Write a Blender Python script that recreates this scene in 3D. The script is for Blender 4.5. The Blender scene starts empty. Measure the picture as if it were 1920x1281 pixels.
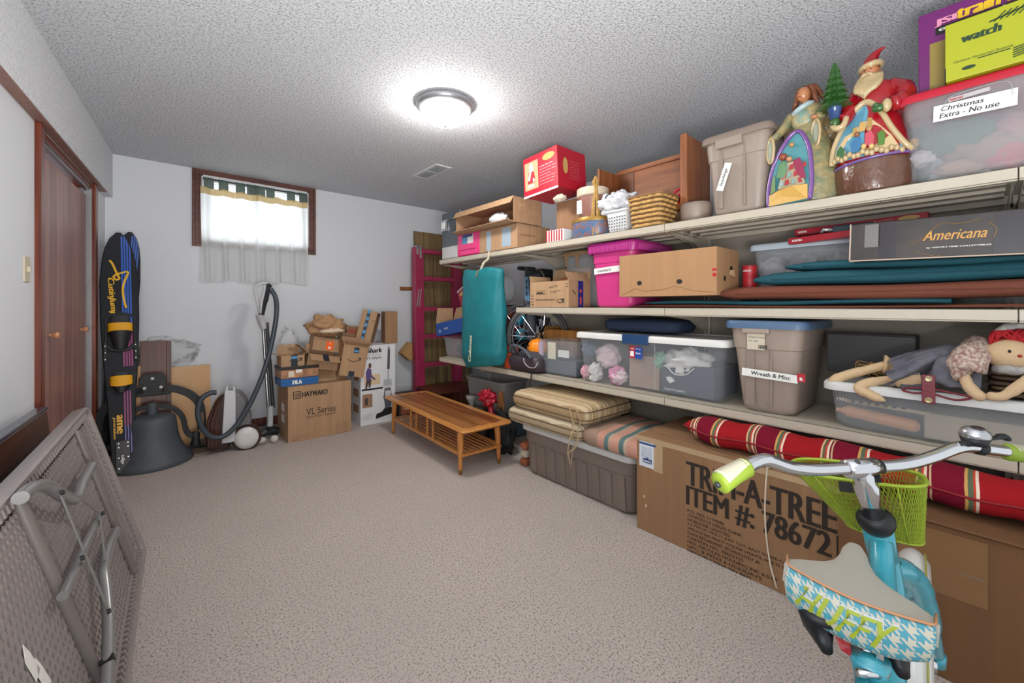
import bpy, bmesh, math, random
from mathutils import Vector, Matrix, noise
from math import sin, cos, pi, radians
random.seed(7)
C = bpy.context.scene.collection
V = Vector
# ---------------------------------------------------------------- camera, light, exposure
FP = 770.0                      # focal length in pixels of the 1920 wide frame
EYE = 1.19                      # camera height
TH = math.atan(668/770.0)       # yaw away from the back wall's normal
SN, CS = sin(TH), cos(TH)
cam_d = bpy.data.cameras.new('camera'); cam = bpy.data.objects.new('camera', cam_d); C.objects.link(cam)
cam.location = (0, 0, EYE); cam.rotation_euler = (pi/2, 0, -TH)
cam_d.sensor_width = 36; cam_d.lens = FP/1920*36; cam_d.shift_y = -66.5/1920; cam_d.clip_start = 0.02
bpy.context.scene.camera = cam
W = bpy.data.worlds.new('world'); bpy.context.scene.world = W; W.use_nodes = True
W.node_tree.nodes['Background'].inputs[0].default_value = (0.93, 0.96, 1.0, 1)
W.node_tree.nodes['Background'].inputs[1].default_value = 0.5
def area(name, loc, rot, sx, sy, power, col=(1,1,1), spread=pi):
    l = bpy.data.lights.new(name, 'AREA'); l.shape = 'RECTANGLE'; l.size = sx; l.size_y = sy; l.energy = power; l.spread = spread; l.color = col
    o = bpy.data.objects.new(name, l); o.location = loc; o.rotation_euler = rot; C.objects.link(o); return o
area('window_daylight', (0.76, 5.35, 2.15), (radians(-90), 0, 0), 1.5, 1.0, 17, (0.9, 0.96, 1.0))
area('bounce_flash', (0.0, -0.3, 0.95), (radians(156), 0, radians(5)), 0.7, 0.7, 42, (1, 0.985, 0.97))
vs = bpy.context.scene.view_settings
vs.view_transform = 'Standard'; vs.look = 'None'; vs.gamma = 1; vs.use_curve_mapping = False; vs.exposure = 1.08
# a pixel of the frame meets a real plane (X, Y or Z constant) of the room
def ray(px, py):
    a = (px-960)/FP; b = (574-py)/FP
    return V((SN+a*CS, CS-a*SN, b))
def at(px, py, X=None, Y=None, Z=None, d=None):
    r = ray(px, py)
    t = X/r.x if X is not None else Y/r.y if Y is not None else (Z-EYE)/r.z if Z is not None else d
    return V((r.x*t, r.y*t, EYE+r.z*t))
# ---------------------------------------------------------------- materials
def lin(c):
    if isinstance(c, str): c = [int(c[i:i+2], 16)/255 for i in (0, 2, 4)]
    return tuple([(v/12.92 if v <= .04045 else ((v+.055)/1.055)**2.4) for v in c[:3]] + [1])
MC = {}
def mat(name, col, rough=.6, metal=0, var=.0, vs_=20, bump=0, bs=200, alpha=1, coat=0, emit=0, trans=0, col2=None, stretch=None, spec=None):
    if name in MC: return MC[name]
    m = bpy.data.materials.new(name); m.use_nodes = True; nt = m.node_tree; b = nt.nodes['Principled BSDF']
    MC[name] = m
    b.inputs['Base Color'].default_value = lin(col); b.inputs['Roughness'].default_value = rough; b.inputs['Metallic'].default_value = metal
    if spec is not None: b.inputs['Specular IOR Level'].default_value = spec
    if alpha < 1: b.inputs['Alpha'].default_value = alpha
    if coat: b.inputs['Coat Weight'].default_value = coat; b.inputs['Coat Roughness'].default_value = .1
    if trans: b.inputs['Transmission Weight'].default_value = trans
    if emit: b.inputs['Emission Color'].default_value = lin(col); b.inputs['Emission Strength'].default_value = emit
    L = nt.links; co = nt.nodes.new('ShaderNodeTexCoord'); src = co.outputs['Object']
    if stretch:
        mp = nt.nodes.new('ShaderNodeMapping'); mp.inputs['Scale'].default_value = stretch; L.new(src, mp.inputs['Vector']); src = mp.outputs['Vector']
    if var or col2:
        n = nt.nodes.new('ShaderNodeTexNoise'); n.inputs['Scale'].default_value = vs_; n.inputs['Detail'].default_value = 5; L.new(src, n.inputs['Vector'])
        r = nt.nodes.new('ShaderNodeValToRGB'); L.new(n.outputs['Fac'], r.inputs['Fac'])
        a = lin(col); 
        if col2: c2 = lin(col2)
        else: c2 = tuple(min(1, v*(1+var)) for v in a[:3])+(1,); a = tuple(v*(1-var) for v in a[:3])+(1,)
        r.color_ramp.elements[0].position = .35; r.color_ramp.elements[1].position = .65
        r.color_ramp.elements[0].color = a; r.color_ramp.elements[1].color = c2
        L.new(r.outputs['Color'], b.inputs['Base Color'])
    if bump:
        n = nt.nodes.new('ShaderNodeTexNoise'); n.inputs['Scale'].default_value = bs; n.inputs['Detail'].default_value = 3; L.new(src, n.inputs['Vector'])
        bp = nt.nodes.new('ShaderNodeBump'); bp.inputs['Strength'].default_value = bump; bp.inputs['Distance'].default_value = .01
        L.new(n.outputs['Fac'], bp.inputs['Height']); L.new(bp.outputs['Normal'], b.inputs['Normal'])
    return m
def wood(name, c1, c2, axis='z', scale=1, rough=.45, coat=0, bump=.05):
    """streaky grain that runs along one axis"""
    s = [30*scale]*3; s['xyz'.index(axis)] = 1.6*scale
    return mat(name, c1, rough, col2=c2, vs_=1.2, stretch=tuple(s), bump=bump, bs=4, coat=coat)
def card(name, c='b58a5c', v=.08, ax='z'):
    s = [60, 60, 60]; s['xyz'.index(ax)] = 2
    m = mat(name, c, .85, var=v, vs_=.5, stretch=tuple(s), bump=.12, bs=3); return m
def stripes(name, stops, period, axis='x', rough=.9, weave=.15, warp=0.0):
    """woven stripes along an axis of the object: stops = [(pos 0-1, colour)]"""
    if name in MC: return MC[name]
    m = bpy.data.materials.new(name); m.use_nodes = True; nt = m.node_tree; b = nt.nodes['Principled BSDF']; MC[name] = m; L = nt.links
    b.inputs['Roughness'].default_value = rough; b.inputs['Specular IOR Level'].default_value = .2
    co = nt.nodes.new('ShaderNodeTexCoord'); sp = nt.nodes.new('ShaderNodeSeparateXYZ'); L.new(co.outputs['Object'], sp.inputs[0])
    v = sp.outputs['xyz'.index(axis)]
    if warp:
        n0 = nt.nodes.new('ShaderNodeTexNoise'); n0.inputs['Scale'].default_value = 7; L.new(co.outputs['Object'], n0.inputs['Vector'])
        ma = nt.nodes.new('ShaderNodeMath'); ma.operation = 'MULTIPLY_ADD'; ma.inputs[1].default_value = warp; L.new(n0.outputs['Fac'], ma.inputs[0]); L.new(v, ma.inputs[2]); v = ma.outputs[0]
    d = nt.nodes.new('ShaderNodeMath'); d.operation = 'DIVIDE'; d.inputs[1].default_value = period; L.new(v, d.inputs[0])
    f = nt.nodes.new('ShaderNodeMath'); f.operation = 'FRACT'; L.new(d.outputs[0], f.inputs[0])
    r = nt.nodes.new('ShaderNodeValToRGB'); r.color_ramp.interpolation = 'CONSTANT'; L.new(f.outputs[0], r.inputs['Fac'])
    e = r.color_ramp.elements; e[0].position = stops[0][0]; e[0].color = lin(stops[0][1]); e[1].position = stops[1][0]; e[1].color = lin(stops[1][1])
    for p, c in stops[2:]: x = e.new(p); x.color = lin(c)
    n = nt.nodes.new('ShaderNodeTexNoise'); n.inputs['Scale'].default_value = 260; L.new(co.outputs['Object'], n.inputs['Vector'])
    mx = nt.nodes.new('ShaderNodeMix'); mx.data_type = 'RGBA'; mx.blend_type = 'MULTIPLY'; mx.inputs['Factor'].default_value = weave*3
    L.new(r.outputs['Color'], mx.inputs['A']); L.new(n.outputs['Fac'], mx.inputs['B']); 
    mm = nt.nodes.new('ShaderNodeMath'); mm.operation = 'ADD'; mm.inputs[1].default_value = .45; mm.use_clamp = True; L.new(n.outputs['Fac'], mm.inputs[0]); L.new(mm.outputs[0], mx.inputs['B'])
    L.new(mx.outputs['Result'], b.inputs['Base Color'])
    bp = nt.nodes.new('ShaderNodeBump'); bp.inputs['Strength'].default_value = weave; bp.inputs['Distance'].default_value = .004; L.new(n.outputs['Fac'], bp.inputs['Height']); L.new(bp.outputs['Normal'], b.inputs['Normal'])
    return m
# ---------------------------------------------------------------- geometry
def rrect(w, d, r, n=4, cx=0, cy=0):
    """rounded rectangle outline, counter-clockwise"""
    r = max(1e-4, min(r, w/2-1e-4, d/2-1e-4)); P = []
    for (sx, sy, a0) in ((1, -1, -90), (1, 1, 0), (-1, 1, 90), (-1, -1, 180)):
        ox, oy = cx+sx*(w/2-r), cy+sy*(d/2-r)
        for i in range(n+1):
            a = radians(a0+90*i/n); P.append((ox+r*cos(a), oy+r*sin(a)))
    return P
class G:
    def __init__(s): s.b = bmesh.new(); s.M = Matrix()
    def v(s, p): return s.b.verts.new(s.M @ V(p))
    def face(s, vs):
        try: return s.b.faces.new(vs)
        except ValueError: return None
    def hexa(s, p):
        q = [s.v(x) for x in p]
        for f in ((0,3,2,1),(4,5,6,7),(0,1,5,4),(1,2,6,5),(2,3,7,6),(3,0,4,7)): s.face([q[i] for i in f])
        return s
    def box(s, x0, y0, z0, x1, y1, z1):
        x0, x1 = sorted((x0, x1)); y0, y1 = sorted((y0, y1)); z0, z1 = sorted((z0, z1))
        return s.hexa([(x0,y0,z0),(x1,y0,z0),(x1,y1,z0),(x0,y1,z0),(x0,y0,z1),(x1,y0,z1),(x1,y1,z1),(x0,y1,z1)])
    def bar(s, a, b, w, t, up=(0,0,1)):
        """rectangular bar from a to b, w across, t along up"""
        a, b = V(a), V(b); f = (b-a).normalized(); u = V(up); r = f.cross(u).normalized(); u = r.cross(f).normalized()
        r, u = r*w/2, u*t/2
        return s.hexa([a-r-u, a+r-u, b+r-u, b-r-u, a-r+u, a+r+u, b+r+u, b-r+u])
    def loft(s, rings, cap=(True, True), closed=False):
        R = [[s.v(p) for p in r] for r in rings]; n = len(R[0])
        for i in range(len(R) - (0 if closed else 1)):
            A, B = R[i], R[(i+1) % len(R)]
            for j in range(n): s.face([A[j], A[(j+1) % n], B[(j+1) % n], B[j]])
        if not closed:
            if cap[0]: s.face(list(reversed(R[0])))
            if cap[1]: s.face(R[-1])
        return s
    def tube(s, pts, r, n=8, closed=False, sq=None, cap=True):
        pts = [V(p) for p in pts]; m = len(pts); rs = r if isinstance(r, (list, tuple)) else [r]*m
        t0 = (pts[1]-pts[0]).normalized(); up = V((0,0,1)) if abs(t0.z) < .9 else V((1,0,0)); nrm = t0.cross(up).normalized(); rings = []
        for i in range(m):
            if closed: t = (pts[(i+1) % m]-pts[i-1])
            else: t = pts[min(i+1, m-1)]-pts[max(i-1, 0)]
            t = t.normalized() if t.length > 1e-9 else t0
            nrm = (nrm - t*nrm.dot(t)).normalized(); bn = t.cross(nrm); k = sq or 1
            rings.append([pts[i]+nrm*rs[i]*cos(2*pi*j/n)+bn*rs[i]*k*sin(2*pi*j/n) for j in range(n)])
        return s.loft(rings, closed=closed, cap=(cap, cap))
    def lathe(s, prof, n=24, c=(0,0,0), sx=1, sy=1, cap=True):
        c = V(c); return s.loft([[c+V((r*sx*cos(2*pi*j/n), r*sy*sin(2*pi*j/n), z)) for j in range(n)] for r, z in prof], cap=(cap, cap))
    def cyl(s, a, b, r, r2=None, n=12): return s.tube([a, b], [r, r if r2 is None else r2], n)
    def prism(s, pts, z0, z1):
        """outline in xy, extruded from z0 to z1"""
        return s.loft([[(x, y, z0) for x, y in pts], [(x, y, z1) for x, y in pts]])
    def prismy(s, pts, y0, y1):
        """outline in xz, extruded along y"""
        return s.loft([[(x, y1, z) for x, z in pts], [(x, y0, z) for x, z in pts]])
    def ball(s, c, r, n=12, m=8, nz=0, ns=5, seed=0):
        """ellipsoid; nz adds crumples"""
        c = V(c); r = V((r, r, r)) if not hasattr(r, '__len__') else V(r); rings = []
        for i in range(m+1):
            a = -pi/2+pi*i/m; a = max(-pi/2+.02, min(pi/2-.02, a)); ring = []
            for j in range(n):
                u = V((cos(a)*cos(2*pi*j/n), cos(a)*sin(2*pi*j/n), sin(a)))
                k = 1 + (nz*noise.noise(u*ns*.5+V((seed, seed*2.1, 0))) if nz else 0) + (nz*.5*noise.noise(u*ns+V((seed*3, 0, 5))) if nz else 0)
                ring.append(c+V((u.x*r.x*k, u.y*r.y*k, u.z*r.z*k)))
            rings.append(ring)
        return s.loft(rings)
    def sheet(s, f, nu, nv, t=0, cu=False):
        """surface f(u,v); t gives thickness along the normal"""
        P = [[V(f(i/nu, j/nv)) for j in range(nv+1)] for i in range(nu+1)]
        def grid(Q):
            g = [[s.v(p) for p in row] for row in Q]
            return g
        A = grid(P)
        if t:
            Q = []
            for i in range(nu+1):
                row = []
                for j in range(nv+1):
                    du = P[min(i+1, nu)][j]-P[max(i-1, 0)][j]; dv = P[i][min(j+1, nv)]-P[i][max(j-1, 0)]
                    nn = du.cross(dv); nn = nn.normalized() if nn.length > 1e-12 else V((0,0,1)); row.append(P[i][j]-nn*t)
                Q.append(row)
            B = grid(Q)
        for i in range(nu):
            for j in range(nv):
                s.face([A[i][j], A[i+1][j], A[i+1][j+1], A[i][j+1]])
                if t: s.face([B[i][j], B[i][j+1], B[i+1][j+1], B[i+1][j]])
        if t:
            for i in range(nu): s.face([A[i][0], B[i][0], B[i+1][0], A[i+1][0]]); s.face([A[i][nv], A[i+1][nv], B[i+1][nv], B[i][nv]])
            for j in range(nv): s.face([A[0][j], A[0][j+1], B[0][j+1], B[0][j]]); s.face([A[nu][j], B[nu][j], B[nu][j+1], A[nu][j+1]])
        return s
def spline(P, n=8, closed=False):
    """smooth points through P"""
    P = [V(p) for p in P]; m = len(P); out = []
    for i in range(m if closed else m-1):
        p0 = P[i-1] if (i > 0 or closed) else P[0]*2-P[1]; p1 = P[i]; p2 = P[(i+1) % m]; p3 = P[(i+2) % m] if (i+2 < m or closed) else P[-1]*2-P[-2]
        for k in range(n):
            t = k/n; out.append(.5*((2*p1)+(p2-p0)*t+(2*p0-5*p1+4*p2-p3)*t*t+(3*p1-p0-3*p2+p3)*t**3))
    if not closed: out.append(P[-1])
    return out
def lerp(a, b, t): return a+(b-a)*t
# ---------------------------------------------------------------- objects
def obj(name, g, m, parent=None, bevel=0, smooth=False, label=None, loc=None, bseg=2, subsurf=0):
    me = bpy.data.meshes.new(name); bmesh.ops.recalc_face_normals(g.b, faces=g.b.faces); g.b.to_mesh(me); g.b.free()
    me.materials.append(m)
    if smooth or bevel: me.shade_smooth()
    o = bpy.data.objects.new(name, me); C.objects.link(o)
    if parent: o.parent = parent
    if loc: o.location = loc
    if bevel:
        b = o.modifiers.new('bevel', 'BEVEL'); b.width = bevel; b.segments = bseg; b.limit_method = 'ANGLE'; b.harden_normals = False
        me.shade_flat(); 
    if subsurf:
        b = o.modifiers.new('sub', 'SUBSURF'); b.levels = subsurf; b.render_levels = subsurf; me.shade_smooth()
    if smooth and not subsurf: me.set_sharp_from_angle(angle=radians(40)) if smooth != 'all' else None
    if label: o['label'] = label
    return o
def tag(o, label, cat, group=None, kind=None):
    o['label'] = label; o['category'] = cat
    if group: o['group'] = group
    if kind: o['kind'] = kind
    return o
def thing(name, label, cat, loc=(0,0,0), rz=0, group=None, rot=None):
    o = bpy.data.objects.new(name, None); C.objects.link(o); o.empty_display_size = .05
    o.location = loc; o.rotation_euler = rot if rot else (0, 0, rz); return tag(o, label, cat, group)
def struct(name, g, m, parent=None, **k):
    o = obj(name, g, m, parent, **k)
    if not parent: o['kind'] = 'structure'
    return o
def copy_tree(o, parent=None):
    c = o.copy(); C.objects.link(c); c.parent = parent
    for ch in list(o.children): copy_tree(ch, c)
    return c
FACES = {'front': ((1,0,0), (0,0,1), (0,-1,0)), 'left': ((0,-1,0), (0,0,1), (-1,0,0)), 'right': ((0,1,0), (0,0,1), (1,0,0)), 'top': ((1,0,0), (0,1,0), (0,0,1))}
def text(parent, s, m, o, u, v, w=None, h=None, name='lettering', shear=0, bold=0, ext=.0004, size=None, spacing=1.0, align=None):
    """flat raised letters: origin o (lower left), u to the right, v up, fitted to w x h"""
    c = bpy.data.curves.new(name, 'FONT'); c.body = s; c.size = 1; c.extrude = 0; c.offset = 0; c.shear = shear; c.space_character = spacing
    c.resolution_u = 3
    if align: c.align_x = align
    ob = bpy.data.objects.new(name, c); me = bpy.data.meshes.new_from_object(ob); bpy.data.objects.remove(ob); bpy.data.curves.remove(c)
    if not me.vertices: return None
    xs = [q.co.x for q in me.vertices]; ys = [q.co.y for q in me.vertices]; x0, x1, y0, y1 = min(xs), max(xs), min(ys), max(ys)
    kx = (w/(x1-x0)) if w else None; ky = (h/(y1-y0)) if h else None
    kx = kx or ky; ky = ky or kx
    u = V(u).normalized(); v = V(v).normalized(); n = u.cross(v); o = V(o)
    for q in me.vertices: q.co = o+u*(q.co.x-x0)*kx+v*(q.co.y-y0)*ky+n*(ext+q.co.z)
    if bold > .006:
        bm = bmesh.new(); bm.from_mesh(me); src = bm.faces[:] ; dx = u*(bold*1.6*kx)
        for sg in (-1, 1):
            d_ = bmesh.ops.duplicate(bm, geom=src); bmesh.ops.translate(bm, vec=dx*sg+n*.0001*sg, verts=[q for q in d_['geom'] if isinstance(q, bmesh.types.BMVert)])
        bm.to_mesh(me); bm.free()
    me.materials.clear(); me.materials.append(m)
    r = bpy.data.objects.new(name, me); C.objects.link(r); r.parent = parent; return r
def org(root, face, a, b, lift=.0012):
    w, d, h = root['_d'] if '_d' in root else (0, 0, 0)
    return {'front': V((a, -lift, b)), 'left': V((-lift, d-a, b)), 'right': V((w+lift, a, b)), 'top': V((a, b, h+lift))}[face]
def ftext(root, face, s, a, b, w, h, m, lift=.0012, rot=0, **k):
    u, v, n = (V(q) for q in FACES[face])
    if rot: q = Matrix.Rotation(radians(rot), 3, n); u, v = q@u, q@v
    return text(root, s, m, org(root, face, a, b, lift), u, v, w, h, **k)
def fpatch(root, face, a, b, w, h, m, name='label', rot=0, t=.0010, lift=0, label=None):
    u, v, n = (V(q) for q in FACES[face]); o = org(root, face, a, b, lift)
    if rot: q = Matrix.Rotation(radians(rot), 3, n); u, v = q@u, q@v
    g = G(); g.hexa([o, o+u*w, o+u*w+v*h, o+v*h, o+n*t, o+u*w+n*t, o+u*w+v*h+n*t, o+v*h+n*t]); return obj(name, g, m, root, label=label)
def dims(root, w, d, h): root['_d'] = (w, d, h)
def carton(name, label, cat, loc, w, d, h, m, rz=0, rot=None, flaps=None, group=None, tape=None, t=.004, seam=True, fl=None):
    """cardboard box; local x right, y away, z up, origin at its front left bottom corner.
    flaps {'front':angle,...} opens it: 0 straight up, 90 level outwards, 180 hanging, negative inwards"""
    r = thing(name, label, cat, loc, rz, group, rot); dims(r, w, d, h)
    if not flaps:
        g = G(); g.box(0, 0, 0, w, d, h-(.004 if seam else 0)); obj('body', g, m, r, bevel=.0025)
        if seam:
            for k in (0, 1):
                g = G(); g.box(.001, (d/2+.0015)*k+.001, h-.004, w-.001, (d/2-.0015)+(d/2+.0015)*k-(.001 if k else 0), h); obj('top_flap', g, m, r, bevel=.001)
        if tape: fpatch(r, 'top', 0, d/2-.024, w, .048, tape, 'tape', lift=.0005)
        return r
    g = G(); g.box(0, 0, 0, w, d, t); g.box(0, 0, t, w, t, h); g.box(0, d-t, t, w, d, h); g.box(0, t, t, t, d-t, h); g.box(w-t, t, t, w, d-t, h); obj('body', g, m, r)
    L = fl or d/2
    for k, a in flaps.items():
        if a is None: continue
        a = radians(a); ln = fl.get(k, d/2) if isinstance(fl, dict) else L if k in ('front', 'back') else min(L, w/2)
        o = {'front': V((0,-1,0)), 'back': V((0,1,0)), 'left': V((-1,0,0)), 'right': V((1,0,0))}[k]; e = o*sin(a)*ln+V((0,0,1))*cos(a)*ln
        c0, c1 = {'front': ((.002,t/2,h),(w-.002,t/2,h)), 'back': ((.002,d-t/2,h),(w-.002,d-t/2,h)), 'left': ((t/2,.002,h),(t/2,d-.002,h)), 'right': ((w-t/2,.002,h),(w-t/2,d-.002,h))}[k]
        c0, c1 = V(c0), V(c1); i = (c1-c0).normalized()*.006; nn = (c1-c0).cross(e).normalized()*t*.45
        g = G(); q = [c0, c1, c1+e-i, c0+e+i]; g.hexa([p-nn for p in q]+[p+nn for p in q]); obj('flap', g, m, r)
    return r
def shelf(pl, pr, X):
    """far and near Y of a thing whose front stands in plane X"""
    return at(pl, 574, X=X).y, at(pr, 574, X=X).y
SH = -pi/2    # rotation of things on the shelves: local x runs towards the camera, local y into the shelf
def tote(name, label, loc, w, d, h, body, lid=None, rz=SH, taper=.04, rad=.04, band=.22, step=.006, lidh=.03, lidw=.012, ribs=(), rot=None, group=None, clear=False, cat='storage tub', handle=None, ribmat=None, bodylabel=None, liplabel=None, lidlabel=None):
    """moulded plastic tub: tapered walls, stepped upper band, rim; optional lid, ribs"""
    r = thing(name, label, cat, loc, rz, group, rot); dims(r, w, d, h)
    cx, cy = w/2, d/2; top = h-(lidh*.6 if lid else 0)
    def ring(z, ins, rr=None): return [(x, y, z) for x, y in rrect(w-2*ins, d-2*ins, rr or rad, 5, cx, cy)]
    def ins(z): return lidw+(taper*.5)*(1-z/h)
    zb = top*(1-band)
    prof = [(0, ins(0)+.012), (.012, ins(0.01)+.002), (.03, ins(.03))] + [(zb-.004, ins(zb)+step*.5), (zb, ins(zb)-step*.2)] + [(top-.012, ins(top)), (top-.011, lidw*.35), (top, lidw*.35)]
    t = .003; g = G()
    inner = [(top, lidw*.35+.004), (top-.012, ins(top)+t), (zb, ins(zb)+t), (.03, ins(.03)+t), (.006, ins(0)+.02)]
    g.loft([ring(z, i) for z, i in prof]+[ring(z, i) for z, i in inner]); obj('body', g, body, r, smooth=True)
    for (a, rw, z0, z1, dep) in ribs:
        g = G(); y0, y1 = ins(z0)-dep, ins(z1)-dep
        g.hexa([(a, y0, z0), (a+rw, y0, z0), (a+rw, ins(z0)+.004, z0), (a, ins(z0)+.004, z0), (a, y1, z1), (a+rw, y1, z1), (a+rw, ins(z1)+.004, z1), (a, ins(z1)+.004, z1)])
        obj('rib', g, ribmat or body, r, bevel=.002)
    if lid:
        g = G(); pr = [(top-.002, .0), (top-.016, -.001), (top-.016, -.003), (top+.006, -.003), (h-.005, 0), (h, .006), (h, .022), (h-.006, .028), (h-.006, min(w, d)*.45)]
        g.loft([ring(z, i, max(.012, rad-i*.5)) for z, i in pr], cap=(True, True)); obj('lid', g, lid, r, smooth=True, label=lidlabel)
    return r
def blob(name, label, cat, c, r, m, nz=.5, ns=5, seed=0, parent=None, n=28, mm=18, group=None):
    g = G(); g.ball((0,0,0), r, n, mm, nz, ns, seed); o = obj(name, g, m, parent, smooth='all', loc=c)
    if not parent: tag(o, label, cat, group)
    return o
def pillow(g, w, d, h, rad=.05, edge=.35, cx=None, cy=None, z0=0, puff=0, sag=0):
    """stuffed cushion body"""
    cx = w/2 if cx is None else cx; cy = d/2 if cy is None else cy; rings = []; K = 10
    for i in range(K+1):
        t = -1+2*i/K; k = (1-abs(t)**2.2)**.5; ins = (1-k)*h*edge
        z = h/2+t*h/2*(1)
        rings.append([(x, y, z0+z) for x, y in rrect(w-2*ins, d-2*ins, max(.008, rad-ins*.3), 6, cx, cy)])
    # crown the top and bottom inwards
    top = [[(cx+(x-cx)*s_, cy+(y-cy)*s_, z+(1-s_)*puff) for x, y, z in rings[-1]] for s_ in (.85, .6, .3, .05)]
    bot = [[(cx+(x-cx)*s_, cy+(y-cy)*s_, z-(1-s_)*puff*sag) for x, y, z in rings[0]] for s_ in (.05, .3, .6, .85)]
    g.loft(bot+rings+top); return g
# ================================================================ the setting
CE = 2.44
m_wall = mat('wall paint', 'dde1e6', .7, bump=.04, bs=140)
def speck(name, c1, c2, scale, bump, dist, lo=.42, hi=.6, rough=.9, c3=None, fac=.5):
    m = bpy.data.materials.new(name); m.use_nodes = True; nt = m.node_tree; b = nt.nodes['Principled BSDF']; L = nt.links
    b.inputs['Roughness'].default_value = rough; b.inputs['Specular IOR Level'].default_value = .25
    co = nt.nodes.new('ShaderNodeTexCoord'); n = nt.nodes.new('ShaderNodeTexNoise'); n.inputs['Scale'].default_value = scale; n.inputs['Detail'].default_value = 4; n.inputs['Roughness'].default_value = .65
    L.new(co.outputs['Object'], n.inputs['Vector'])
    r = nt.nodes.new('ShaderNodeValToRGB'); r.color_ramp.elements[0].position = lo; r.color_ramp.elements[1].position = hi; r.color_ramp.elements[0].color = lin(c1); r.color_ramp.elements[1].color = lin(c2)
    L.new(n.outputs['Fac'], r.inputs['Fac']); out = r.outputs['Color']
    if c3:
        n2 = nt.nodes.new('ShaderNodeTexNoise'); n2.inputs['Scale'].default_value = 2.2; n2.inputs['Detail'].default_value = 3; L.new(co.outputs['Object'], n2.inputs['Vector'])
        mr = nt.nodes.new('ShaderNodeMapRange'); mr.inputs['From Min'].default_value = .35; mr.inputs['From Max'].default_value = .7; mr.inputs['To Max'].default_value = fac; L.new(n2.outputs['Fac'], mr.inputs['Value'])
        mx = nt.nodes.new('ShaderNodeMix'); mx.data_type = 'RGBA'; L.new(mr.outputs['Result'], mx.inputs['Factor']); L.new(out, mx.inputs['A']); mx.inputs['B'].default_value = lin(c3); out = mx.outputs['Result']
    L.new(out, b.inputs['Base Color'])
    bp = nt.nodes.new('ShaderNodeBump'); bp.inputs['Strength'].default_value = bump; bp.inputs['Distance'].default_value = dist; L.new(n.outputs['Fac'], bp.inputs['Height']); L.new(bp.outputs['Normal'], b.inputs['Normal'])
    return m
m_ceil = speck('popcorn ceiling', 'b6bac0', 'eef1f5', 100, 1.0, .02, .40, .50)
m_soff = speck('popcorn soffit', 'cdd0d4', 'e2e5e8', 105, .6, .012, .40, .52)
m_carpet = speck('carpet', '6f6056', 'f0e2d8', 125, 1.0, .022, .30, .50, 1.0, 'd8ccc4', .35)
m_brown = wood('dark door wood', '5a3228', '7d5145', 'z', 1, .35)
m_door = wood('bifold door veneer', '86615a', 'a88177', 'z', .55, .38, bump=.03)
m_trim = wood('mahogany trim', '5a2413', '7c3a22', 'z', 1, .3)
g = G(); g.box(-1.2, -1.3, -.1, 3.4, 4.8, 0); struct('floor', g, m_carpet)
g = G(); g.box(-1.2, -1.3, CE, 3.4, 4.8, CE+.1); struct('ceiling', g, m_ceil)
# back wall with its window opening
WX0, WX1, WZ0, WZ1 = .315, 1.222, 1.80, 2.395
g = G(); g.box(-.9, 4.7, 0, WX0, 4.85, CE); g.box(WX1, 4.7, 0, 3.4, 4.85, CE); g.box(WX0, 4.7, 0, WX1, 4.85, WZ0); g.box(WX0, 4.7, WZ1, WX1, 4.85, CE); struct('wall_back', g, m_wall)
g = G(); g.box(3.3, -1.3, 0, 3.42, 4.7, CE); struct('wall_right', g, m_wall)
# left wall runs four degrees off square; LO, LR is its frame (local x along it away from the camera)
LO, LR = V((-.645, 0, 0)), radians(85.95)
def infr(px, py, o, rz, y=0):
    """pixel on the plane local-y = y of an upright frame -> local (x, z)"""
    r = ray(px, py); n = V((-sin(rz), cos(rz), 0)); u = V((cos(rz), sin(rz), 0)); e = V((0, 0, EYE)); t = (n.dot(V(o)-e)+y)/n.dot(r); p = e+r*t-V(o)
    return p.dot(u), p.z
lwx = lambda px, y=0: infr(px, 574, LO, LR, y)[0]
DX0, DX1 = lwx(72), lwx(172)          # door opening
def lwobj(name, g, m, parent=None, **k):
    o = struct(name, g, m, parent, **k)
    if not parent: o.location = LO; o.rotation_euler = (0, 0, LR)
    return o
g = G(); g.box(-1.3, 0, 0, DX0, .12, CE); g.box(DX1, 0, 0, 4.76, .12, CE); g.box(DX0, 0, 2.07, DX1, .12, CE); lwobj('wall_left', g, m_wall)
g = G(); g.box(-1.3, -.045, 2.08, 4.74, .0, CE); lwobj('wall_soffit', g, m_soff)
g = G(); g.box(-1.3, -.043, 2.072, lwx(186), -.0005, 2.082); lwobj('trim_1', g, mat('soffit board', '8a675c', .5, var=.1))
# bifold door
g = G(); g.box(DX0-.06, -.022, 0, DX0, .10, 2.07); g.box(DX1, -.022, 0, DX1+.07, .10, 2.07); g.box(DX0, .0, 2.03, DX1, .1, 2.07)
dr = lwobj('door_1', g, m_trim, bevel=.003)
g = G(); g.box(DX0, .01, 2.015, DX1, .035, 2.03); struct('door_track', g, mat('steel', 'b9bcc0', .3, 1), dr)
n = 4; wd = (DX1-DX0)/n
for i in range(n):
    g = G(); a, b = DX0+wd*i+.001, DX0+wd*(i+1)-.001
    z1 = .028+.0; y0, y1 = (.03, .035) if i % 2 == 0 else (.035, .03)
    g.hexa([(a, y0, .02), (b, y1, .02), (b, y1+.03, .02), (a, y0+.03, .02), (a, y0, 1.985), (b, y1, 1.985), (b, y1+.03, 1.985), (a, y0+.03, 1.985)]); p = struct('door_leaf', g, m_door, dr, bevel=.003)
    if i in (1, 2):
        kx = infr(92 if i == 1 else 150, 640, LO, LR, .03)[0]; kz = 1.03
        g = G(); g.M = Matrix.Translation((kx, .03, kz)) @ Matrix.Rotation(pi/2, 4, 'X'); g.lathe([(.008, 0), (.008, .012), (.017, .02), (.019, .03), (.014, .038), (.003, .041)], 16); struct('door_knob', g, mat('pale knob', 'c98f6a', .3), p, smooth=True)
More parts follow.
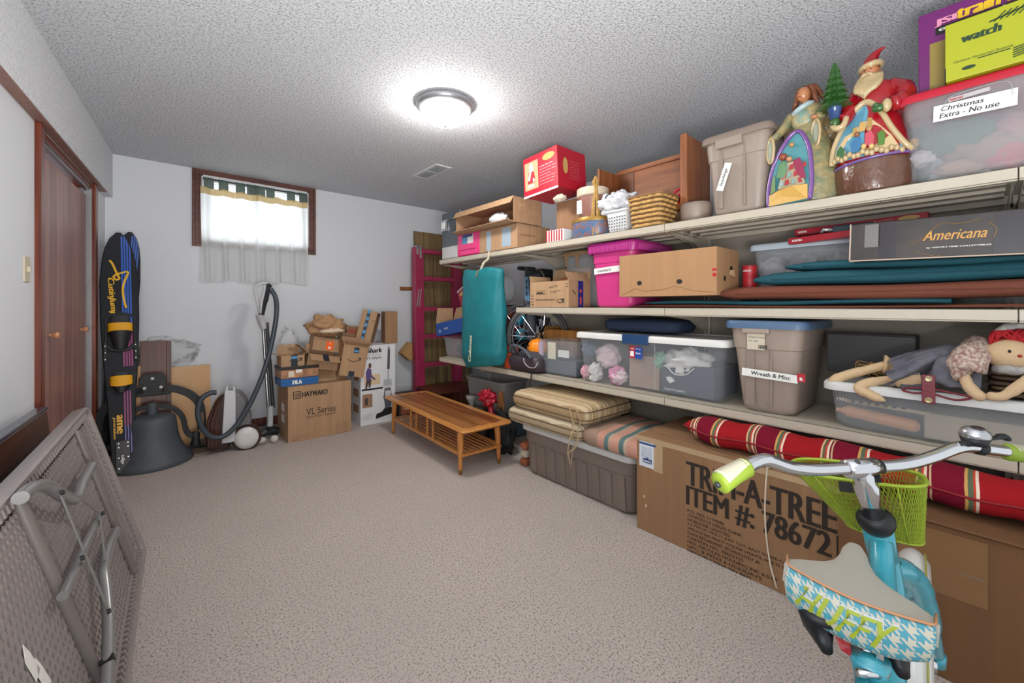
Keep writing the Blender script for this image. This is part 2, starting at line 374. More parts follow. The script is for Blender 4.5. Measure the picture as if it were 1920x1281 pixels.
# light switch
sx, sz = infr(48, 505, LO, LR)
t_ = thing('light_switch', 'ivory light switch plate on the white wall left of the brown closet door', 'switch', LO+V((cos(LR)*sx, sin(LR)*sx, sz)), LR)
g = G(); g.box(-.037, -.006, -.058, .037, 0, .058); obj('plate', g, mat('ivory', 'c9c0a6', .4), t_, bevel=.002)
g = G(); g.box(-.006, -.016, -.012, .006, -.005, .012); obj('toggle', g, mat('ivory', 'c9c0a6', .4), t_, bevel=.001)
g = G(); g.box(-.30, 4.687, 0, 3.3, 4.7, .085); struct('baseboard_back', g, m_brown, bevel=.003)
g = G(); g.box(lwx(186)+.0, -.012, 0, 4.7, 0, .085); lwobj('baseboard_left', g, m_brown, bevel=.003)
# ---- window: moulded brown casing, jamb, sash, pane, mini blind
wroot = None
g = G()
for k, (o_, i_, y) in enumerate(((.068, .045, 4.678), (.045, .018, 4.686), (.018, 0, 4.682))):
    x0, x1, z0, z1 = WX0-o_, WX1+o_, WZ0-o_*.95, min(CE-.001, WZ1+o_); a0, a1, b0, b1 = WX0-i_, WX1+i_, WZ0-i_*.95, min(CE-.002, WZ1+i_)
    g.box(x0, y, z0, a0, 4.7, z1); g.box(a1, y, z0, x1, 4.7, z1); g.box(a0, y, z0, a1, 4.7, b0)
    if z1-b1 > .004: g.box(a0, y, b1, a1, 4.7, z1)
win = struct('window_1', g, wood('casing wood', '4a2a22', '6d4035', 'x', 1, .4), bevel=.002)
g = G(); g.box(WX0, 4.7, WZ0, WX0+.012, 4.83, WZ1); g.box(WX1-.012, 4.7, WZ0, WX1, 4.83, WZ1); g.box(WX0, 4.7, WZ0, WX1, 4.83, WZ0+.012); g.box(WX0, 4.7, WZ1-.012, WX1, 4.83, WZ1); struct('window_jamb', g, mat('white frame', 'e6e7e8', .4), win)
g = G(); g.box(WX0+.012, 4.80, WZ0+.012, WX1-.012, 4.82, WZ0+.045); g.box(WX0+.012, 4.80, WZ1-.045, WX1-.012, 4.82, WZ1-.012); g.box(WX0+.012, 4.80, WZ0+.045, WX0+.04, 4.82, WZ1-.045); g.box(WX1-.04, 4.80, WZ0+.045, WX1-.012, 4.82, WZ1-.045); g.box(.75, 4.80, WZ0+.045, .785, 4.82, WZ1-.045); struct('window_sash', g, MC['white frame'], win)
g = G(); g.box(WX0+.04, 4.808, WZ0+.045, .75, 4.812, WZ1-.045); struct('pane', g, mat('window glass', 'ffffff', .02, alpha=.15), win)
g = G(); g.box(.785, 4.808, WZ0+.045, WX1-.04, 4.812, WZ1-.045); struct('pane', g, MC['window glass'], win)
bl = thing('mini_blind', 'white slatted mini blind half raised in the window behind the sheer curtain', 'blind', (WX0+.015, 4.765, WZ1-.014))
mb = mat('blind white', 'f2f3f5', .5)
g = G(); g.box(0, -.015, -.03, WX1-WX0-.03, .015, 0); obj('headrail', g, mb, bl)
for i in range(12):
    z = -.045-i*.024; g = G(); g.hexa([(0, -.012, z-.006), (WX1-WX0-.03, -.012, z-.006), (WX1-WX0-.03, .012, z+.006), (0, .012, z+.006), (0, -.012, z-.005), (WX1-WX0-.03, -.012, z-.005), (WX1-WX0-.03, .012, z+.007), (0, .012, z+.007)]); obj('slat', g, mb, bl)
g = G(); g.box(0, -.013, -.345, WX1-WX0-.03, .013, -.325); obj('bottom_rail', g, mb, bl)
g = G(); g.box(-1.2, 9, -1, 4, 9.1, .9); 
# ---- curtain: two sheer panels on tabs
def sheer(name, c, t):
    m = bpy.data.materials.new(name); m.use_nodes = True; nt = m.node_tree; L = nt.links; nt.nodes.remove(nt.nodes['Principled BSDF']); out = nt.nodes['Material Output']
    d = nt.nodes.new('ShaderNodeBsdfDiffuse'); d.inputs[0].default_value = lin(c); tl = nt.nodes.new('ShaderNodeBsdfTranslucent'); tl.inputs[0].default_value = lin(c); tp = nt.nodes.new('ShaderNodeBsdfTransparent')
    a = nt.nodes.new('ShaderNodeMixShader'); a.inputs[0].default_value = .38; L.new(d.outputs[0], a.inputs[1]); L.new(tl.outputs[0], a.inputs[2])
    b = nt.nodes.new('ShaderNodeMixShader'); b.inputs[0].default_value = t; L.new(a.outputs[0], b.inputs[1]); L.new(tp.outputs[0], b.inputs[2]); L.new(b.outputs[0], out.inputs[0]); return m
msheer = sheer('sheer fabric', 'eef1f1', .16); mtab = sheer('sage tab fabric', '7f8f86', .05); mgold = sheer('gold band', 'd8bd86', .1)
cl = at(377, 528, Y=4.655).x; cr = at(577, 530, Y=4.655).x; cm_ = at(482, 530, Y=4.655).x; CT = 2.275; CB = at(480, 529, Y=4.655).z
for k, (x0, x1, lab, tabs, sd) in enumerate(((cl, cm_+.01, 'left panel of the sage and white sheer tab curtain, under the window head', (382, 410, 442, 463, 479), 3), (cm_-.005, cr, 'right panel of the sage and white sheer tab curtain', (480, 499, 538, 561, 576), 9))):
    cu = thing('curtain', lab, 'curtain', (x0, 4.655, CB), group='sheer tab curtains at the window'); wv = x1-x0
    def f(u, v, s_=sd, w=wv, H=CT-CB):
        x = u*w; am = .016*(1-.45*v); y = am*sin(u*w*46+s_+2*noise.noise(V((u*4, s_, 0))))+am*.6*sin(u*w*95+s_*2+v*2)
        scal = .012*abs(sin(u*w*20+s_))*(v**6); return (x+.004*sin(v*5+u*20), y, v*(H-scal)+(1-v)*.012*sin(u*9+s_))
    g = G(); g.sheet(f, 90, 14); obj('panel', g, msheer, cu, smooth='all')
    g = G(); g.sheet(lambda u, v: V(f(u, .93+.075*v))+V((0, -.002, 0)), 90, 2); obj('band', g, mgold, cu, smooth='all')
    for tx in tabs:
        xa = at(tx, 345, Y=4.655).x-x0; xa = min(max(xa, .0), wv-.075) if tx not in (479,) else wv-.07
        g = G(); g.sheet(lambda u, v: (xa+u*.075, -.004+.004*sin(u*3)+.03*(v**3), (CT-CB)-.01+v*(2.37-CT+.01)), 6, 5, .001); obj('tab', g, mtab, cu, smooth='all')
g = G(); g.cyl((WX0+.0125, 4.705, 2.362), (WX1-.0125, 4.705, 2.362), .008, n=10); tag(obj('curtain_rod', g, mat('rod', '3c3836', .4, .5), smooth=True), 'thin dark tension rod inside the window casing carrying the sheer curtain', 'curtain rod')
# ---- ceiling light and vent
lp = at(835, 195, Z=CE); lt = thing('ceiling_light', 'round flush ceiling light with frosted glass dome and nickel ring', 'ceiling light', (lp.x, lp.y, CE))
g = G(); g.lathe([(.175, 0), (.178, -.012), (.170, -.03), (.155, -.042), (.15, -.042), (.15, 0)], 40); obj('ring', g, mat('brushed nickel', '9b9ca0', .35, .7), lt, smooth=True)
g = G(); g.lathe([(.152, -.036), (.150, -.05), (.135, -.078), (.105, -.105), (.065, -.124), (.02, -.132), (.002, -.133)], 40); obj('glass_dome', g, mat('lit glass', 'fffaf4', .3, emit=42), lt, smooth='all')
g = G(); g.lathe([(.010, -.131), (.012, -.137), (.006, -.145), (.001, -.148)], 12); obj('finial', g, MC['brushed nickel'], lt, smooth=True)
v0, v1, v2 = at(775, 332, Z=CE), at(813, 307, Z=CE), at(843, 313, Z=CE)
vt = thing('ceiling_vent', 'white louvred air vent in the ceiling beyond the light', 'vent', (1.86, 3.16, CE)); mv = mat('vent white', 'dfe0e2', .5)
g = G(); g.box(0, 0, -.006, .16, .02, 0); g.box(0, .42, -.006, .16, .44, 0); g.box(0, .02, -.006, .02, .42, 0); g.box(.14, .02, -.006, .16, .42, 0); g.box(.02, .21, -.006, .14, .225, 0); obj('frame', g, mv, vt)
for i in range(6): g = G(); x = .026+i*.019; g.hexa([(x, .02, -.012), (x+.012, .02, -.002), (x+.012, .42, -.002), (x, .42, -.012), (x, .02, -.011), (x+.012, .02, -.001), (x+.012, .42, -.001), (x, .42, -.011)]); obj('slat', g, mat('vent grey', 'c2c3c6', .6), vt)
# ---- shelving: store gondola, front plane X = 2.10
XF, XB, Z1, Z2, Z3 = 2.10, 2.62, .69, 1.18, 1.64
YJ = [3.51, 2.375, 1.15, -.07, -1.28]
gs = thing('shelving_unit', 'long cream metal shelving unit with three shelf levels along the right side', 'shelves', (XF, YJ[0], 0))
mcream = mat('cream steel', 'b9b09f', .4, var=.02); mtaupe = mat('taupe back panel', '8d8478', .6)
def deck(y0, y1, z):
    g = G(); x0 = -.0; o = V((XF, YJ[0], 0)); a, b = y1-o.y+.0015, y0-o.y-.0015
    g.box(0, a, z-.004, XB-XF, b, z); g.hexa([(0, a, z-.038), (.006, a, z-.038), (.006, b, z-.038), (0, b, z-.038), (0, a, z), (.006, a, z), (.006, b, z), (0, b, z)]) 
    g.box(.006, a, z-.044, .03, b, z-.038)
    for x in (.14, .26, .38): g.box(x, a+.02, z-.026, x+.05, b-.02, z-.0045)
    g.box(XB-XF-.03, a, z-.04, XB-XF-.025, b, z-.0045)
    obj('shelf_deck', g, mcream, gs, bevel=.0015)
    if z > 1:
        g = G(); n = int((b-a)/.012)
        for i in range(n):
            if noise.noise(V((i*.05, z*3, y0))) > -.15: g.box(.010, a+.006+i*.012, z-.0455, .026, a+.012+i*.012, z-.0445)
        if g.b.verts: o_ = obj('vent_slots', g, mat('slot dark', '8f8069', .6), gs); o_['kind'] = 'stuff'
        else: g.b.free()
for i in range(4):
    deck(YJ[i], YJ[i+1], Z1); deck(YJ[i], YJ[i+1], Z3)
    if i > 0: deck(YJ[i], YJ[i+1], Z2)
    g = G(); g.box(XB-XF+.03, YJ[i+1]-YJ[0], .02, XB-XF+.04, YJ[i]-YJ[0], 1.61)
    if i: obj('back_panel', g, mtaupe, gs)
    else: g.b.free()
for i, y in enumerate(YJ):
    yy = y-YJ[0]; g = G(); g.box(XB-XF, yy-.018, 0, XB-XF+.028, yy+.018, 1.66); u = obj('upright', g, mcream, gs, bevel=.002)
    g = G()
    for k in range(52): g.box(XB-XF-.0015, yy-.0035, .06+k*.03, XB-XF+.001, yy+.0035, .078+k*.03)
    q = obj('slots', g, mat('slot black', '2a2724', .8), u); q['kind'] = 'stuff'
    for z in ([Z3, Z2, Z1] if i else [Z3, Z1]):
        for sgn in (-1, 1):
            g = G(); yb = yy+sgn*.012; g.M = Matrix.Translation((0, yb, 0)); g.prismy([(.03, z-.043), (XB-XF, z-.043), (XB-XF, z-.15), (XB-XF-.05, z-.14), (XB-XF-.2, z-.075)], -.0015, .0015); obj('bracket', g, mcream, gs)
# ================================================================ left side
def basis(root, o, x, y):
    x = V(x).normalized(); y = V(y); z = x.cross(y).normalized(); y = z.cross(x); M = Matrix((x, y, z)).transposed().to_4x4(); M.translation = V(o); root.matrix_world = M; return M
def onplane(px, py, o, n):
    r = ray(px, py); e = V((0, 0, EYE)); n = V(n); return e+r*(n.dot(V(o)-e)/n.dot(r))
# ---- folding table on its long edge
mt = mat('taupe grey resin', '8f8683', .42, var=.03); mst = mat('grey steel tube', '8b8a88', .32, .35); mrail = mat('warm grey rail', '77706c', .4, .1)
ft = thing('folding_table', 'grey plastic folding table on its long edge, pitted underside and folded legs facing out', 'folding table')
FO = V((-.055, 2.665, .004)); FX = V((-.03, -1, 0)).normalized(); FY = V((-.262, .02, .965)).normalized(); FM = basis(ft, FO, FX, FY); FI = FM.inverted(); FN = FM.to_3x3() @ V((0, 0, 1))
TL, TW = 1.83, .757
g = G(); hexp = .0285; dy = hexp*.866; rows = int((TW-.10)/dy); cols = int((TL-.10)/hexp)
for r_ in range(rows):
    for c_ in range(cols):
        cx = .05+hexp*(c_+.5+(.5 if r_ % 2 else 0)); cy = .05+dy*(r_+.5)
        if cx > TL-.05: continue
        rr = hexp/math.sqrt(3); H = [g.v((cx+rr*cos(pi/6+pi/3*k), cy+rr*sin(pi/6+pi/3*k), 0)) for k in range(6)]
        A = [g.v((cx+rr*.64*cos(pi/6+pi/3*k), cy+rr*.64*sin(pi/6+pi/3*k), .0)) for k in range(6)]; B = [g.v((cx+rr*.54*cos(pi/6+pi/3*k), cy+rr*.54*sin(pi/6+pi/3*k), .021)) for k in range(6)]
        for k in range(6): g.face([H[k], H[(k+1) % 6], A[(k+1) % 6], A[k]]); g.face([A[k], A[(k+1) % 6], B[(k+1) % 6], B[k]])
        g.face(B)
o_ = obj('honeycomb_panel', g, mt, ft); o_['kind'] = 'stuff'
g = G()
def rr_ring(ins, z): return [(x, y, z) for x, y in rrect(TL-2*ins, TW-2*ins, max(.006, .045-ins*.6), 5, TL/2, TW/2)]
g.loft([rr_ring(.056, .004), rr_ring(.054, -.004), rr_ring(.046, -.005), rr_ring(.044, .002), rr_ring(.022, .002), rr_ring(.018, -.020), rr_ring(.006, -.024), rr_ring(0, -.018), rr_ring(0, .022), rr_ring(.006, .030), rr_ring(.5*TW-.02, .030)], cap=(False, True))
obj('tabletop', g, mt, ft, smooth=True)
g = G()
for k in range(56): # scalloped ribs inside the rim
    x = .05+k*.031
    for y in (.020, TW-.046):
        g.box(x, y, -.016, x+.013, y+.026, .004)
for k in range(22):
    y = .05+k*.030
    for x in (.020, TL-.046): g.box(x, y, -.014, x+.026, y+.013, .004)
o_ = obj('rim_ribs', g, mt, ft, bevel=.003); o_['kind'] = 'stuff'
def tp(px, py, z=-.018): return FI @ onplane(px, py, FO+FN*z, FN)
for (a, b) in (((141, 800), (246, 1068)), ((30, 935), (190, 1290))):
    p, q = tp(*a, -.006), tp(*b, -.006); xm = (p.x+q.x)/2
    g = G(); g.tube([(lerp(p.x, xm, .5), TW-.05, -.006), (lerp(q.x, xm, .5), .05, -.006)], .016, 12); obj('cross_rail', g, mrail, ft, smooth=True)
T = lambda L_, r, nm, m, z=-.03, n=12: obj(nm, G().tube(spline([tp(a, b, z) for a, b in L_], 5), r, n), m, ft, smooth=True)
T([(38, 934), (60, 915), (88, 912), (118, 930), (142, 936), (155, 905), (171, 874)], .0155, 'leg', mst, -.045)
T([(118, 1118), (140, 1070), (163, 1015), (186, 968)], .012, 'leg_stretcher', mst, -.034)
T([(218, 995), (203, 1028), (195, 1065), (199, 1110), (203, 1160), (203, 1225), (199, 1300)], .015, 'leg', mst, -.04)
for (a, b) in (((113, 925), (205, 1150)), ((146, 930), (190, 964)), ((188, 962), (197, 1052)), ((150, 1045), (158, 1055))):
    g = G(); g.bar(tp(*a, -.052), tp(*b, -.05), .013, .004, up=(0, 0, 1)); obj('brace', g, mst, ft, bevel=.001)
for a in ((113, 925), (190, 964), (201, 1148), (151, 1048)):
    g = G(); p = tp(*a, -.055); g.cyl(p, p+V((0, 0, -.008)), .007, n=8); obj('rivet', g, mat('dark steel', '3a3a3c', .4, .7), ft)
p = tp(199, 1235, -.04); g = G(); g.tube([p, p+V((.0, -.018, 0))], .0165, 12); obj('black_collar', g, mat('black plastic', '1b1b1d', .4), ft)
for i, (a, b) in enumerate(((60, 1245), (82, 1268))):
    p = tp(a, b, -.002); g = G(); g.prism([(p.x-.02, p.y-.03), (p.x+.015, p.y-.035), (p.x+.022, p.y+.02), (p.x, p.y+.05), (p.x-.012, p.y+.02)], -.0025, -.0015); obj('torn_label', g, mat('paper white', 'e4e1da', .8), ft)
# ---- dark wooden slab behind the folding table
b0 = at(88, 768, X=-.365); 
sl = thing('wooden_slab', 'dark brown wooden tabletop with a varnished edge leaning behind the grey folding table', 'tabletop', (-.365, 0, 0))
basis(sl, (-.31, b0.y, .003), (-.055, -1, 0), (-.075, 0, 1)); H_ = b0.z
g = G(); g.box(0, 0, 0, 1.5, H_, .035); obj('panel', g, wood('walnut slab', '3a1d15', '54301f', 'x', .8, .3), sl, bevel=.006)
g = G(); g.box(.0, H_, -.004, 1.5, H_+.012, .039); obj('edge_band', g, mat('varnished edge', '3b3d48', .15, .2), sl, bevel=.003)
# ---- water skis
mski = mat('ski black', '26292e', .6, spec=.25); mrub = mat('black rubber', '18191b', .55); myel = mat('yellow foam', 'e8a81c', .6)
def ski(name, label, B, T_, flip=1, roll=0, full=True, wk=1):
    B, T_ = V(B), V(T_); ax = T_-B; L_ = ax.length; az = ax.normalized(); view = ((B+T_)/2-V((0, 0, EYE))).normalized()
    r = thing(name, label, 'water ski', group='pair of water skis'); x = az.cross(-view).normalized()*-1; x = view.cross(az).normalized()
    x = (Matrix.Rotation(roll, 3, az) @ x)
    M = basis(r, B, x, az)   # local x right, y up the ski, z towards the viewer
    prof = [(0, .052), (.01, .056), (.25, .075), (.45, .098), (.62, .110), (.78, .112), (.88, .098), (.94, .078), (.98, .048), (1, .014)]
    wid = lambda t: next(lerp(a[1], b[1], (t-a[0])/(b[0]-a[0])) for a, b in zip(prof, prof[1:]) if t <= b[0]+1e-9)*wk
    cur = lambda t: .09*max(0, t-.80)**2/.04*.5
    N = 44; rings = []
    for i in range(N+1):
        t = i/N; w = wid(t); z = cur(t); y = t*L_; rings.append([(-w, y, z-.004), (-w*.9, y, z-.010), (w*.9, y, z-.010), (w, y, z-.004), (w*.92, y, z+.004), (-w*.92, y, z+.004)])
    g = G(); g.loft(rings); obj('board', g, mski, r, smooth=True)
    def strip(x0, x1, t0, t1, m, nm='stripe'):
        g = G(); n = 14; g.sheet(lambda u, v: (min(max(lerp(x0, x1, u), -wid(lerp(t0, t1, v))*.9), wid(lerp(t0, t1, v))*.9), lerp(t0, t1, v)*L_, cur(lerp(t0, t1, v))+.0048), 1, n, .0004); obj(nm, g, m, r)
    mb_ = mat('ski blue', '2f62c4', .35); mp_ = mat('ski magenta', '8e2f6c', .35); mv_ = mat('ski violet', '6a62b4', .35)
    for k in range(4):
        x0 = .012+k*.015; strip(x0, x0+.010, .60, .985, mb_); strip(x0, x0+.010, .42 if full else .5, .60, mp_)
        if full and k < 3: strip(x0, x0+.008, .18, .32, mp_); strip(x0+.002, x0+.008, .0, .18, mv_)
    if full:
        y0 = .80*L_
        sw = [(-.055, .845*L_), (-.035, .852*L_), (-.015, .825*L_), (.0, .795*L_), (-.012, .77*L_), (.01, .775*L_), (.045, .80*L_), (.02, .765*L_), (.012, .74*L_), (.022, .70*L_), (.03, .665*L_)]
        sw = [(-.052, .88*L_), (-.035, .862*L_), (-.012, .82*L_), (.0, .80*L_), (-.02, .795*L_), (-.03, .81*L_), (.01, .825*L_), (.05, .83*L_), (.03, .79*L_), (.018, .75*L_), (.025, .70*L_), (.035, .67*L_)]
        g = G(); g.tube(spline([(a, b, cur(b/L_)+.005) for a, b in sw], 6), .0065, 6, sq=.15); obj('lettering', g, mat('ski yellow', 'efb81e', .4), r)
        text(r, 'CutinJump', MC['ski yellow'], (-.075, .80*L_, .0056), (0.06, -1, 0), (1, 0.06, 0), .165*L_, .045, shear=.25, bold=.025)
        text(r, 'ame', MC['ski yellow'], (-.028, .225*L_, .0056), (0, -1, 0), (1, 0, 0), .07*L_, .03, bold=.03); text(r, 'precision', MC['ski yellow'], (-.05, .22*L_, .0056), (0, -1, 0), (1, 0, 0), .085*L_, .018, shear=.3, bold=.02)
        # fin block
        g = G(); g.box(-.036, .005, .005, .040, .125*L_, .011); fb = obj('fin_block', g, mat('fin block', '26221f', .4), r, bevel=.002)
        for a in (-.02, .028):
            for b in (.02, .06, .1, .115): g = G(); g.cyl((a, b*L_, .011), (a, b*L_, .013), .004, n=8); obj('screw', g, mat('screw steel', 'c8c8c8', .3, 1), fb)
        text(fb, 'ulp', mat('print white', 'e9e9e6', .6), (-.012, .068*L_, .0115), (0, -1, 0), (1, 0, 0), .032*L_, .022, bold=.03)
        # bindings: base plate, yellow band, rubber toe
        for (yc, w, h, big) in ((.575, .078, .12, 1), (.355, .070, .08, 0)):
            yy = yc*L_; 
            g = G(); g.tube([(-w, yy-h, .008), (-w, yy+h*.75, .010), (-w*.75, yy+h*.98, .012), (0, yy+h*1.05, .014), (w*.75, yy+h*.98, .012), (w, yy+h*.75, .010), (w, yy-h, .008)] if big else [(-w, yy-h*.3, .008), (-w, yy+h*.2, .008)], .008, 8, sq=.6); obj('binding_rail', g, mrub, r, smooth=True)
            if not big: g = G(); g.tube([(w, yy-h*.3, .008), (w, yy+h*.2, .008)], .008, 8, sq=.6); obj('binding_rail', g, mrub, r, smooth=True)
            def arch(u, v, y0, y1, hh, ww): a = pi*u; return (-ww*cos(a), lerp(y0, y1, v)-.02*sin(a)*(1-v), .006+hh*sin(a)**.7)
            g = G(); g.sheet(lambda u, v: arch(u, v, yy+.01, yy+h*.92, .03+.02*(1-v), w*.82-.015*v), 16, 5, .005); obj('binding_cuff', g, mat('dark neoprene', '34373c', .7), r, smooth=True)
            g = G(); g.sheet(lambda u, v: arch(u, v, yy-.012, yy+.045, .055, w*.88), 18, 3, .006); obj('yellow_band', g, myel, r, smooth=True)
            if big:
                g = G(); g.sheet(lambda u, v: arch(u, v, yy-.135, yy-.02, .035+.04*v, .036+.03*v), 16, 8, .005); obj('heel_cup', g, mrub, r, smooth=True)
                g = G(); g.tube([(-w, yy-.11, .010), (-.05, yy-.15, .014), (0, yy-.16, .016), (.05, yy-.15, .014), (w, yy-.11, .010)], .012, 8, sq=.7); obj('binding_rail', g, mrub, r, smooth=True)
                for a in (-w-.004, w+.004):
                    g = G(); g.box(a-.010, yy-.24, .005, a+.010, yy-.09, .014); pl = obj('side_plate', g, mrub, r, bevel=.003)
                    for b in (-.22, -.17, -.12): g = G(); g.cyl((a, yy+b, .014), (a, yy+b, .017), .004, n=8); obj('screw', g, MC['screw steel'], pl)
            else:
                g = G(); g.sheet(lambda u, v: arch(u, v, yy-.055, yy-.008, .045+.01*v, .032+.028*v), 14, 4, .005); obj('heel_cup', g, mrub, r, smooth=True)
    return r
ski('water_ski', 'black water ski in front with yellow foot bindings and yellow script', at(231, 891, Z=.001)+V((0, 0, .012)), at(222, 441, Y=4.46), wk=.98)
ski('water_ski', 'black and blue water ski half hidden behind the front ski, bare of bindings', at(205, 862, Z=.001)+V((0, .06, .012)), at(242, 437, Y=4.60), full=False, roll=radians(8), wk=.85)
# ---- boards behind the bell
bd = at(262, 640, Y=4.60); br = at(312, 640, Y=4.60); md = wood('red brown board', '4d261b', '6a3826', 'z', .8, .4)
t_ = thing('wooden_board', 'reddish brown shelf board standing behind the cast iron bell', 'board', (bd.x, 4.42, .001), rot=(radians(-8), 0, 0)); hb = bd.z*1.01
g = G(); wb = br.x-bd.x; g.box(0, 0, 0, wb, .018, hb); obj('panel', g, md, t_, bevel=.002); g = G(); g.box(wb, -.001, 0, wb+.03, .03, hb-.004); obj('side_rail', g, md, t_, bevel=.002)
b2 = at(308, 690, Y=4.63); b3 = at(393, 683, Y=4.63); mply = mat('plywood', 'cf9f6e', .6, col2='dcb487', vs_=1.5, stretch=(3, 3, 1))
t_ = thing('plywood_sheet', 'square birch plywood sheet leaning on the white wall behind the bell', 'plywood', (b2.x, 4.48, .001), rot=(radians(-9.5), 0, 0)); g = G(); g.box(-.12, 0, 0, b3.x-b2.x, .012, b3.z*1.015); obj('panel', g, mply, t_, bevel=.001)
b4 = at(222, 690, Y=4.5); t_ = thing('plywood_offcut', 'narrow tan plywood strip between the skis and the brown board', 'plywood', (b4.x-.03, 4.43, .001), rot=(radians(-6), 0, 0)); g = G(); g.box(0, 0, 0, .16, .012, b4.z*1.01); obj('panel', g, mply, t_, bevel=.001)
mbub = mat('clear wrap', 'eef0f2', .25, alpha=.22, bump=.6, bs=40)
c_ = at(318, 660, Y=4.655); blob('plastic_bag', 'crumpled clear plastic bag stuffed behind the boards below the window wall', 'bag', c_, (.20, .03, .11), mbub, .5, 7, 3)
# ---- cast iron bell with yoke
mci = mat('cast iron', '4a5157', .55, var=.08, bump=.15, bs=120); mblk = mat('black iron', '1f2123', .5, bump=.2, bs=90)
bc = at(285, 868, Z=0); bl = thing('bell', 'large cast iron bell standing mouth down on the carpet in its black yoke', 'bell', (bc.x, bc.y, 0), radians(-4))
g = G(); g.lathe([(.245, 0), (.252, .006), (.235, .04), (.20, .09), (.172, .15), (.155, .22), (.148, .29), (.142, .335), (.13, .352), (.105, .362), (.04, .37), (.035, .37)], 48); obj('body', g, mci, bl, smooth='all')
g = G(); g.lathe([(.035, .365), (.035, .44), (.022, .455), (.001, .458)], 16); obj('stem', g, mci, bl, smooth=True)
for s_ in (-1, 1):
    P = [(0, .43), (.06*s_, .425), (.13*s_, .39), (.18*s_, .32), (.20*s_, .22), (.225*s_, .17), (.26*s_, .165)]
    Q = spline([(a, 0, b) for a, b in P], 5); g = G()
    g.loft([[(p.x, -.022, p.z-.018), (p.x, .022, p.z-.018), (p.x, .022, p.z+.018), (p.x, -.022, p.z+.018)] if i < 1 else (lambda n_: [tuple(p-n_*.017+V((0, -.022, 0))), tuple(p-n_*.017+V((0, .022, 0))), tuple(p+n_*.017+V((0, .022, 0))), tuple(p+n_*.017+V((0, -.022, 0)))])(V((-(Q[i]-Q[i-1]).z, 0, (Q[i]-Q[i-1]).x)).normalized()*s_) for i, p in enumerate(Q)]); obj('yoke_arm', g, mblk, bl, bevel=.004)
    P = [(.05*s_, .55), (.14*s_, .535), (.23*s_, .48), (.285*s_, .40), (.30*s_, .30), (.30*s_, .19)]
    Q = spline([(a, .05, b) for a, b in P], 5); g = G()
    g.loft([(lambda n_: [tuple(p-n_*.028+V((0, -.01, 0))), tuple(p-n_*.028+V((0, .012, 0))), tuple(p+n_*.028+V((0, .012, 0))), tuple(p+n_*.028+V((0, -.01, 0)))])(V((-(Q[min(i+1, len(Q)-1)]-Q[max(i-1, 0)]).z, 0, (Q[min(i+1, len(Q)-1)]-Q[max(i-1, 0)]).x)).normalized()*s_) for i, p in enumerate(Q)]); obj('frame_arm', g, mblk, bl, bevel=.004)
    g = G(); g.lathe([(.03, .08), (.034, .1), (.026, .13), (.03, .17), (.02, .19)], 12, (.262*s_, 0, 0)); obj('bearing', g, mblk, bl, smooth=True)
g = G(); g.prismy([(-.11, .50), (.11, .50), (.085, .56), (.08, .64), (.055, .67), (-.055, .67), (-.08, .64), (-.085, .56)], .04, .062); pl = obj('frame_plate', g, mblk, bl, bevel=.005)
for a, b in ((0, .635), (-.045, .565), (.05, .565)):
    g = G(); g.cyl((a, .04, b), (a, .028, b), .014, .011, 8); obj('bolt', g, mat('worn bolt', 'aaa59c', .4, .6), pl)
g = G(); g.tube([(.30, .02, .33), (.305, 0, .27), (.30, -.01, .22), (.30, -.02, .17)], [.012, .009, .014, .01], 8); obj('hook', g, mat('rusty iron', '8d6f58', .7), bl, smooth=True)
dc = at(382, 842, Z=0); t_ = thing('pulley_wheel', 'round tan wheel lying tilted on the carpet between the bell and the vacuum', 'wheel', (dc.x, dc.y, .006), rot=(radians(10), radians(-6), 0)); mtan = mat('tan rim', '7d6a50', .5)
g = G(); g.tube([(.13*cos(a), .13*sin(a), .02) for a in [2*pi*i/32 for i in range(32)]], .008, 8, closed=True); obj('rim', g, mtan, t_, smooth=True)
g = G(); g.lathe([(.126, .017), (.03, .024), (.001, .024)], 32); obj('disc', g, mat('tan disc', '6d5e4a', .6), t_, smooth=True)
g = G(); g.cyl((-.02, 0, .025), (-.15, .02, .05), .010, n=10); obj('axle', g, mblk, t_, smooth=True)
g = G(); g.lathe([(.03, .02), (.03, .04), (.012, .045), (.001, .045)], 16); obj('hub', g, mblk, t_, smooth=True)
# ---- canister vacuum
mbr = mat('maroon brown plastic', '3c2824', .25, coat=.3); mwh = mat('pearl white plastic', 'c9cbce', .35); mgr = mat('grey plastic', '6d6c6e', .4); mdk = mat('charcoal plastic', '2e3034', .4)
vo = at(437, 841, Z=0); va = thing('canister_vacuum', 'brown and silver canister vacuum parked upright below the curtain, hose looped over it', 'vacuum cleaner', (vo.x, vo.y, 0), radians(-8))
def ov(pts, y0, y1, nm, m, b=.012): g = G(); g.prismy(pts, y0, y1); return obj(nm, g, m, va, bevel=b, bseg=3)
ov([(-.17, .02), (-.185, .14), (-.17, .28), (-.13, .40), (-.085, .47), (-.03, .49), (-.02, .02)], -.09, .1, 'brown_shell', mbr, .03)
ov([(-.02, .02), (-.03, .49), (.05, .48), (.10, .40), (.13, .25), (.13, .02)], -.08, .1, 'grey_shell', mgr, .03)
ov([(-.075, .08), (-.055, .50), (-.045, .54), (-.03, .54), (-.03, .50), (.0, .50), (.0, .535), (.015, .535), (.02, .46), (.02, .08)], -.105, -.06, 'white_strap', mwh, .008)
for k in range(3): ov([(-.165+k*.025, .06), (-.17+k*.025, .25), (-.12+k*.02, .42), (-.115+k*.02, .42), (-.155+k*.025, .25), (-.15+k*.025, .06)], -.1, -.088, 'rib', mat('gloss brown', '55352d', .15, coat=.6), .003)
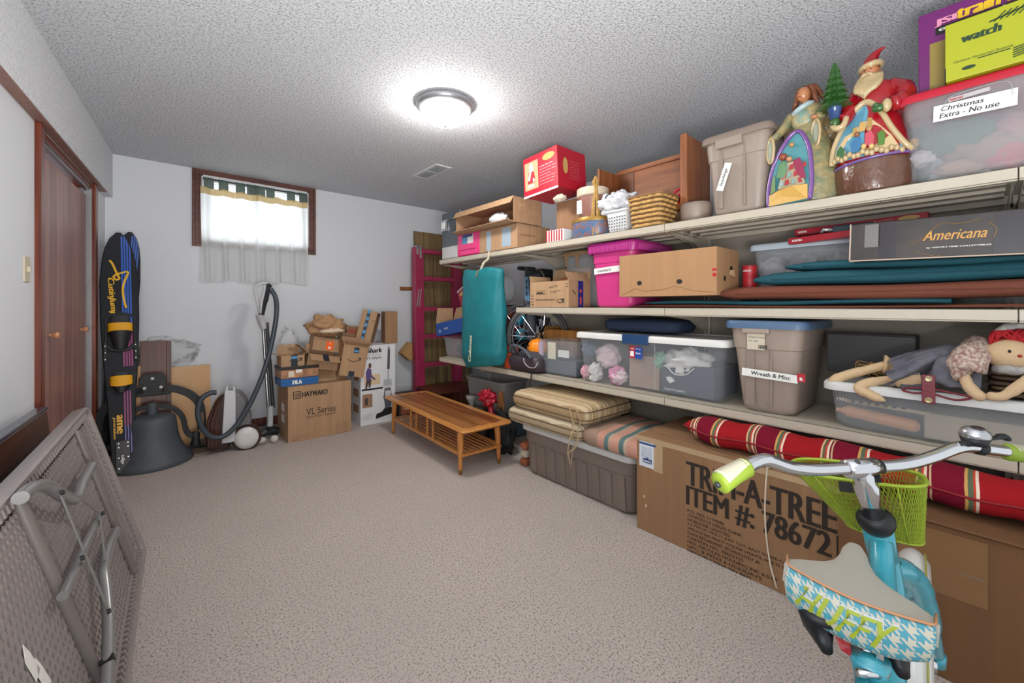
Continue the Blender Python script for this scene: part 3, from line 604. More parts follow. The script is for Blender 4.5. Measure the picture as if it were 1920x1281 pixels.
g = G(); g.M = Matrix.Translation((.095, -.09, .10)) @ Matrix.Rotation(pi/2, 4, 'X'); g.lathe([(.105, -.05), (.108, 0), (.1, .012), (.098, .014)], 36); obj('wheel', g, mbr, va, smooth=True)
g = G(); g.M = Matrix.Translation((.095, -.104, .10)) @ Matrix.Rotation(pi/2, 4, 'X'); g.lathe([(.090, 0), (.088, .008), (.04, .014), (.001, .015)], 36, sx=.95, sy=1.0); obj('wheel_cover', g, mat('white cover', 'd5d4d2', .35), va, smooth='all')
Yh = vo.y
H = [(507, 541), (517, 560), (518, 592), (510, 640), (497, 690), (478, 738), (452, 786), (425, 815), (398, 820), (378, 800), (371, 772), (378, 748), (395, 737), (406, 736)]
HP = spline([at(a, b, Y=Yh-.16+(.05 if i < 2 else 0)) for i, (a, b) in enumerate(H)], 26)
wp0, wp1 = at(494, 612, Y=4.40), at(506, 770, Y=4.28)
wv = thing('vacuum_wand', 'upright vacuum wand with looped grey handle, ribbed hose and powered floor head', 'vacuum wand', (at(500, 830, Z=0).x, at(500, 830, Z=0).y, 0)); WO = wv.location.copy()
HP[0] = HP[0]
g = G(); vl = Matrix.Translation(-WO); g.M = vl; g.tube(HP, [.021 if i % 2 else .0175 for i in range(len(HP))], 12); obj('hose', g, mat('slate ribbed hose', '3b444c', .45), wv, smooth='all')
def wob(nm, m, build, **k): g = G(); g.M = vl; build(g); return obj(nm, g, m, wv, **k)
yy = 4.32
wob('wand_tube', mat('chrome tube', 'aeb0b2', .2, .9), lambda g: g.tube([at(493, 612, Y=yy), at(503, 765, Y=yy-.08)], .0135, 14), smooth=True)
wob('cable_tube', mdk, lambda g: g.tube([at(500, 605, Y=yy-.0), at(512, 765, Y=yy-.08)], .0155, 12), smooth=True)
wob('collar', mwh, lambda g: g.tube([at(486, 590, Y=yy-.02), at(491, 606, Y=yy-.02), at(494, 617, Y=yy-.02)], [.052, .055, .04], 12, sq=.6), smooth=True)
wob('handle', mwh, lambda g: g.tube(spline([at(a, b, Y=yy-.04) for a, b in ((487, 588), (482, 562), (478, 545), (485, 534), (497, 531), (501, 534))], 5), .012, 8), smooth=True)
wob('grip', mdk, lambda g: g.tube(spline([at(a, b, Y=yy-.04) for a, b in ((490, 590), (495, 568), (499, 550), (502, 536), (506, 540))], 5), [.034]*6+[.042]*8+[.034]*7, 10, sq=.7), smooth=True)
wob('grip_trim', mwh, lambda g: g.tube(spline([at(a, b, Y=yy-.075) for a, b in ((488, 588), (491, 565), (495, 548), (497, 534))], 5), .010, 8), smooth=True)
wob('lower_tube', mat('clear grey plastic', 'b3b6ba', .3), lambda g: g.tube([at(507, 762, Y=yy-.1), at(506, 800, Y=yy-.14)], [.038, .034], 12, sq=.7), smooth=True)
hc = at(500, 822, Z=0)
wob('floor_head', mdk, lambda g: (g.tube([hc+V((-.06, -.02, .05)), hc+V((.0, .0, .075)), hc+V((.09, .0, .05))], [.045, .06, .045], 14, sq=.75), g.tube([hc+V((0, 0, .05)), at(506, 800, Y=yy-.15)], [.03, .022], 10)), smooth=True)
for a, b, r_ in ((488, 829, .045), (514, 826, .032)):
    p = at(a, b+4, Z=0)+V((0, -.01, .035)); wob('pad', mat('foam white', 'c9c2bf', .6), lambda g: g.ball(p, (r_, .03, .028 if r_ > .04 else .032), 16, 8), smooth='all')
# ================================================================ cartons by the back wall
mk = card('cardboard', 'aa8766'); mk2 = card('cardboard light', 'ab8a68'); mkd = card('cardboard dark', '947153'); mkh = card('cardboard x', 'ae8c68', ax='x')
mink = mat('black ink', '1d1a18', .7); mwhite = MC['print white']; mtape = mat('packing tape', 'c2a680', .25, alpha=.8); mblt = mat('dark blue tape', '1e2a38', .4); mbl2 = mat('sky blue print', '4d93c4', .5)
mred = mat('print red', 'b3202b', .45)
def fitb(o, rz, pxr, pyt, pxt=None):
    """width and height of an upright box front from its right edge and top pixel"""
    w = infr(pxr, 574, o, rz)[0]; h = infr(pxt if pxt else (pxr), pyt, o, rz)[1]; return w, h-o[2]*0
def smile(root, a, b, w, m=None, face='front'):
    """curved arrow print"""
    g = G(); P = [(a+w*t, b-.22*w*sin(pi*t)+.05*w*t) for t in [i/12 for i in range(13)]]
    for (x0, z0), (x1, z1) in zip(P, P[1:]): 
        g.hexa([(x0, -.0016, z0-.003), (x1, -.0016, z1-.003), (x1, -.0012, z1-.003), (x0, -.0012, z0-.003), (x0, -.0016, z0+.003), (x1, -.0016, z1+.003), (x1, -.0012, z1+.003), (x0, -.0012, z0+.003)])
    e = P[-1]; g.prismy([(e[0]+.012, e[1]+.014), (e[0]-.022, e[1]+.012), (e[0]-.018, e[1]+.005), (e[0]+.001, e[1]+.004), (e[0]-.004, e[1]-.016), (e[0]+.004, e[1]-.018)], -.0016, -.0012)
    return obj('arrow_print', g, m or mink, root)
o = at(540, 832, Z=0); w = infr(659, 574, o, 0)[0]; h = infr(540, 727, o, 0)[1]; HZ = h
hb = carton('cardboard_box', 'large brown carton on the carpet marked HAYWARD VL Series, under the pile of boxes', 'box', o, w, .40, h, mk, group=None)
ftext(hb, 'front', '@', w*.10, h*.80, w*.075, h*.085, mink, bold=.01); fpatch(hb, 'front', w*.075, h*.775, w*.115, .006, mink, 'logo_frame'); fpatch(hb, 'front', w*.075, h*.90, w*.115, .006, mink, 'logo_frame')
fpatch(hb, 'front', w*.075, h*.775, .006, h*.135, mink, 'logo_frame'); fpatch(hb, 'front', w*.18, h*.775, .006, h*.135, mink, 'logo_frame')
ftext(hb, 'front', 'HAYWARD', w*.21, h*.795, w*.39, h*.095, mink, bold=.03); ftext(hb, 'front', 'VL Series', w*.27, h*.455, w*.46, h*.12, mink); ftext(hb, 'front', 'Sand Filter System', w*.27, h*.375, w*.46, h*.07, mat('brown ink', '5e4531', .7))
for i in range(6): ftext(hb, 'front', 'MADE IN U.S.A. CARTON' if i % 2 else 'Pump and filter', w*.74, h*.205-i*.019, w*.19, .009, MC['brown ink'])
for i in range(2): ftext(hb, 'front', 'Sand filter system carton item', w*.06, h*.10-i*.018, w*.30, .008, MC['brown ink'])
ftext(hb, 'front', 'www.', w*.06, h*.025, w*.09, .012, MC['brown ink'])
for i in (0, 1): fpatch(hb, 'left', .16, h*.30+i*.10, .10, .07, mwhite, 'label')
g = G(); g.bar((w*.50, .20, h), (w*.98, .30, h+.065), .004, .3, up=(0, .3, 1)); 
g.b.free(); g = G(); g.hexa([(w*.50, .14, h), (w*.99, .14, h), (w*.99, .144, h), (w*.50, .144, h), (w*.50, .20, h+.10), (w*.98, .20, h+.085), (w*.98, .204, h+.085), (w*.50, .204, h+.10)]); obj('flap', g, mkh, hb)
# blue shoebox, brown flat box, small carton
o2 = at(527, 727, Y=4.0); o2.z = HZ+.001; w2 = infr(597, 574, o2, 0)[0]
sb = carton('shoebox', 'flat blue shoebox lettered in white on top of the big carton', 'box', o2, w2, .24, .062, mat('shoe blue', '1f5f9f', .45), seam=False)
g = G(); g.box(-.003, -.003, .035, w2+.003, .243, .064); obj('lid', g, mat('shoe blue', '1f5f9f', .45), sb, bevel=.002); ftext(sb, 'front', 'FILA', w2*.30, .014, w2*.24, .034, mwhite, lift=.005, bold=.05)
o3 = o2+V((0, .01, .067)); w3 = w2*1.01; bb = carton('shoebox', 'copper brown shoebox with black top between the blue shoebox and the small carton', 'box', o3, w3, .24, .10, mat('copper print', 'a8795a', .4, var=.35, vs_=14), seam=False)
g = G(); g.box(-.004, -.004, .075, w3+.004, .244, .102); obj('lid', g, mat('black gloss', '23211f', .35), bb, bevel=.002); fpatch(bb, 'front', .06, .012, .045, .05, mat('cream label', 'd9d0bb', .7)); fpatch(bb, 'front', .12, .045, .05, .028, mwhite)
for i in range(3): ftext(bb, 'front', 'SIZE 10', .18, .05-i*.018, .05, .01, mink)
o4 = o3+V((.006, .02, .103)); w4 = infr(571, 574, o4, 0)[0]; h4 = infr(571, 665, o4, 0)[1]
sc = carton('cardboard_box', 'small open brown carton with MO written on its raised flap, on the copper shoebox', 'box', o4, w4, .17, h4, mk2, flaps={'back': 12, 'left': 70, 'right': 50}, fl={'back': .085, 'left': .05, 'right': .05})
fpatch(sc, 'front', w4*.42, 0, w4*.28, h4, mblt, 'tape'); fpatch(sc, 'front', w4*.43, h4*.68, w4*.26, h4*.22, mbl2, 'label', lift=.001); smile(sc, w4*.34, h4*.55, w4*.5)
ftext(sc, 'front', 'MO', w4*.52, h4+.02, w4*.22, .035, MC['brown ink'], lift=-.17)
bw = at(541, 650, Y=4.38); t_ = blob('bubble_wrap', 'loose sheet of clear bubble wrap standing behind the small carton', 'bubble wrap', bw, (.085, .04, .17), mbub, .35, 9, 5)
# open cartons piled to the right
def tilt(rx, ry, rz): return (radians(rx), radians(ry), radians(rz))
pa = at(574, 690, Y=4.02); oa = carton('cardboard_box', 'open brown carton tipped sideways with black tape on its hanging front flap', 'box', pa, .27, .2, .13, mk, rot=tilt(0, 11, -2), flaps={'front': 118, 'left': 55, 'back': 10, 'right': 100}, fl={'front': .10, 'left': .11, 'back': .08, 'right': .06}); dims(oa, .27, .2, .13)
g = G(); g.hexa([(.11, -.012, .088), (.155, -.012, .088), (.155, -.008, .1), (.11, -.008, .1), (.11, -.095, .08), (.155, -.095, .08), (.155, -.098, .092), (.11, -.098, .092)]); g.b.free()
fl_ = V((0, -sin(radians(118)), cos(radians(118)))); 
g = G(); a_, b_ = V((.115, -.001, .131)), V((.165, -.001, .131)); n_ = V((0, -.25, .9))*.004; g.hexa([a_+n_, b_+n_, b_+fl_*.1+n_, a_+fl_*.1+n_, a_+n_*1.3, b_+n_*1.3, b_+fl_*.1+n_*1.3, a_+fl_*.1+n_*1.3]); obj('tape', g, mblt, oa)
pb = at(585, 656, Y=4.14); ob = carton('cardboard_box', 'open brown carton with bright orange sticker below the crumpled packing paper', 'box', pb, .25, .12, .13, mk2, rot=tilt(-4, 11, 3), flaps={'left': -20, 'back': 5, 'right': 25}, fl={'left': .07, 'back': .09, 'right': .06})
fpatch(ob, 'front', .12, .015, .07, .085, mat('orange sticker', 'ff6a1a', .5), 'sticker'); ftext(ob, 'front', 'n', .145, .025, .02, .024, mwhite, lift=.003, bold=.04); ftext(ob, 'front', '+', .145, .07, .02, .02, mwhite, lift=.003)
kp = at(612, 611, Y=4.18); t_ = blob('packing_paper', 'ball of crumpled brown kraft paper on top of the open cartons', 'packing paper', kp, (.155, .11, .095), mat('kraft paper', 'ab8560', .85), .5, 4, 2, n=48, mm=30)
g = G(); g.ball((.02, -.10, -.045), (.11, .03, .022), 24, 12, .5, 7, 4); obj('paper_lining', g, mat('pale paper', 'd8c3a8', .8), t_, smooth='all')
pc = at(635, 704, Y=4.0); oc = carton('cardboard_box', 'tall brown carton leaning right with printed curved arrow and two dark labels', 'box', pc, .235, .16, .30, mk, rot=tilt(-4, 11, -4), flaps={'front': 60, 'left': 30, 'back': -10, 'right': 40}, fl={'front': .06, 'left': .05, 'back': .08, 'right': .06}); dims(oc, .235, .16, .30)
smile(oc, .05, .165, .12); fpatch(oc, 'front', .085, .0, .055, .05, mblt, 'tape'); fpatch(oc, 'front', .10, .225, .05, .055, mblt, 'tape'); fpatch(oc, 'front', .104, .235, .042, .02, mbl2, 'label', lift=.0012)
pf = at(646, 640, Y=4.22); of = carton('cardboard_box', 'brown carton with two black stamped marks between the arrow carton and the paper ball', 'box', pf+V((0, .12, 0)), .24, .12, .16, mkd, rot=tilt(0, 8, 0)); ftext(of, 'front', '6', .02, .09, .03, .045, mink, bold=.03); fpatch(of, 'front', .06, .085, .09, .004, mred, 'stamp'); fpatch(of, 'front', .06, .125, .09, .004, mred, 'stamp'); ftext(of, 'front', 'THIS UP', .065, .095, .08, .024, mred, bold=.03)
# tall white box with upright vacuum picture
o = at(676, 800, Z=0); w = infr(741, 574, o, 0)[0]; h = infr(741, 645, o, 0)[1]
mcar = mat('white carton print', 'dbdcde', .45)
sh = carton('cardboard_box', 'tall white printed vacuum cleaner box lettered Shark against the back wall', 'box', o, w, .24, h, mcar)
ftext(sh, 'front', 'Shark', w*.18, h*.905, w*.42, h*.06, mink, shear=.15, bold=.03); ftext(sh, 'front', 'Navigator', w*.14, h*.87, w*.44, h*.02, MC['grey plastic']); ftext(sh, 'front', 'LIFT-AWAY', w*.10, h*.82, w*.5, h*.035, MC['grey plastic'], bold=.02)
fpatch(sh, 'front', w*.03, h*.435, w*.60, h*.022, mink, 'print_band'); fpatch(sh, 'front', w*.05, h*.22, w*.28, h*.17, mat('photo tan', '9c7a62', .5), 'print_photo'); fpatch(sh, 'front', w*.12, h*.25, w*.08, h*.09, mat('photo dark', '4a3c38', .5), 'print_photo', lift=.001)
fpatch(sh, 'front', w*.10, h*.50, w*.45, h*.13, mat('photo cream', 'd6bd97', .5), 'print_photo')
g = G(); g.prismy([(w*.13, h*.47), (w*.22, h*.47), (w*.25, h*.60), (w*.22, h*.72), (w*.30, h*.74), (w*.34, h*.68), (w*.42, h*.64), (w*.30, h*.60), (w*.33, h*.47), (w*.25, h*.47)], -.0026, -.0012); g.b.free()
fig = lambda pts, m, l=.002: obj('print_figure', G().prismy([(w*a, h*b) for a, b in pts], -l-.0008, -l), m, sh)
fig([(.14, .66), (.20, .72), (.29, .70), (.31, .62), (.42, .57), (.40, .555), (.27, .60), (.30, .56), (.16, .56)], mat('print purple', '5a4a7c', .5)); fig([(.16, .56), (.30, .56), (.27, .47), (.22, .47), (.22, .53), (.17, .46), (.12, .46)], mat('photo dark', '4a3c38', .5)); fig([(.22, .72), (.22, .77), (.28, .78), (.30, .74), (.27, .71)], mat('print hair', '5a3020', .5), .0024)
vac = [([(.68, .44), (.86, .44), (.90, .30), (.64, .30)], MC['grey plastic']), ([(.64, .46), (.90, .46), (.88, .55), (.66, .55)], mat('print grey', 'aeb0b4', .5)), ([(.70, .31), (.86, .31), (.86, .40), (.70, .40)], mat('print light', 'd0d0d2', .5)), ([(.42, .06), (.95, .10), (.96, .17), (.72, .20), (.60, .14), (.44, .12)], mink), ([(.70, .17), (.88, .19), (.90, .30), (.66, .30)], mat('print slate', '55565c', .5)), ([(.77, .55), (.79, .55), (.80, .80), (.78, .80)], MC['grey plastic']), ([(.75, .68), (.83, .68), (.84, .92), (.80, .99), (.77, .93)], MC['print slate'])]
for i, (p_, m_) in enumerate(vac): fig(p_, m_, .0012+.0003*i)
for i in range(4): ftext(sh, 'front', 'Powerful suction for floors', w*.06, h*(.13-.02*i), w*.28, h*.010, MC['grey plastic'])
for i in range(3): fpatch(sh, 'left', .05, h*(.15+.2*i), .14, h*.1, MC['photo tan'], 'print_photo')
# carton with tape column on top of it
pd = at(690, 636, Y=4.12); pd.z = h+.004; rt = math.atan2(1, 2.6); wD = .30
od = carton('cardboard_box', 'brown carton with a column of dark blue tape balanced on the tall white box', 'box', pd+V((-.10, .10, .030)), .15, .24, .34, mk2, rot=(radians(-6), radians(13), radians(-32))); fpatch(od, 'front', .05, 0, .035, .34, mblt, 'tape')
for i in range(5): fpatch(od, 'front', .054, .03+i*.07, .027, .035, mbl2, 'tape_print', lift=.001)
ftext(od, 'right', 'GIFT', .06, .30, .12, .03, MC['brown ink'], bold=.03); ftext(od, 'front', 'C', .12, .22, .025, .035, MC['brown ink'])
pe = at(722, 642, Y=4.14); pe.z = h+.002; oe = carton('cardboard_box', 'plain narrow brown carton on end behind the taped one on the white box', 'box', pe+V((.0, .0, 0)), .13, .2, .335, mkd, rz=radians(-12))
pg = at(760, 636, Y=4.5); og = carton('cardboard_box', 'flattened tan carton end turned on its corner against the wall beside the ladder', 'box', pg+V((-.04, 0, -.17)), .15, .12, .17, card('carton tan', 'bb9460'), rot=tilt(0, 42, 0)); 
# behind the coffee table: black and red printed crate
o = at(745, 797, Y=4.1); o.z = 0.001; bx = carton('printed_box', 'dark box with orange picture half hidden behind the coffee table leg', 'box', o+V((0.02, 0, 0)), .26, .25, .22, mat('dark print', '3b2a25', .5)); fpatch(bx, 'front', .02, .02, .15, .13, mat('rust print', '9c5a3a', .5), 'print_photo'); fpatch(bx, 'front', .03, .16, .07, .04, mwhite, 'label'); fpatch(bx, 'front', .10, .155, .06, .05, mred, 'label', lift=.001); smile(bx, .05, .09, .08, mwhite)
o = at(765, 745, Y=4.35); t_ = thing('low_shelf', 'flat reddish brown wooden panel lying behind the coffee table against the back wall', 'board', (o.x+.08, 3.84, .235)); g = G(); g.box(0, 0, 0, .60, .48, .02); obj('panel', g, md, t_, bevel=.002); g = G(); g.box(.3, .1, -.234, .58, .46, -.001); obj('support', g, md, t_)
# ---- wall strip, panelling, ladder
p0, p1 = at(750, 541, Y=4.69), at(784, 536, Y=4.69)
t_ = thing('wood_strip', 'short brown wooden strip fixed to the white wall left of the ladder', 'wood strip', (p0.x, 4.70, p0.z)); g = G(); g.box(0, -.02, -.022, .40, 0, .022); obj('strip', g, wood('strip wood', '7c4a22', '9d6737', 'x', 1), t_, bevel=.002)
pl = at(777, 433, Y=4.64); mpan = wood('wood panelling', '665336', '8f774f', 'z', .7, .55)
t_ = thing('panelling_sheets', 'wood grain wall panelling sheets standing upright behind the magenta ladder', 'panelling', (pl.x, 4.56, .002), rot=(radians(-2.4), 0, 0)); g = G(); g.box(0, 0, 0, .80, .02, pl.z); obj('panel', g, mpan, t_, bevel=.001)
g = G()
for i in range(1, 6): g.box(.8*i/6-.002, -.001, 0, .8*i/6+.002, .001, pl.z)
o_ = obj('grooves', g, mat('groove dark', '3a2f20', .8), t_)
a = at(778, 463, Y=4.40); b = at(794, 463, Y=4.40); mmag = mat('magenta paint', 'a02b50', .42, var=.12, vs_=9); LW_ = .54
ld = thing('step_ladder', 'magenta painted wooden ladder leaning beside the end of the shelving', 'ladder', (a.x, 4.36, .002), rot=(radians(-1.2), 0, 0))
for x in (0, LW_): g = G(); g.box(x, 0, 0, x+(b.x-a.x)*1.02, .09, a.z); obj('side_rail', g, mmag, ld, bevel=.004)
for i, py in enumerate((470, 521, 578, 630, 683, 732)):
    z = at(800, py, Y=4.38).z; g = G(); g.box((b.x-a.x), .0, z-.034, LW_, .085, z+.014); obj('rung', g, mmag, ld, bevel=.004)
z = a.z; g = G(); g.box(.02, -.004, z-.09, .045, 0, z+.02); g.box(.06, -.004, z-.13, .085, 0, z+.015); g.box(.015, -.004, z-.02, .09, .06, z+.018); obj('hinge', g, mat('worn aluminium', 'a9a7a6', .45, .6), ld, bevel=.002)
zz = at(786, 555, Y=4.36).z
for x, d_ in ((.015, .0), (.045, .012)): g = G(); g.bar((x, -.006, zz-.13), (x+.03, -.006, zz+.08), .014, .004, up=(0, 1, 0)); obj('brace_hook', g, MC['worn aluminium'], ld, bevel=.001)
# ---- coffee table
mhon = wood('honey wood', 'b9763a', 'd0934f', 'y', 1, .35, coat=.2); mhz = wood('honey leg wood', 'b06c32', 'cc8a45', 'z', 1, .35, coat=.2); mpar = wood('parquet walnut', '7c4520', 'a8713f', 'y', .7, .3, coat=.4)
L0 = at(735, 812, Z=0); L1 = at(862, 890, Z=0); L2 = at(942, 870, Z=0)
cr_ = math.atan2(L0.x-L1.x, L0.y-L1.y); CT_L, CT_W, CT_H = 1.42, .44, .335
ct = thing('coffee_table', 'long low honey wood coffee table with parquet top and slatted lower rack', 'coffee table', (L1.x-.05, L1.y-.11, 0), -cr_)
g = G(); g.loft([[(x, y, z) for x, y in rrect(CT_W-2*i, CT_L-2*i, .03, 4, CT_W/2, CT_L/2)] for z, i in ((CT_H-.028, .02), (CT_H-.012, .0), (CT_H, .004), (CT_H, .05), (CT_H-.004, .052))]); obj('tabletop', g, mhon, ct, smooth=True)
k = 7
for i in range(k):
    w_ = (CT_W-.104)/k; g = G(); g.box(.052+i*w_+.0006, .075-.02*(i % 2), CT_H-.004, .052+(i+1)*w_-.0006, CT_L-.075+.02*(i % 2), CT_H+.0008); obj('veneer_strip', g, mpar, ct)
for x, y in ((.05, .11), (CT_W-.05, .11), (.05, CT_L-.11), (CT_W-.05, CT_L-.11)):
    sx = -1 if x < .2 else 1; sy = -1 if y < .5 else 1
    g = G(); g.tube([(x-sx*.012, y-sy*.02, CT_H-.028), (x-sx*.006, y-sy*.01, .22), (x, y, .0)], [.024, .023, .0125], 14); lg = obj('leg', g, mhz, ct, smooth=True)
    g = G(); g.tube([(x-sx*.001, y-sy*.001, .035), (x, y, 0)], [.0142, .0132], 14); obj('ferrule', g, mat('brass ferrule', '8f6a3a', .35, .6), lg, smooth=True)
for y in (.10, CT_L-.10): g = G(); g.bar((.045, y, .135), (CT_W-.045, y, .135), .03, .018); obj('rack_end_rail', g, mhz, ct, bevel=.003)
for x in (.05, CT_W-.05):
    g = G(); g.bar((x, .1, .14), (x, CT_L-.1, .14), .016, .026); obj('rack_side_rail', g, mhon, ct, bevel=.003)
    for y in (.52, .62, .82, .92): g = G(); g.bar((x, y, .15), (x, y, CT_H-.028), .012, .02, up=(0, 1, 0)); obj('rack_post', g, mhz, ct, bevel=.002)
for i in range(8): x = .075+i*(CT_W-.15)/7; g = G(); g.bar((x, .1, .142), (x, CT_L-.1, .142), .018, .008); obj('rack_slat', g, mhon, ct, bevel=.001)
# ================================================================ on the floor under the shelves
mtb = mat('taupe tub plastic', '7a6d65', .42); mlidw = mat('pale grey lid', 'bdbcb8', .4)
ya, yb = at(975, 885, Z=0).y, at(1195, 977, Z=0).y; XT = 1.985; W_ = ya-yb; topz = at(1190, 862, X=XT).z
tt = tote('storage_tub', 'wide taupe ribbed storage tub with a pale grey lid, striped cushions on top', (XT, ya+.02, .002), W_+.02, .5, topz, mtb, mlidw, taper=.05, rad=.07, band=.30, lidh=.035, lidw=.012, ribs=[(.10+i*(W_-.2)/8, .045, .02, topz*.62, .006) for i in range(9)])
CTZ = topz
mcs = stripes('beige stripe', [(0, 'a98f6b'), (.12, 'c9b393'), (.25, 'b79d78'), (.38, 'd9c7a9'), (.44, 'b0946c'), (.58, 'c7b08d'), (.66, '9f8663'), (.72, 'cdb896'), (.88, 'bba27d')], .16, 'y', warp=.02)
mcs2 = stripes('faded beige stripe', [(0, 'a9977b'), (.14, 'c6b79c'), (.3, 'b3a184'), (.42, 'd4c8b0'), (.5, 'a6926f'), (.62, 'c8b99c'), (.8, 'b5a385')], .13, 'y', warp=.02)
mcb = stripes('blue pink stripe', [(0, '9b8270'), (.22, 'c08f7c'), (.30, '5f7775'), (.345, 'b29a86'), (.375, 'c29380'), (.46, '5d7673'), (.51, 'b9a48f'), (.54, 'c08f7c'), (.66, '9b8270')], .62, 'x', warp=.01)
def cushion(name, label, loc, w, d, h, m, rz=SH, rot=None, rad=.06, group=None, pipe=True, puff=.012, tufts=None, warp=0, sag=0):
    r = thing(name, label, 'cushion', loc, rz, group, rot); g = G(); pillow(g, w, d, h, rad, puff=puff, sag=sag)
    if warp:
        for v in g.b.verts: v.co.z += warp*noise.noise(V((v.co.x*4, v.co.y*5, h*9)))*1.0; v.co.x += warp*.8*noise.noise(V((v.co.y*7, v.co.z*9, 2)))
    obj('cover', g, m, r, smooth='all')
    if pipe:
        for z in (.30, .70):
            g = G(); ins = (1-(1-abs(2*z-1)**2.2)**.5)*h*.35; g.tube([(x, y, h*z+(warp*noise.noise(V((x*4, y*5, h*9))) if warp else 0)) for x, y in rrect(w-2*ins+.004, d-2*ins+.004, rad, 6, w/2, d/2)], .0035, 6, closed=True); obj('piping', g, mat('brown piping', '6b5740', .9), r, smooth='all')
    return r
# two folded beige cushions, one bundle each
yl = at(952, 700, X=1.96).y; yr = at(1085, 700, X=1.96).y
cw = yl-yr
cushion('seat_cushion', 'beige striped seat cushion at the bottom of the folded pair on the taupe tub', (1.945, yl, CTZ+.003), cw+.02, .50, .105, mcs2, rad=.05, warp=.012)
yl2 = at(960, 700, X=1.97).y
cushion('seat_cushion', 'beige striped seat cushion topmost of the pair, with a ribbon tie at its corner', (1.96, yl2, CTZ+.110), cw+.03, .50, .125, mcs, rad=.05, warp=.012, puff=.014)
yp = at(1088, 700, X=1.97).y; yq = at(1222, 700, X=1.97).y
cushion('seat_cushion', 'taupe cushion with salmon and teal stripes beside the carton marked TRIM-A-TREE', (1.955, yp-.005, CTZ+.003), (yp-yq)-.01, .52, .10, mcb, rad=.06, pipe=False, warp=.01, puff=.015)
# the tie cord
ti = thing('ribbon_tie', 'beige cord ribbon hanging from the top cushion corner down over the tub', 'ribbon', at(1073, 770, X=1.93)); TO = ti.location.copy(); mrib = mat('raffia cord', 'b9a27c', .8)
for j, P in enumerate(([(1062, 765), (1068, 762), (1080, 765), (1078, 790), (1070, 810), (1075, 830), (1070, 875)], [(1068, 765), (1074, 790), (1084, 815), (1078, 840), (1066, 850), (1069, 870)], [(1080, 764), (1088, 790), (1080, 812), (1072, 800), (1078, 775)], [(1072, 812), (1066, 835), (1064, 855)])):
    g = G(); g.tube([p-TO for p in spline([at(a, b, X=1.925-.004*j) for a, b in P], 5)], .004, 6, sq=.4); obj('strand', g, mrib, ti, smooth='all')
g = G(); g.ball(at(1073, 812, X=1.92)-TO, (.008, .012, .012), 10, 6); obj('knot', g, mrib, ti, smooth='all')
# ---- long carton TRIM-A-TREE
mbox = card('big carton', '8f6c4c', .06); XTB = 1.955
y0 = at(1195, 988, Z=0).y; y1 = .36; hT = at(1197, 815, X=XTB).z; wT = y0-y1
tb = carton('cardboard_box', 'long brown carton stamped TRIM-A-TREE in black standing next to the taupe tub', 'box', (XTB, y0, .001), wT, .56, hT, mbox, rz=SH)
def fx(px, py): q = at(px, py, X=XTB); return y0-q.y, q.z
a = fx(1288, 856); b = fx(1545, 925); z_ = fx(1288, 858)[1]
mstamp = mat('stamp black', '2b211a', .8)
hL = fx(1289, 860)[1]-fx(1289, 903)[1]
ftext(tb, 'front', 'TRIM-A-TREE', a[0], fx(1289, 908)[1], fx(1568, 960)[0]-a[0], hL, mstamp, bold=.025)
ftext(tb, 'front', 'ITEM #: 786721', a[0], fx(1289, 950)[1], fx(1577, 980)[0]-a[0], hL*.93, mstamp, bold=.025)
zt = fx(1290, 953)[1]; L_ = ['P.O. NO: 5174586', 'COUNTRY OF ORIGIN: CHINA', 'NOBLE FIR LIGHTED', '6.5 PRE LIT MULTI, JUST CUT, EASY SHAPE COLORADO', 'SPRUCE 500 MULTI COLOR LIGHTS, MULTI CT', 'FLAME RETARDANT TECHNOLOGY 36', 'CARTON NO. 78672155', 'MFR: NICOLAS HOLDING INC 6.5 FT', 'UPC: 8 79523 6 HOLIDAYS', 'MADE IN CHINA P/N 4472', 'DATE CODE 0815']
Wd = [.42, .60, .48, 1.25, 1.05, .78, .62, .95, .8, .7, .55]; full = fx(1530, 1070)[0]-a[0]
for i, s_ in enumerate(L_): ftext(tb, 'front', s_, a[0]+.004, zt-.0215*(i+1)+.004, min(full*Wd[i]*.78, wT-a[0]-.02), .0135, mstamp, bold=.012)
lx = fx(1199, 830); fpatch(tb, 'front', fx(1199, 830)[0], fx(1199, 872)[1], fx(1230, 835)[0]-lx[0], fx(1199, 826)[1]-fx(1199, 872)[1], mat('label white', 'd4dbe4', .5), 'label')
fpatch(tb, 'front', fx(1199, 830)[0], fx(1199, 831)[1], fx(1230, 835)[0]-lx[0], .010, mat('navy ink', '27467c', .5), 'label_band', lift=.001); 
g = G(); cx_ = fx(1214, 865); g.prismy([(cx_[0]-.026, cx_[1]-.010), (cx_[0]+.026, cx_[1]-.010), (cx_[0]+.026, cx_[1]+.012), (cx_[0]+.008, cx_[1]+.012), (cx_[0], cx_[1]+.02), (cx_[0]-.008, cx_[1]+.012), (cx_[0]-.026, cx_[1]+.012)], -.0034, -.0022); obj('label_logo', g, MC['navy ink'], tb)
ftext(tb, 'front', "Lowe's", cx_[0]-.022, cx_[1]-.006, .044, .013, mwhite, lift=.0036, bold=.03)
for i in range(5): ftext(tb, 'front', 'TREE MULTI COLOR', fx(1203, 0)[0], fx(1199, 838)[1]-i*.011, .06, .005, MC['navy ink'], lift=.0024)
fpatch(tb, 'front', 0, hT-.028, wT, .026, mtape, 'tape', lift=.0004); fpatch(tb, 'front', .10, hT-.17, .05, .15, mtape, 'tape', lift=.0003)
sx_, sz_ = fx(1437, 880); g = G(); yy_ = sx_; g.tube(spline([(yy_+.01, .5, hT+.006), (yy_+.01, .02, hT+.006), (yy_+.004, -.004, hT-.004), (yy_-.004, -.005, hT*.6), (yy_+.012, -.005, .25*hT), (yy_+.04, -.005, .015)], 5), .0032, 6); obj('string', g, mat('white string', 'ddd0bd', .8), tb, smooth='all')
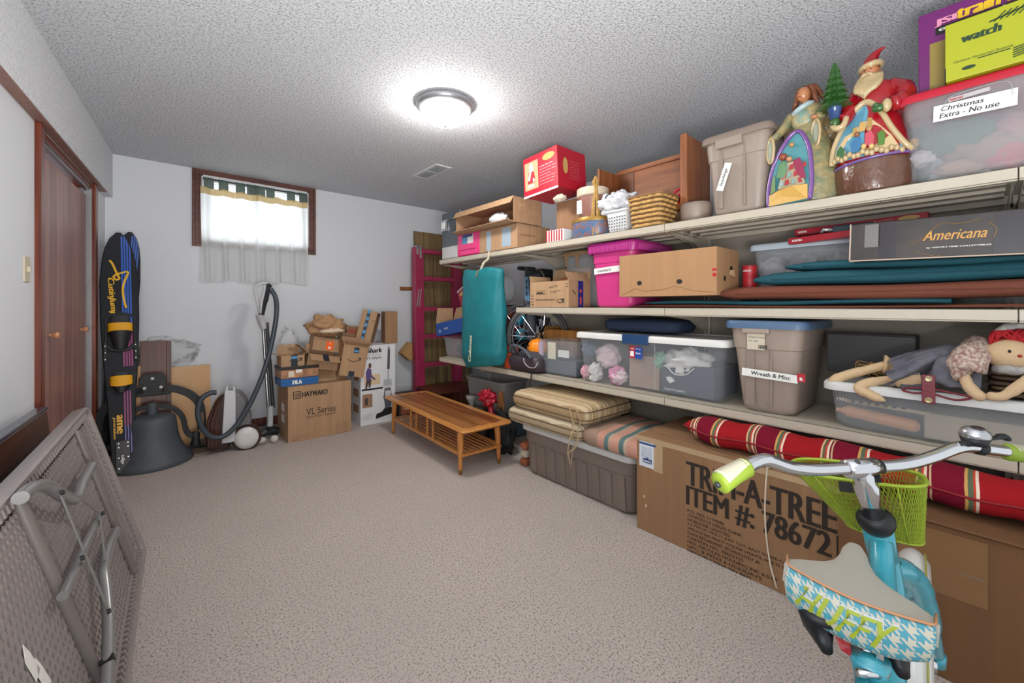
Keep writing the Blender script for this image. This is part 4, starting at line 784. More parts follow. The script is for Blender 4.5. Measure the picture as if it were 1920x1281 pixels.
g = G(); g.bar((.02, .03, hT+.002), (wT-.01, .20, hT+.006), .5, .003); g.b.free()
g = G(); g.hexa([(.03, .10, hT+.001), (wT-.01, .02, hT+.001), (wT-.01, .53, hT+.001), (.03, .53, hT+.001), (.03, .10, hT+.006), (wT-.01, .02, hT+.008), (wT-.01, .53, hT+.008), (.03, .53, hT+.006)]); obj('top_board', g, mbox, tb)
for a_, b_ in ((.045, .13), (.055, .085)):
    g = G(); g.ball((a_, -.001, b_+.05), (.004, .002, .009), 8, 6); obj('tear', g, mat('torn paper', 'd6c09b', .9), tb)
# ---- second big carton at the right edge
X2 = 1.90; o2y = .355; h2 = at(1765, 985, X=X2).z
bb2 = carton('cardboard_box', 'huge plain brown carton at the right edge behind the bicycle', 'box', (X2, o2y, .001), .95, .62, h2, card('big carton b', '6f4d2e', .05), rz=SH)
g = G(); g.hexa([(0, -.012, h2+.004), (.95, -.014, h2-.002), (.95, .6, h2+.002), (0, .6, h2+.002), (0, -.012, h2+.010), (.95, -.014, h2+.006), (.95, .6, h2+.008), (0, .6, h2+.008)]); obj('top_flap', g, card('big carton b', '6f4d2e'), bb2, bevel=.002)
fpatch(bb2, 'front', .16, h2-.22, .20, .20, mat('tape gloss', '96704a', .2, alpha=.75), 'tape'); q = at(1797, 1068, X=X2); fpatch(bb2, 'front', o2y-q.y, q.z-.012, .055, .003, mat('staple', 'd9d6cf', .4), 'scratch', rot=-2)
# ---- long red striped cushion squeezed under the bottom shelf
mrs = stripes('red stripe', [(0, 'a0191f'), (.24, 'd8b98e'), (.262, '6a5f45'), (.30, 'c53a34'), (.32, 'e8d2b8'), (.345, '7a1229'), (.365, 'c9b088'), (.385, '7a1029'), (.66, 'cfa25c'), (.685, '5e6a52'), (.73, 'c9452f'), (.75, 'ead7c2'), (.775, 'a0191f')], .27, 'x', warp=.02)
ys = at(1270, 600, X=2.0).y; lc = ys+.28
r = thing('bench_cushion', 'long red striped bench cushion lying on the cartons under the bottom shelf', 'cushion', (1.985, ys, hT+.012), SH)
def cush_pt(u, v):
    x = u*lc; r_ = .062*(1-(1-min(1, u*6))**3)*(.9+.16*abs(sin(x*11.6)))+.002; a = v*2*pi; return (x, .085+1.35*r_*cos(a)+.01*sin(x*5), .064+min(r_*sin(a)*1.0, .2)+.004*sin(x*23))
g = G(); rings = [[cush_pt(i/70, j/20) for j in range(20)] for i in range(71)]; g.loft(rings); obj('cover', g, mrs, r, smooth='all')
g = G(); g.tube([(cush_pt(i/70, .5)[0], cush_pt(i/70, .5)[1]-.002, cush_pt(i/70, .5)[2]) for i in range(71)], .004, 6); obj('piping', g, mat('dark red piping', '8c1a22', .8), r, smooth='all')
# ---- clutter between coffee table and tub
go = at(868, 705, X=2.30)
tg = tote('storage_tub', 'open grey plastic tub under the left end of the bottom shelf, behind the coffee table', (2.30, go.y, .22), .62, .34, at(862, 702, X=2.30).z-.22, mat('grey tub', '8c8c8a', .45), None, taper=.06, rad=.05, band=.12)
g = G(); g.box(2.32, go.y-.62, .001, 2.60, go.y-.03, .218); tag(obj('plastic_crate', g, mat('dusty blue box', '56646c', .6), bevel=.01), 'low dusty blue box on the floor under the grey tub', 'box')
bo = at(915, 745, X=2.06); rb = blob('red_bow', 'shiny red ribbon bow beside the coffee table top, under the shelf', 'bow', bo, (.055, .075, .055), mat('red satin', 'a3132a', .3), .8, 8, 6, n=36, mm=22)
g = G(); g.tube([(.0, -.02, -.04), (.02, -.03, -.14), (0, -.05, -.21)], [.02, .03, .016], 8); obj('ribbon_tail', g, mat('red satin', 'a3132a', .3), rb, smooth='all')
gb = at(884, 750, X=2.14); t_ = thing('table_lamp', 'small greyish turned stand next to the red bow under the shelf', 'stand', (gb.x, gb.y, .218)); g = G(); g.lathe([(.05, .17), (.045, .14), (.022, .10), (.02, .05), (.035, .0)], 16, (0, 0, -.0)); obj('stem', g, mat('grey stand', '8e8a84', .6), t_, smooth='all'); g = G(); g.lathe([(.06, -.215), (.06, -.2), (.03, -.1), (.034, 0)], 16); obj('base', g, MC['grey stand'], t_, smooth='all')
wp = at(937, 775, X=2.26); wt = at(936, 733, X=2.26)
t_ = thing('wooden_paddle', 'tan wooden board end with a rounded tip standing between coffee table and cushions', 'board', (2.26, wp.y, .0015), SH); hh = wt.z
g = G(); g.prismy([(-.035, 0), (.035, 0), (.035, hh*.55), (.05, hh*.72), (.035, hh*.82), (.035, hh*.95), (.01, hh), (-.012, hh*.985), (-.03, hh*.85), (-.035, hh*.7)], 0, .018); obj('board', g, wood('paddle wood', 'a56d3c', 'c08a55', 'z', 1), t_, bevel=.003)
g = G(); p_ = at(868+10, 745, X=2.1); t_ = thing('dark_pot', 'dark round pot between the grey stand and the red bow', 'pot', (2.13, at(905, 760, X=2.13).y, .001)); g.lathe([(.05, .0), (.085, .02), (.10, .1), (.10, .26), (.085, .30), (.06, .31), (.055, .30)], 24); obj('body', g, mat('dark brown pot', '2a1f1c', .4), t_, smooth='all'); g = G(); g.lathe([(.06, .305), (.066, .312), (.06, .32)], 24); obj('rim', g, mat('dark brown pot', '2a1f1c', .4), t_, smooth='all')
bg = at(938, 868, Z=0); b_ = blob('black_bag', 'black cloth bag slumped on the carpet behind the near coffee table leg', 'bag', (2.12, at(940, 800, X=2.12).y, .155), (.075, .13, .155), mat('black cloth', '141414', .8, bump=.3, bs=30), .45, 5, 8, n=36, mm=24)
g = G(); g.tube(spline([(-.03, .03, .13), (-.05, .06, .17), (-.04, .0, .19), (-.03, -.05, .15)], 5), .008, 6); obj('handle', g, MC['black cloth'], b_, smooth='all')
fb = at(967, 845, X=2.05); 
for i, (c1, lb) in enumerate((('9a5a3a', 'folded rust cloth at the foot of the taupe tub, lowest of three'), ('c8bda8', 'folded cream cloth at the foot of the taupe tub, middle of three'), ('a6613f', 'folded orange brown cloth at the foot of the tub, top of three'))):
    g = G(); pillow(g, .10, .07, .055, .02, puff=.004); o_ = obj('folded_cloth', g, mat('fold '+c1, c1, .9), smooth='all', loc=(2.075-.02, ya+.03, .001+i*.060)); tag(o_, lb, 'cloth', 'folded cloths beside the tub')
sp = at(1010, 714, X=2.07); t_ = thing('strap', 'black webbing strap hanging over the bottom shelf edge above the cushions', 'strap', (2.094, at(998, 700, X=2.094).y, Z1-.02)); g = G(); g.tube(spline([(.03, 0, .026), (-.006, 0, .026), (-.01, 0, 0), (-.008, .012, -.05), (.0, .0, -.07)], 5), .006, 6, sq=.4); obj('webbing', g, mblk, t_, smooth='all')
# ================================================================ on the shelves
mclr = mat('clear plastic', 'c3c9cf', .2, alpha=.13); mclr2 = mat('frosted plastic', 'bfc4c8', .3, alpha=.22); mwl = mat('white lid', 'd9d8d4', .4); mpaper = mat('tape paper', 'e2e2dc', .75); mhand = mat('marker', '26282b', .7)
def box_at(name, label, cat, pl, pr, pt, X, z0, depth, m, ptx=None, **k):
    """box whose front face lies in plane X between two pixel columns, top edge through pixel row pt"""
    y0, y1 = shelf(pl, pr, X); h = at(ptx or pl, pt, X=X).z-z0
    r = carton(name, label, cat, (X, y0, z0), y0-y1, depth, h, m, rz=SH, **k); r['_d'] = (y0-y1, depth, h); return r
def fr(root, px, py, dx=0):
    """pixel -> local front coordinates of a shelf thing"""
    o = root.location; q = at(px, py, X=o.x+dx); return o.y-q.y, q.z-o.z
# ---------- bottom level, left bay
e = .002
z = Z1+e
ya, yb = shelf(827, 878, 2.14); b = tote('storage_bin', 'small clear plastic bin at the far left end of the bottom shelf', (2.14, ya, z), ya-yb, .30, at(827, 632, X=2.14).z-z, mclr2, None, taper=.04, rad=.03, band=.15)
LZ = at(827, 632, X=2.14).z+.002
g = G(); g.ball((0, 0, 0), (.10, .10, .07), 16, 10, .3, 5, 2); tag(obj('dark_cloth', g, mat('slate cloth', '4c545c', .8), smooth='all', loc=(2.29, (ya+yb)/2, z+.09)), 'dark slate cloth inside the small clear bin at the far left of the shelf', 'cloth')
mbx = mat('blue print box', '1f4f9c', .45)
y0, y1 = shelf(818, 868, 2.13)
bx = carton('cardboard_box', 'open blue printed box with brown flap raised, tilted on the small clear bin', 'box', (2.13, y0-.01, LZ), y0-y1+.05, .20, .125, mbx, rot=(0, radians(-9), SH), flaps={'left': -15, 'back': 20, 'front': None, 'right': None}, fl={'left': .16, 'back': .17}); text(bx, 'USA', mpaper, (.05, -.001, .03), (1, 0, 0), (0, 0, 1), .04, .03, bold=.02); text(bx, 'MEDIUM', mpaper, (.15, -.001, .05), (1, 0, 0), (0, 0, 1), .07, .018, bold=.02)
for ch in bx.children:
    if ch.name.startswith('flap'): ch.data.materials[0] = mk2
# tall red box toppled to the left
mrb = mat('crimson box', '9c1838', .35); mgold = mat('gold oval', 'c9a25c', .35)
p = at(880, 668, X=2.36)
rb_ = carton('cardboard_box', 'tall crimson gift box with gold ovals toppled to the left behind the teal bag', 'box', (2.36, p.y-.03, Z1+.15), .20, .20, .56, mrb, rot=(0, radians(-27), SH), seam=False)
def oval(root, a, b, w, h, m, nm='oval_label', face='front'):
    g = G(); P = [(a+w*cos(t), b+h*sin(t)) for t in [2*pi*i/20 for i in range(20)]]; 
    if face == 'front': g.prismy(P, -.0018, -.0006)
    else: d_ = root['_d']; g.loft([[(d_[0]+.0006, x, z_) for x, z_ in P], [(d_[0]+.0018, x, z_) for x, z_ in P]])
    return obj(nm, g, m, root)
oval(rb_, .06, .50, .032, .02, mgold); oval(rb_, .10, .47, .032, .02, mgold, face='right')
for i in range(5): ftext(rb_, 'front', 'Collectors porcelain figure', .03, .40-i*.022, .12, .010, mwhite)
fpatch(rb_, 'front', .0, .545, .20, .012, mwhite, 'lid_edge')
# teal bag hanging on a cord from the top shelf
mteal = mat('teal fabric', '087078', .6, var=.12, vs_=6, bump=.35, bs=12)
bt = at(905, 507, X=2.02); bb_ = at(905, 688, X=2.02); wL, wR = at(868, 600, X=2.02).y, at(944, 600, X=2.02).y
BH = bt.z-bb_.z; BW = wL-wR; yc = (wL+wR)/2
bag = thing('hanging_bag', 'long teal fabric bag hanging on a cord from the top shelf edge', 'bag', (2.03, yc, bb_.z), SH)
g = G(); rings = []; N = 30
for i in range(N+1):
    t = i/N; w_ = BW/2*(.80+.22*min(1, t*6)*(1-.10*t)) if t < .93 else BW/2*(1-.12*((t-.93)/.07)**2); w_ = BW/2*min(1, .82+t*1.5)*(1-.10*t); d_ = .085*min(1, .5+t*4)*(1-.25*t)
    if t > .94: d_ *= .8
    ring = []
    for j in range(40):
        a = 2*pi*j/40; ca, sa = cos(a), sin(a); x = w_*(abs(ca)**.75)*(1 if ca > 0 else -1); y = d_*(abs(sa)**.8)*(1 if sa > 0 else -1)
        f_ = 1+.05*noise.noise(V((x*9+t*3, y*6, t*3)))+.10*noise.noise(V((x*26-t*3, y*20, t*3)))*min(1, .3+abs(sa)*1.5)
        zz_ = t*BH+(.028*abs(sin(x/w_*2.6+.3))*max(0, (t-.8)/.2)-.012*max(0, (t-.8)/.2))+(.035*(x/w_)*(1-t)**3); ring.append((x*f_-.02*(1-t)*0, y*f_, zz_))
    rings.append(ring)
sub = rings+[[(x*.7, y*.45, z_-.012) for x, y, z_ in rings[-1]], [(x*.2, y*.2, z_-.02) for x, y, z_ in rings[-1]]]
g.loft(sub); obj('body', g, mteal, bag, smooth='all')
text(bag, 'Coleman', mat('cream print', 'd9d8b4', .6), (-.035, -.098, .045), (0.08, .0, 1), (-1, 0, 0.08), .21, .035, shear=.2, bold=.03)
g = G(); g.tube(spline([(.04, -.075, BH-.005), (.035, -.085, BH-.03), (.025, -.085, BH-.06)], 5), .007, 6, sq=.5); obj('toggle', g, mat('wood toggle', '8a6f58', .5), bag, smooth='all')
g = G(); g.tube(spline([(-.02, 0, BH-.01), (-.012, .0, BH+.03), (-.005, .02, BH+.07), (.0, .055, BH+.10), (.004, .062, Z3-bb_.z+.01)], 6), [.010, .009, .013]+[.013, .011, .008]*7+[.006], 7); obj('cord', g, mat('rope cream', 'b8b09a', .9, bump=.5, bs=60), bag, smooth='all')
g = G(); g.prismy([(-.05, BH-.01), (.0, BH-.02), (-.01, BH+.03)], -.012, -.008); obj('tag', g, mwhite, bag)
# folded wheelchair
mtyre = mat('tyre grey', '4a4745', .55); mchr = mat('chrome', 'd5d7da', .12, 1); mseat = mat('dark vinyl', '2b3038', .55)
wc = at(976, 616, X=2.26); wch = thing('wheelchair', 'folded wheelchair with grey tyres standing on the bottom shelf behind the teal bag', 'wheelchair', (2.27, wc.y, z), SH)
RW = .255
def wheel(x, y, nm='wheel', R_=RW, rot_=55, m1=mtyre, hand=True, parent=wch, sp=14, wz=None):
    M = Matrix.Translation((x, y, (wz if wz is not None else R_+.006))) @ Matrix.Rotation(radians(rot_), 4, 'Z')
    circ = lambda r_, yy: [(r_*cos(2*pi*i/40), yy, r_*sin(2*pi*i/40)) for i in range(40)]
    g = G(); g.M = M; g.tube(circ(R_-.014, 0), .017, 10, closed=True); w = obj(nm, g, m1, parent, smooth='all')
    g = G(); g.M = M; g.tube(circ(R_-.030, 0), .008, 8, closed=True); obj('rim', g, mat('dark grey rail', '55565a', .35, .5), w, smooth='all')
    if hand: g = G(); g.M = M; g.tube(circ(R_-.045, -.03), .0075, 8, closed=True); obj('hand_rim', g, mat('dark grey rail', '55565a', .35, .5), w, smooth='all')
    for i in range(sp): a = 2*pi*i/sp; g = G(); g.M = M; g.tube([(.018*cos(a+.7), .01*(-1)**i, .018*sin(a+.7)), ((R_-.03)*cos(a), 0, (R_-.03)*sin(a))], .0010 if hand else .0009, 5); obj('spoke', g, mchr, w)
    g = G(); g.M = M; g.cyl((0, -.03, 0), (0, .03, 0), .02, n=14); obj('hub', g, mdk, w, smooth=True); return w
wheel(-.03, .04); wheel(.13, .06)
g = G(); g.tube(spline([(.02, .12, .20), (.03, .14, .45), (.03, .14, .74), (.02, .06, .80), (.02, -.02, .805)], 6), .011, 10); obj('back_tube', g, mchr, wch, smooth='all')
g = G(); g.tube(spline([(.12, .12, .20), (.13, .14, .45), (.12, .14, .74), (.11, .06, .79), (.11, -.02, .795)], 6), .011, 10); obj('back_tube', g, mchr, wch, smooth='all')
for x, zz_ in ((.02, .805), (.11, .795)): g = G(); g.tube([(x, .04, zz_), (x, -.05, zz_)], .017, 10); obj('push_grip', g, mrub, wch, smooth=True)
g = G(); g.sheet(lambda u, v: (lerp(-.01, .13, u)+.01*sin(v*6), .10-.05*sin(pi*u), lerp(.45, .76, v)), 10, 8, .012); obj('backrest', g, mseat, wch, smooth='all')
g = G(); g.sheet(lambda u, v: (lerp(.0, .11, u)+.015*sin(v*4), .05-.06*sin(pi*u), lerp(.28, .55, v)*1-.05*abs(u-.5)), 10, 8, .015); obj('seat', g, mseat, wch, smooth='all')
g = G(); g.bar((.02, .10, .12), (.20, .12, .40), .02, .014, up=(0, 1, 0)); g.bar((.20, .10, .14), (.04, .12, .42), .02, .014, up=(0, 1, 0)); obj('cross_brace', g, mchr, wch)
for x, y in ((.05, .2), (.16, .22)):
    wheel(x, y, 'caster', .05, 55, mtyre, False, sp=6, wz=.056)
# things crowded behind the wheelchair
bx = carton('cardboard_box', 'black box with pale blue label standing behind the wheelchair under the top shelf', 'box', (2.40, at(984, 560, X=2.40).y, 1.08), .20, .14, .42, mat('black card', '1c1d20', .45), rz=SH); fpatch(bx, 'front', 0, .10, .11, .26, mat('pale blue label', '6f9cc0', .5), 'label')
for i in range(3):
    for j in range(2): ftext(bx, 'front', 'B' if j else 'E', .018+.045*j, .30-.05*i, .022, .036, mink, bold=.05)
g = G(); pillow(g, .34, .2, .30, .06); o_ = obj('white_case', g, mat('white moulded case', 'c3c6c9', .4), smooth='all', loc=(2.40, at(900, 560, X=2.40).y, 1.20)); o_.rotation_euler = (0, 0, SH); tag(o_, 'large rounded white case behind the top of the teal bag', 'case')
g = G(); g.box(0, 0, 0, .42, .16, .30); o_ = obj('support_box', g, mat('maroon card', '5a1a28', .6), bevel=.004, loc=(2.42, at(905, 560, X=2.42).y, .89)); o_.rotation_euler = (0, 0, SH); o_.name = 'maroon_box'; tag(o_, 'dark maroon box under the white case in the left bay', 'box')
g = G(); g.box(0, 0, 0, .50, .12, .195); o_ = obj('dark_crate', g, mat('dark navy crate', '20262c', .6), bevel=.004, loc=(2.46, at(905, 560, X=2.42).y, z)); o_.rotation_euler = (0, 0, SH); tag(o_, 'dark crate at the back of the left bay under the maroon box', 'crate')
bl_ = at(985, 600, X=2.48)
for i, (a, b, r_) in enumerate(((972, 600, .05), (990, 592, .05), (978, 628, .055), (962, 636, .045))):
    q = at(a, b, X=2.50); blob('swim_float', ['light blue', 'pale cyan', 'bright blue', 'deep teal'][i]+' inflatable piece '+['left of', 'right of', 'below', 'low beside'][i]+' the others seen through the wheelchair spokes', 'float', (2.50 if i < 3 else 2.42, q.y, q.z), (r_, r_*1.1, r_), mat('float blue', '1f93b4', .35), .15, 4, i)
g = G(); g.box(0, 0, 0, .36, .02, .50); o_ = obj('teal_cloth', g, mat('dark teal panel', '0d5f68', .7), bevel=.004, loc=(2.585, at(928, 600, X=2.585).y, z+.01)); o_.rotation_euler = (0, 0, SH); o_.name = 'teal_board'; tag(o_, 'dark teal fabric covered board behind the wheelchair', 'board')
g = G(); g.box(0, 0, 0, .03, .10, .18); o_ = obj('orange_pack', g, mat('orange print', 'd9562c', .5), bevel=.003, loc=(2.13, at(946, 660, X=2.13).y, z)); o_.rotation_euler = (0, 0, SH); o_.scale = (2.0, 1, 1); tag(o_, 'narrow orange box between the wheelchair tyres on the bottom shelf', 'box')
blob('orange_toy', 'orange and brown soft shape behind the top of the wheelchair tyre', 'toy', at(955, 585, X=2.40), (.03, .05, .04), mat('orange toy', 'b5501f', .6), .3, 5, 3)
# pumpkin and booster seat
pk = at(1006, 643, X=2.22); t_ = thing('plastic_pumpkin', 'round orange plastic pumpkin with brown stem beside the wheelchair', 'pumpkin', (2.24, pk.y, Z1+.094)); t_.scale = (.78, .78, .78); g = G(); rings = []
for i in range(17):
    a = -pi/2+.05+(pi-.1)*i/16; rings.append([(.105*cos(a)*(1+.06*abs(cos(4*b_)))*cos(b_), .105*cos(a)*(1+.06*abs(cos(4*b_)))*sin(b_), .10+.10*sin(a)) for b_ in [2*pi*j/48 for j in range(48)]])
g.loft(rings); obj('body', g, mat('pumpkin orange', 'f08a12', .35), t_, smooth='all'); g = G(); g.tube(spline([(0, 0, .19), (.0, -.006, .225), (.0, -.025, .255)], 4), [.016]*4+[.011]*5, 8); obj('stem', g, mat('stem brown', '7a5c3c', .6), t_, smooth='all')
g = G(); q = (-.103, .03, .14); g.prism([(-.09, .015), (-.09, .05), (-.075, .05), (-.075, .015)], .14, .16); g.b.free()
g = G(); g.ball((-.085, .045, .13), (.018, .014, .012), 10, 6); obj('eye', g, mink, t_, smooth='all')
g = G(); g.lathe([(.09, -.118), (.10, -.06), (.085, .0), (.07, .02), (.001, .02)], 20); obj('black_base', g, mrub, t_, smooth=True)
s0, s1 = shelf(947, 1006, 2.07); t_ = thing('booster_seat', 'dark purple brown child booster seat with curved light piping on the shelf edge', 'booster seat', (2.075, s0, z), SH); sw_ = s0-s1; hs_ = at(950, 662, X=2.075).z-z
g = G(); pillow(g, sw_, .30, hs_, .06, puff=.01); obj('base', g, mat('plum plastic', '382e35', .5), t_, smooth='all')
g = G(); g.M = Matrix.Translation((sw_*.25, .02, hs_*.7)) @ Matrix.Rotation(radians(8), 4, 'Y'); pillow(g, sw_*.72, .26, hs_*.55, .06, puff=.02); obj('pad', g, mat('charcoal pad', '3f4046', .8), t_, smooth='all')
g = G(); g.tube(spline([(sw_*.05, .02, hs_*1.05), (sw_*.25, .0, hs_*1.5), (sw_*.6, -.005, hs_*1.35), (sw_*.85, -.01, hs_*.9)], 6), [.012]*19, 8); obj('armrest', g, mat('slate foam', '4d545c', .7), t_, smooth='all')
g = G(); g.tube(spline([(sw_*.62, -.008, hs_*.85), (sw_*.66, -.012, hs_*.6), (sw_*.8, -.012, hs_*.38), (sw_*.96, -.008, hs_*.42), (sw_*1.0, .01, hs_*.7)], 6), .005, 6, sq=.6); obj('piping', g, mat('light trim', 'b5adb3', .4), t_, smooth='all')
# ---------- bottom level, clear bins with things in them
def stuffin(name, label, cat, px, py, X, r_, m, nz=.4, ns=6, seed=0): return blob(name, label, cat, at(px, py, X=X), r_, m, nz, ns, seed)
X_ = 2.13; ya, yb = shelf(1006, 1078, X_); hb1 = at(1006, 636, X=X_).z-z
tote('storage_bin', 'open clear bin of pictures between the booster seat and the big lidded bin', (X_, ya, z), ya-yb, .26, hb1, mclr, None, taper=.04, rad=.03, band=.14)
g = G(); g.box(2.18, yb+.03, z+.012, 2.35, ya-.04, z+hb1*.45); tag(obj('blue_grey_box', g, mat('slate box', '4c5662', .7), bevel=.004), 'slate grey box in the bottom of the open clear bin', 'box')
q = at(1040, 660, X=2.18); 
for i, (a, b, w_, h_, c_) in enumerate(((1034, 676, .075, .12, 'd8d2b8'), (1014, 684, .045, .12, 'b9a5b4'), (1056, 672, .10, .05, 'dcdcda'))):
    q = at(a, b, X=2.158+.004*i); g = G(); g.box(0, 0, 0, w_, .008, h_); o_ = obj('picture_card', g, mat('card '+c_, c_, .5), loc=(2.158+.004*i, q.y+w_/2, z+hb1*.45+.002+(.02 if i == 2 else 0))); o_.rotation_euler = (0, 0, SH); tag(o_, ('cream picture card', 'lilac card', 'white card')[i]+' standing inside the open clear bin', 'card')
w0, w1 = shelf(1022, 1072, 2.41); r_ = carton('wood_grain_box', 'open wood grain box standing behind the open clear bin', 'box', (2.41, w0+.01, z+.0), w0-w1+.06, .19, at(1022, 617, X=2.41).z-z, wood('woodgrain print', '9a6331', 'b8803f', 'z', 1.2, .5), rz=SH, flaps={'left': 5}, fl={'left': .02})
X_ = 2.115; ya, yb = shelf(1078, 1362, X_); hb2 = at(1078, 622, X=X_).z-z; hb2 = max(hb2, at(1362, 640, X=X_).z-z)
BIG = tote('storage_bin', 'big clear bin with white lid and dark blue latch full of stuffed toys', (X_, ya, z), ya-yb, .42, hb2, mclr, mwl, taper=.05, rad=.035, band=.10, lidh=.034)
wB = ya-yb; q0, q1 = fr(BIG, 1168, 640), fr(BIG, 1216, 640)
g = G(); g.box(q0[0], -.012, hb2-.052, q1[0], .004, hb2+.003); g.box(q0[0], -.012, hb2, q1[0], .03, hb2+.004); obj('latch', g, mat('navy latch', '1f4068', .4), BIG, bevel=.003)
g = G(); a = fr(BIG, 1178, 652)[0]; g.box(a, .012, hb2-.135, a+.07, .0135, hb2-.065); lb = obj('label', g, mred, BIG); g = G(); g.box(a+.038, .0105, hb2-.138, a+.085, .012, hb2-.068); obj('label', g, mat('label blue', '244a9c', .5), BIG)
text(BIG, 'STORE', mwhite, (a+.008, .0095, hb2-.085), (1, 0, 0), (0, 0, 1), .026, .010, bold=.02); text(BIG, '16 qt', mwhite, (a+.046, .0095, hb2-.085), (1, 0, 0), (0, 0, 1), .03, .010, bold=.02); text(BIG, 'box', mwhite, (a+.046, .0095, hb2-.11), (1, 0, 0), (0, 0, 1), .03, .012, bold=.02)
g = G(); g.box(a+.006, .0108, hb2-.125, a+.030, .0120, hb2-.095); obj('label', g, mwhite, BIG)
for xx in (q1[0]+.03,): g = G(); g.box(xx, .010, .02, xx+.004, .014, hb2-.04); obj('rib', g, mclr2, BIG)
mpk = mat('pink plush', 'd28aa8', .95, bump=.6, bs=60); mpal = mat('pale pink plush', 'd9c3c6', .95, bump=.5, bs=50); mwp = mat('white plush', 'd2d0cc', .95, bump=.5, bs=40); mgp = mat('slate plush', '5d6a7c', .9)
for (nm, lb, px, py, r_, m, X2_, sd) in (('stuffed_toy', 'bright pink plush toy in the left half of the big clear bin', 1158, 705, (.05, .055, .055), mpk, 2.20, 1), ('stuffed_toy', 'pale pink frilly toy above the bright pink one in the big clear bin', 1140, 668, (.06, .08, .075), mpal, 2.24, 4),
    ('stuffed_toy', 'cream plush toy at the left end of the big clear bin', 1118, 705, (.05, .045, .06), mwp, 2.20, 7), ('stuffed_toy', 'slate blue plush at the upper left corner of the big clear bin', 1106, 655, (.05, .06, .05), mgp, 2.24, 2),
    ('stuffed_toy', 'small pink plush at the lower left corner of the big bin', 1098, 725, (.03, .035, .04), mat('rose plush', 'cf9aa6', .9), 2.18, 9), ('stuffed_toy', 'pink and white plush at the bottom middle of the big bin', 1162, 740, (.045, .05, .04), mpal, 2.19, 12),
    ('white_bag', 'knotted white plastic bag in the right half of the big clear bin', 1290, 680, (.09, .12, .075), mwp, 2.24, 5), ('green_bottle', 'pale green plastic bottle bundle beside the white bag in the big bin', 1240, 678, (.05, .045, .05), mat('pale green', '7fae92', .4), 2.22, 6)):
    blob(nm, lb, 'plush toy' if nm == 'stuffed_toy' else 'bag' if 'bag' in nm else 'bottle', V((X2_, at(px, py, X=X2_).y, max(z+.06, at(px, py, X=X2_).z))), r_, m, .38, 5, sd, n=36, mm=24)
a0, a1 = shelf(1178, 1234, 2.17); g = G(); g.box(2.18, a1, z+.012, 2.48, a0, z+hb2*.62); tag(obj('brown_box', g, mat('dull brown card', '9c8474', .8), bevel=.003), 'dull pinkish brown box in the middle of the big clear bin', 'box')
a0, a1 = shelf(1240, 1340, 2.17); o_ = carton('slipper_box', 'dark slate box with white bird drawing in the right half of the big bin', 'box', (2.17, a0, z+.012), a0-a1, .30, hb2*.50, mat('slate card', '3f4753', .7), rz=SH, seam=False); hsb = hb2*.50
g = G(); g.tube(spline([(.03, -.003, hsb-.005), (.07, -.003, hsb*.7), (.11, -.003, hsb*.66), (.15, -.003, hsb*.72), (.19, -.003, hsb-.01)], 5), .006, 6, sq=.4); obj('white_arc', g, mwhite, o_, smooth='all')
g = G()
for k in range(6): aa = .5+k*.32; g.tube([(.05, -.003, hsb*.35), (.05+.035*cos(aa), -.003, hsb*.35+.035*sin(aa))], .0035, 5)
obj('bird_print', g, mwhite, o_); ftext(o_, 'front', 'Keds & Sneakers', .02, .015, .12, .014, MC['tape paper'])
g = G(); pillow(g, .55, .30, .075, .08, puff=.02); o_ = obj('folded_tarp', g, mat('navy fabric', '27354f', .8), smooth='all', loc=(2.30, at(1125, 620, X=2.30).y, z+hb2+.006)); o_.rotation_euler = (0, 0, SH); tag(o_, 'folded dark navy fabric lying across the lid of the big clear bin', 'fabric')
# taupe tub with blue lid
mtan_ = mat('tan tub', '9c8c80', .42); mblid = mat('slate blue lid', '4c6684', .4)
X_ = 2.095; ya, yb = shelf(1357, 1512, X_); hw = at(1357, 600, X=X_).z-z
TW1 = tote('storage_tub', 'tall tan tub with slate blue lid and taped note Wreath & Misc', (X_, ya, z), ya-yb, .48, hw, mtan_, mblid, taper=.09, rad=.045, band=.27, lidh=.035, lidw=.014, lidlabel='slate blue lid')
wT_ = ya-yb
for a, b in ((.26, .04), (.56, .012)): 
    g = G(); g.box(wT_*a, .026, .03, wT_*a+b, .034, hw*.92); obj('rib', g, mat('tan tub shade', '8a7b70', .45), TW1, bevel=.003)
g = G(); g.box(wT_*.24, -.002, hw-.060, wT_*.58, .018, hw-.022); obj('handle', g, mtan_, TW1, bevel=.005)
a, b = wT_*.32, hw-.135
def notep(root, a, b, w, h, m, y=-.0, rot=0, nm='label', lean=.0):
    g = G(); q = Matrix.Rotation(radians(rot), 3, V((0, -1, 0))); u, v = q@V((1, 0, 0)), q@V((0, lean, 1)); o = V((a, y, b)); n = V((0, -1, 0))*.0012
    g.hexa([o, o+u*w, o+u*w+v*h, o+v*h, o+n, o+u*w+n, o+u*w+v*h+n, o+v*h+n]); return obj(nm, g, m, root), (lambda s, a2, b2, w2, h2, mm=mhand, **k: text(root, s, mm, o+u*a2+v*b2+n*1.15, u, v, w2, h2, **k))
_, t1 = notep(TW1, wT_*.30, hw-.135, wT_*.22, .09, mat('tub label', 'c4bba6', .6), y=.012)
t1('Rubbermaid', .012, .074, .05, .010, mred, bold=.03); t1('Storage Container', .006, .052, .075, .010); t1('22 gal', .006, .036, .04, .008)
for i in range(9): 
    g = G(); xx = wT_*.30+.048+i*.004; g.box(xx, .0102, hw-.130, xx+.0018+(i % 3)*.0006, .0106, hw-.112); obj('bar_code', g, mink, TW1)
n0, n1 = fr(TW1, 1388, 704), fr(TW1, 1493, 715); nw = n1[0]-n0[0]
_, t2 = notep(TW1, n0[0], n0[1]+.0, nw, .036, mpaper, y=.018, rot=-2.5)
t2('Wreath & Misc', nw*.18, .010, nw*.70, .018, shear=.1, bold=.015)
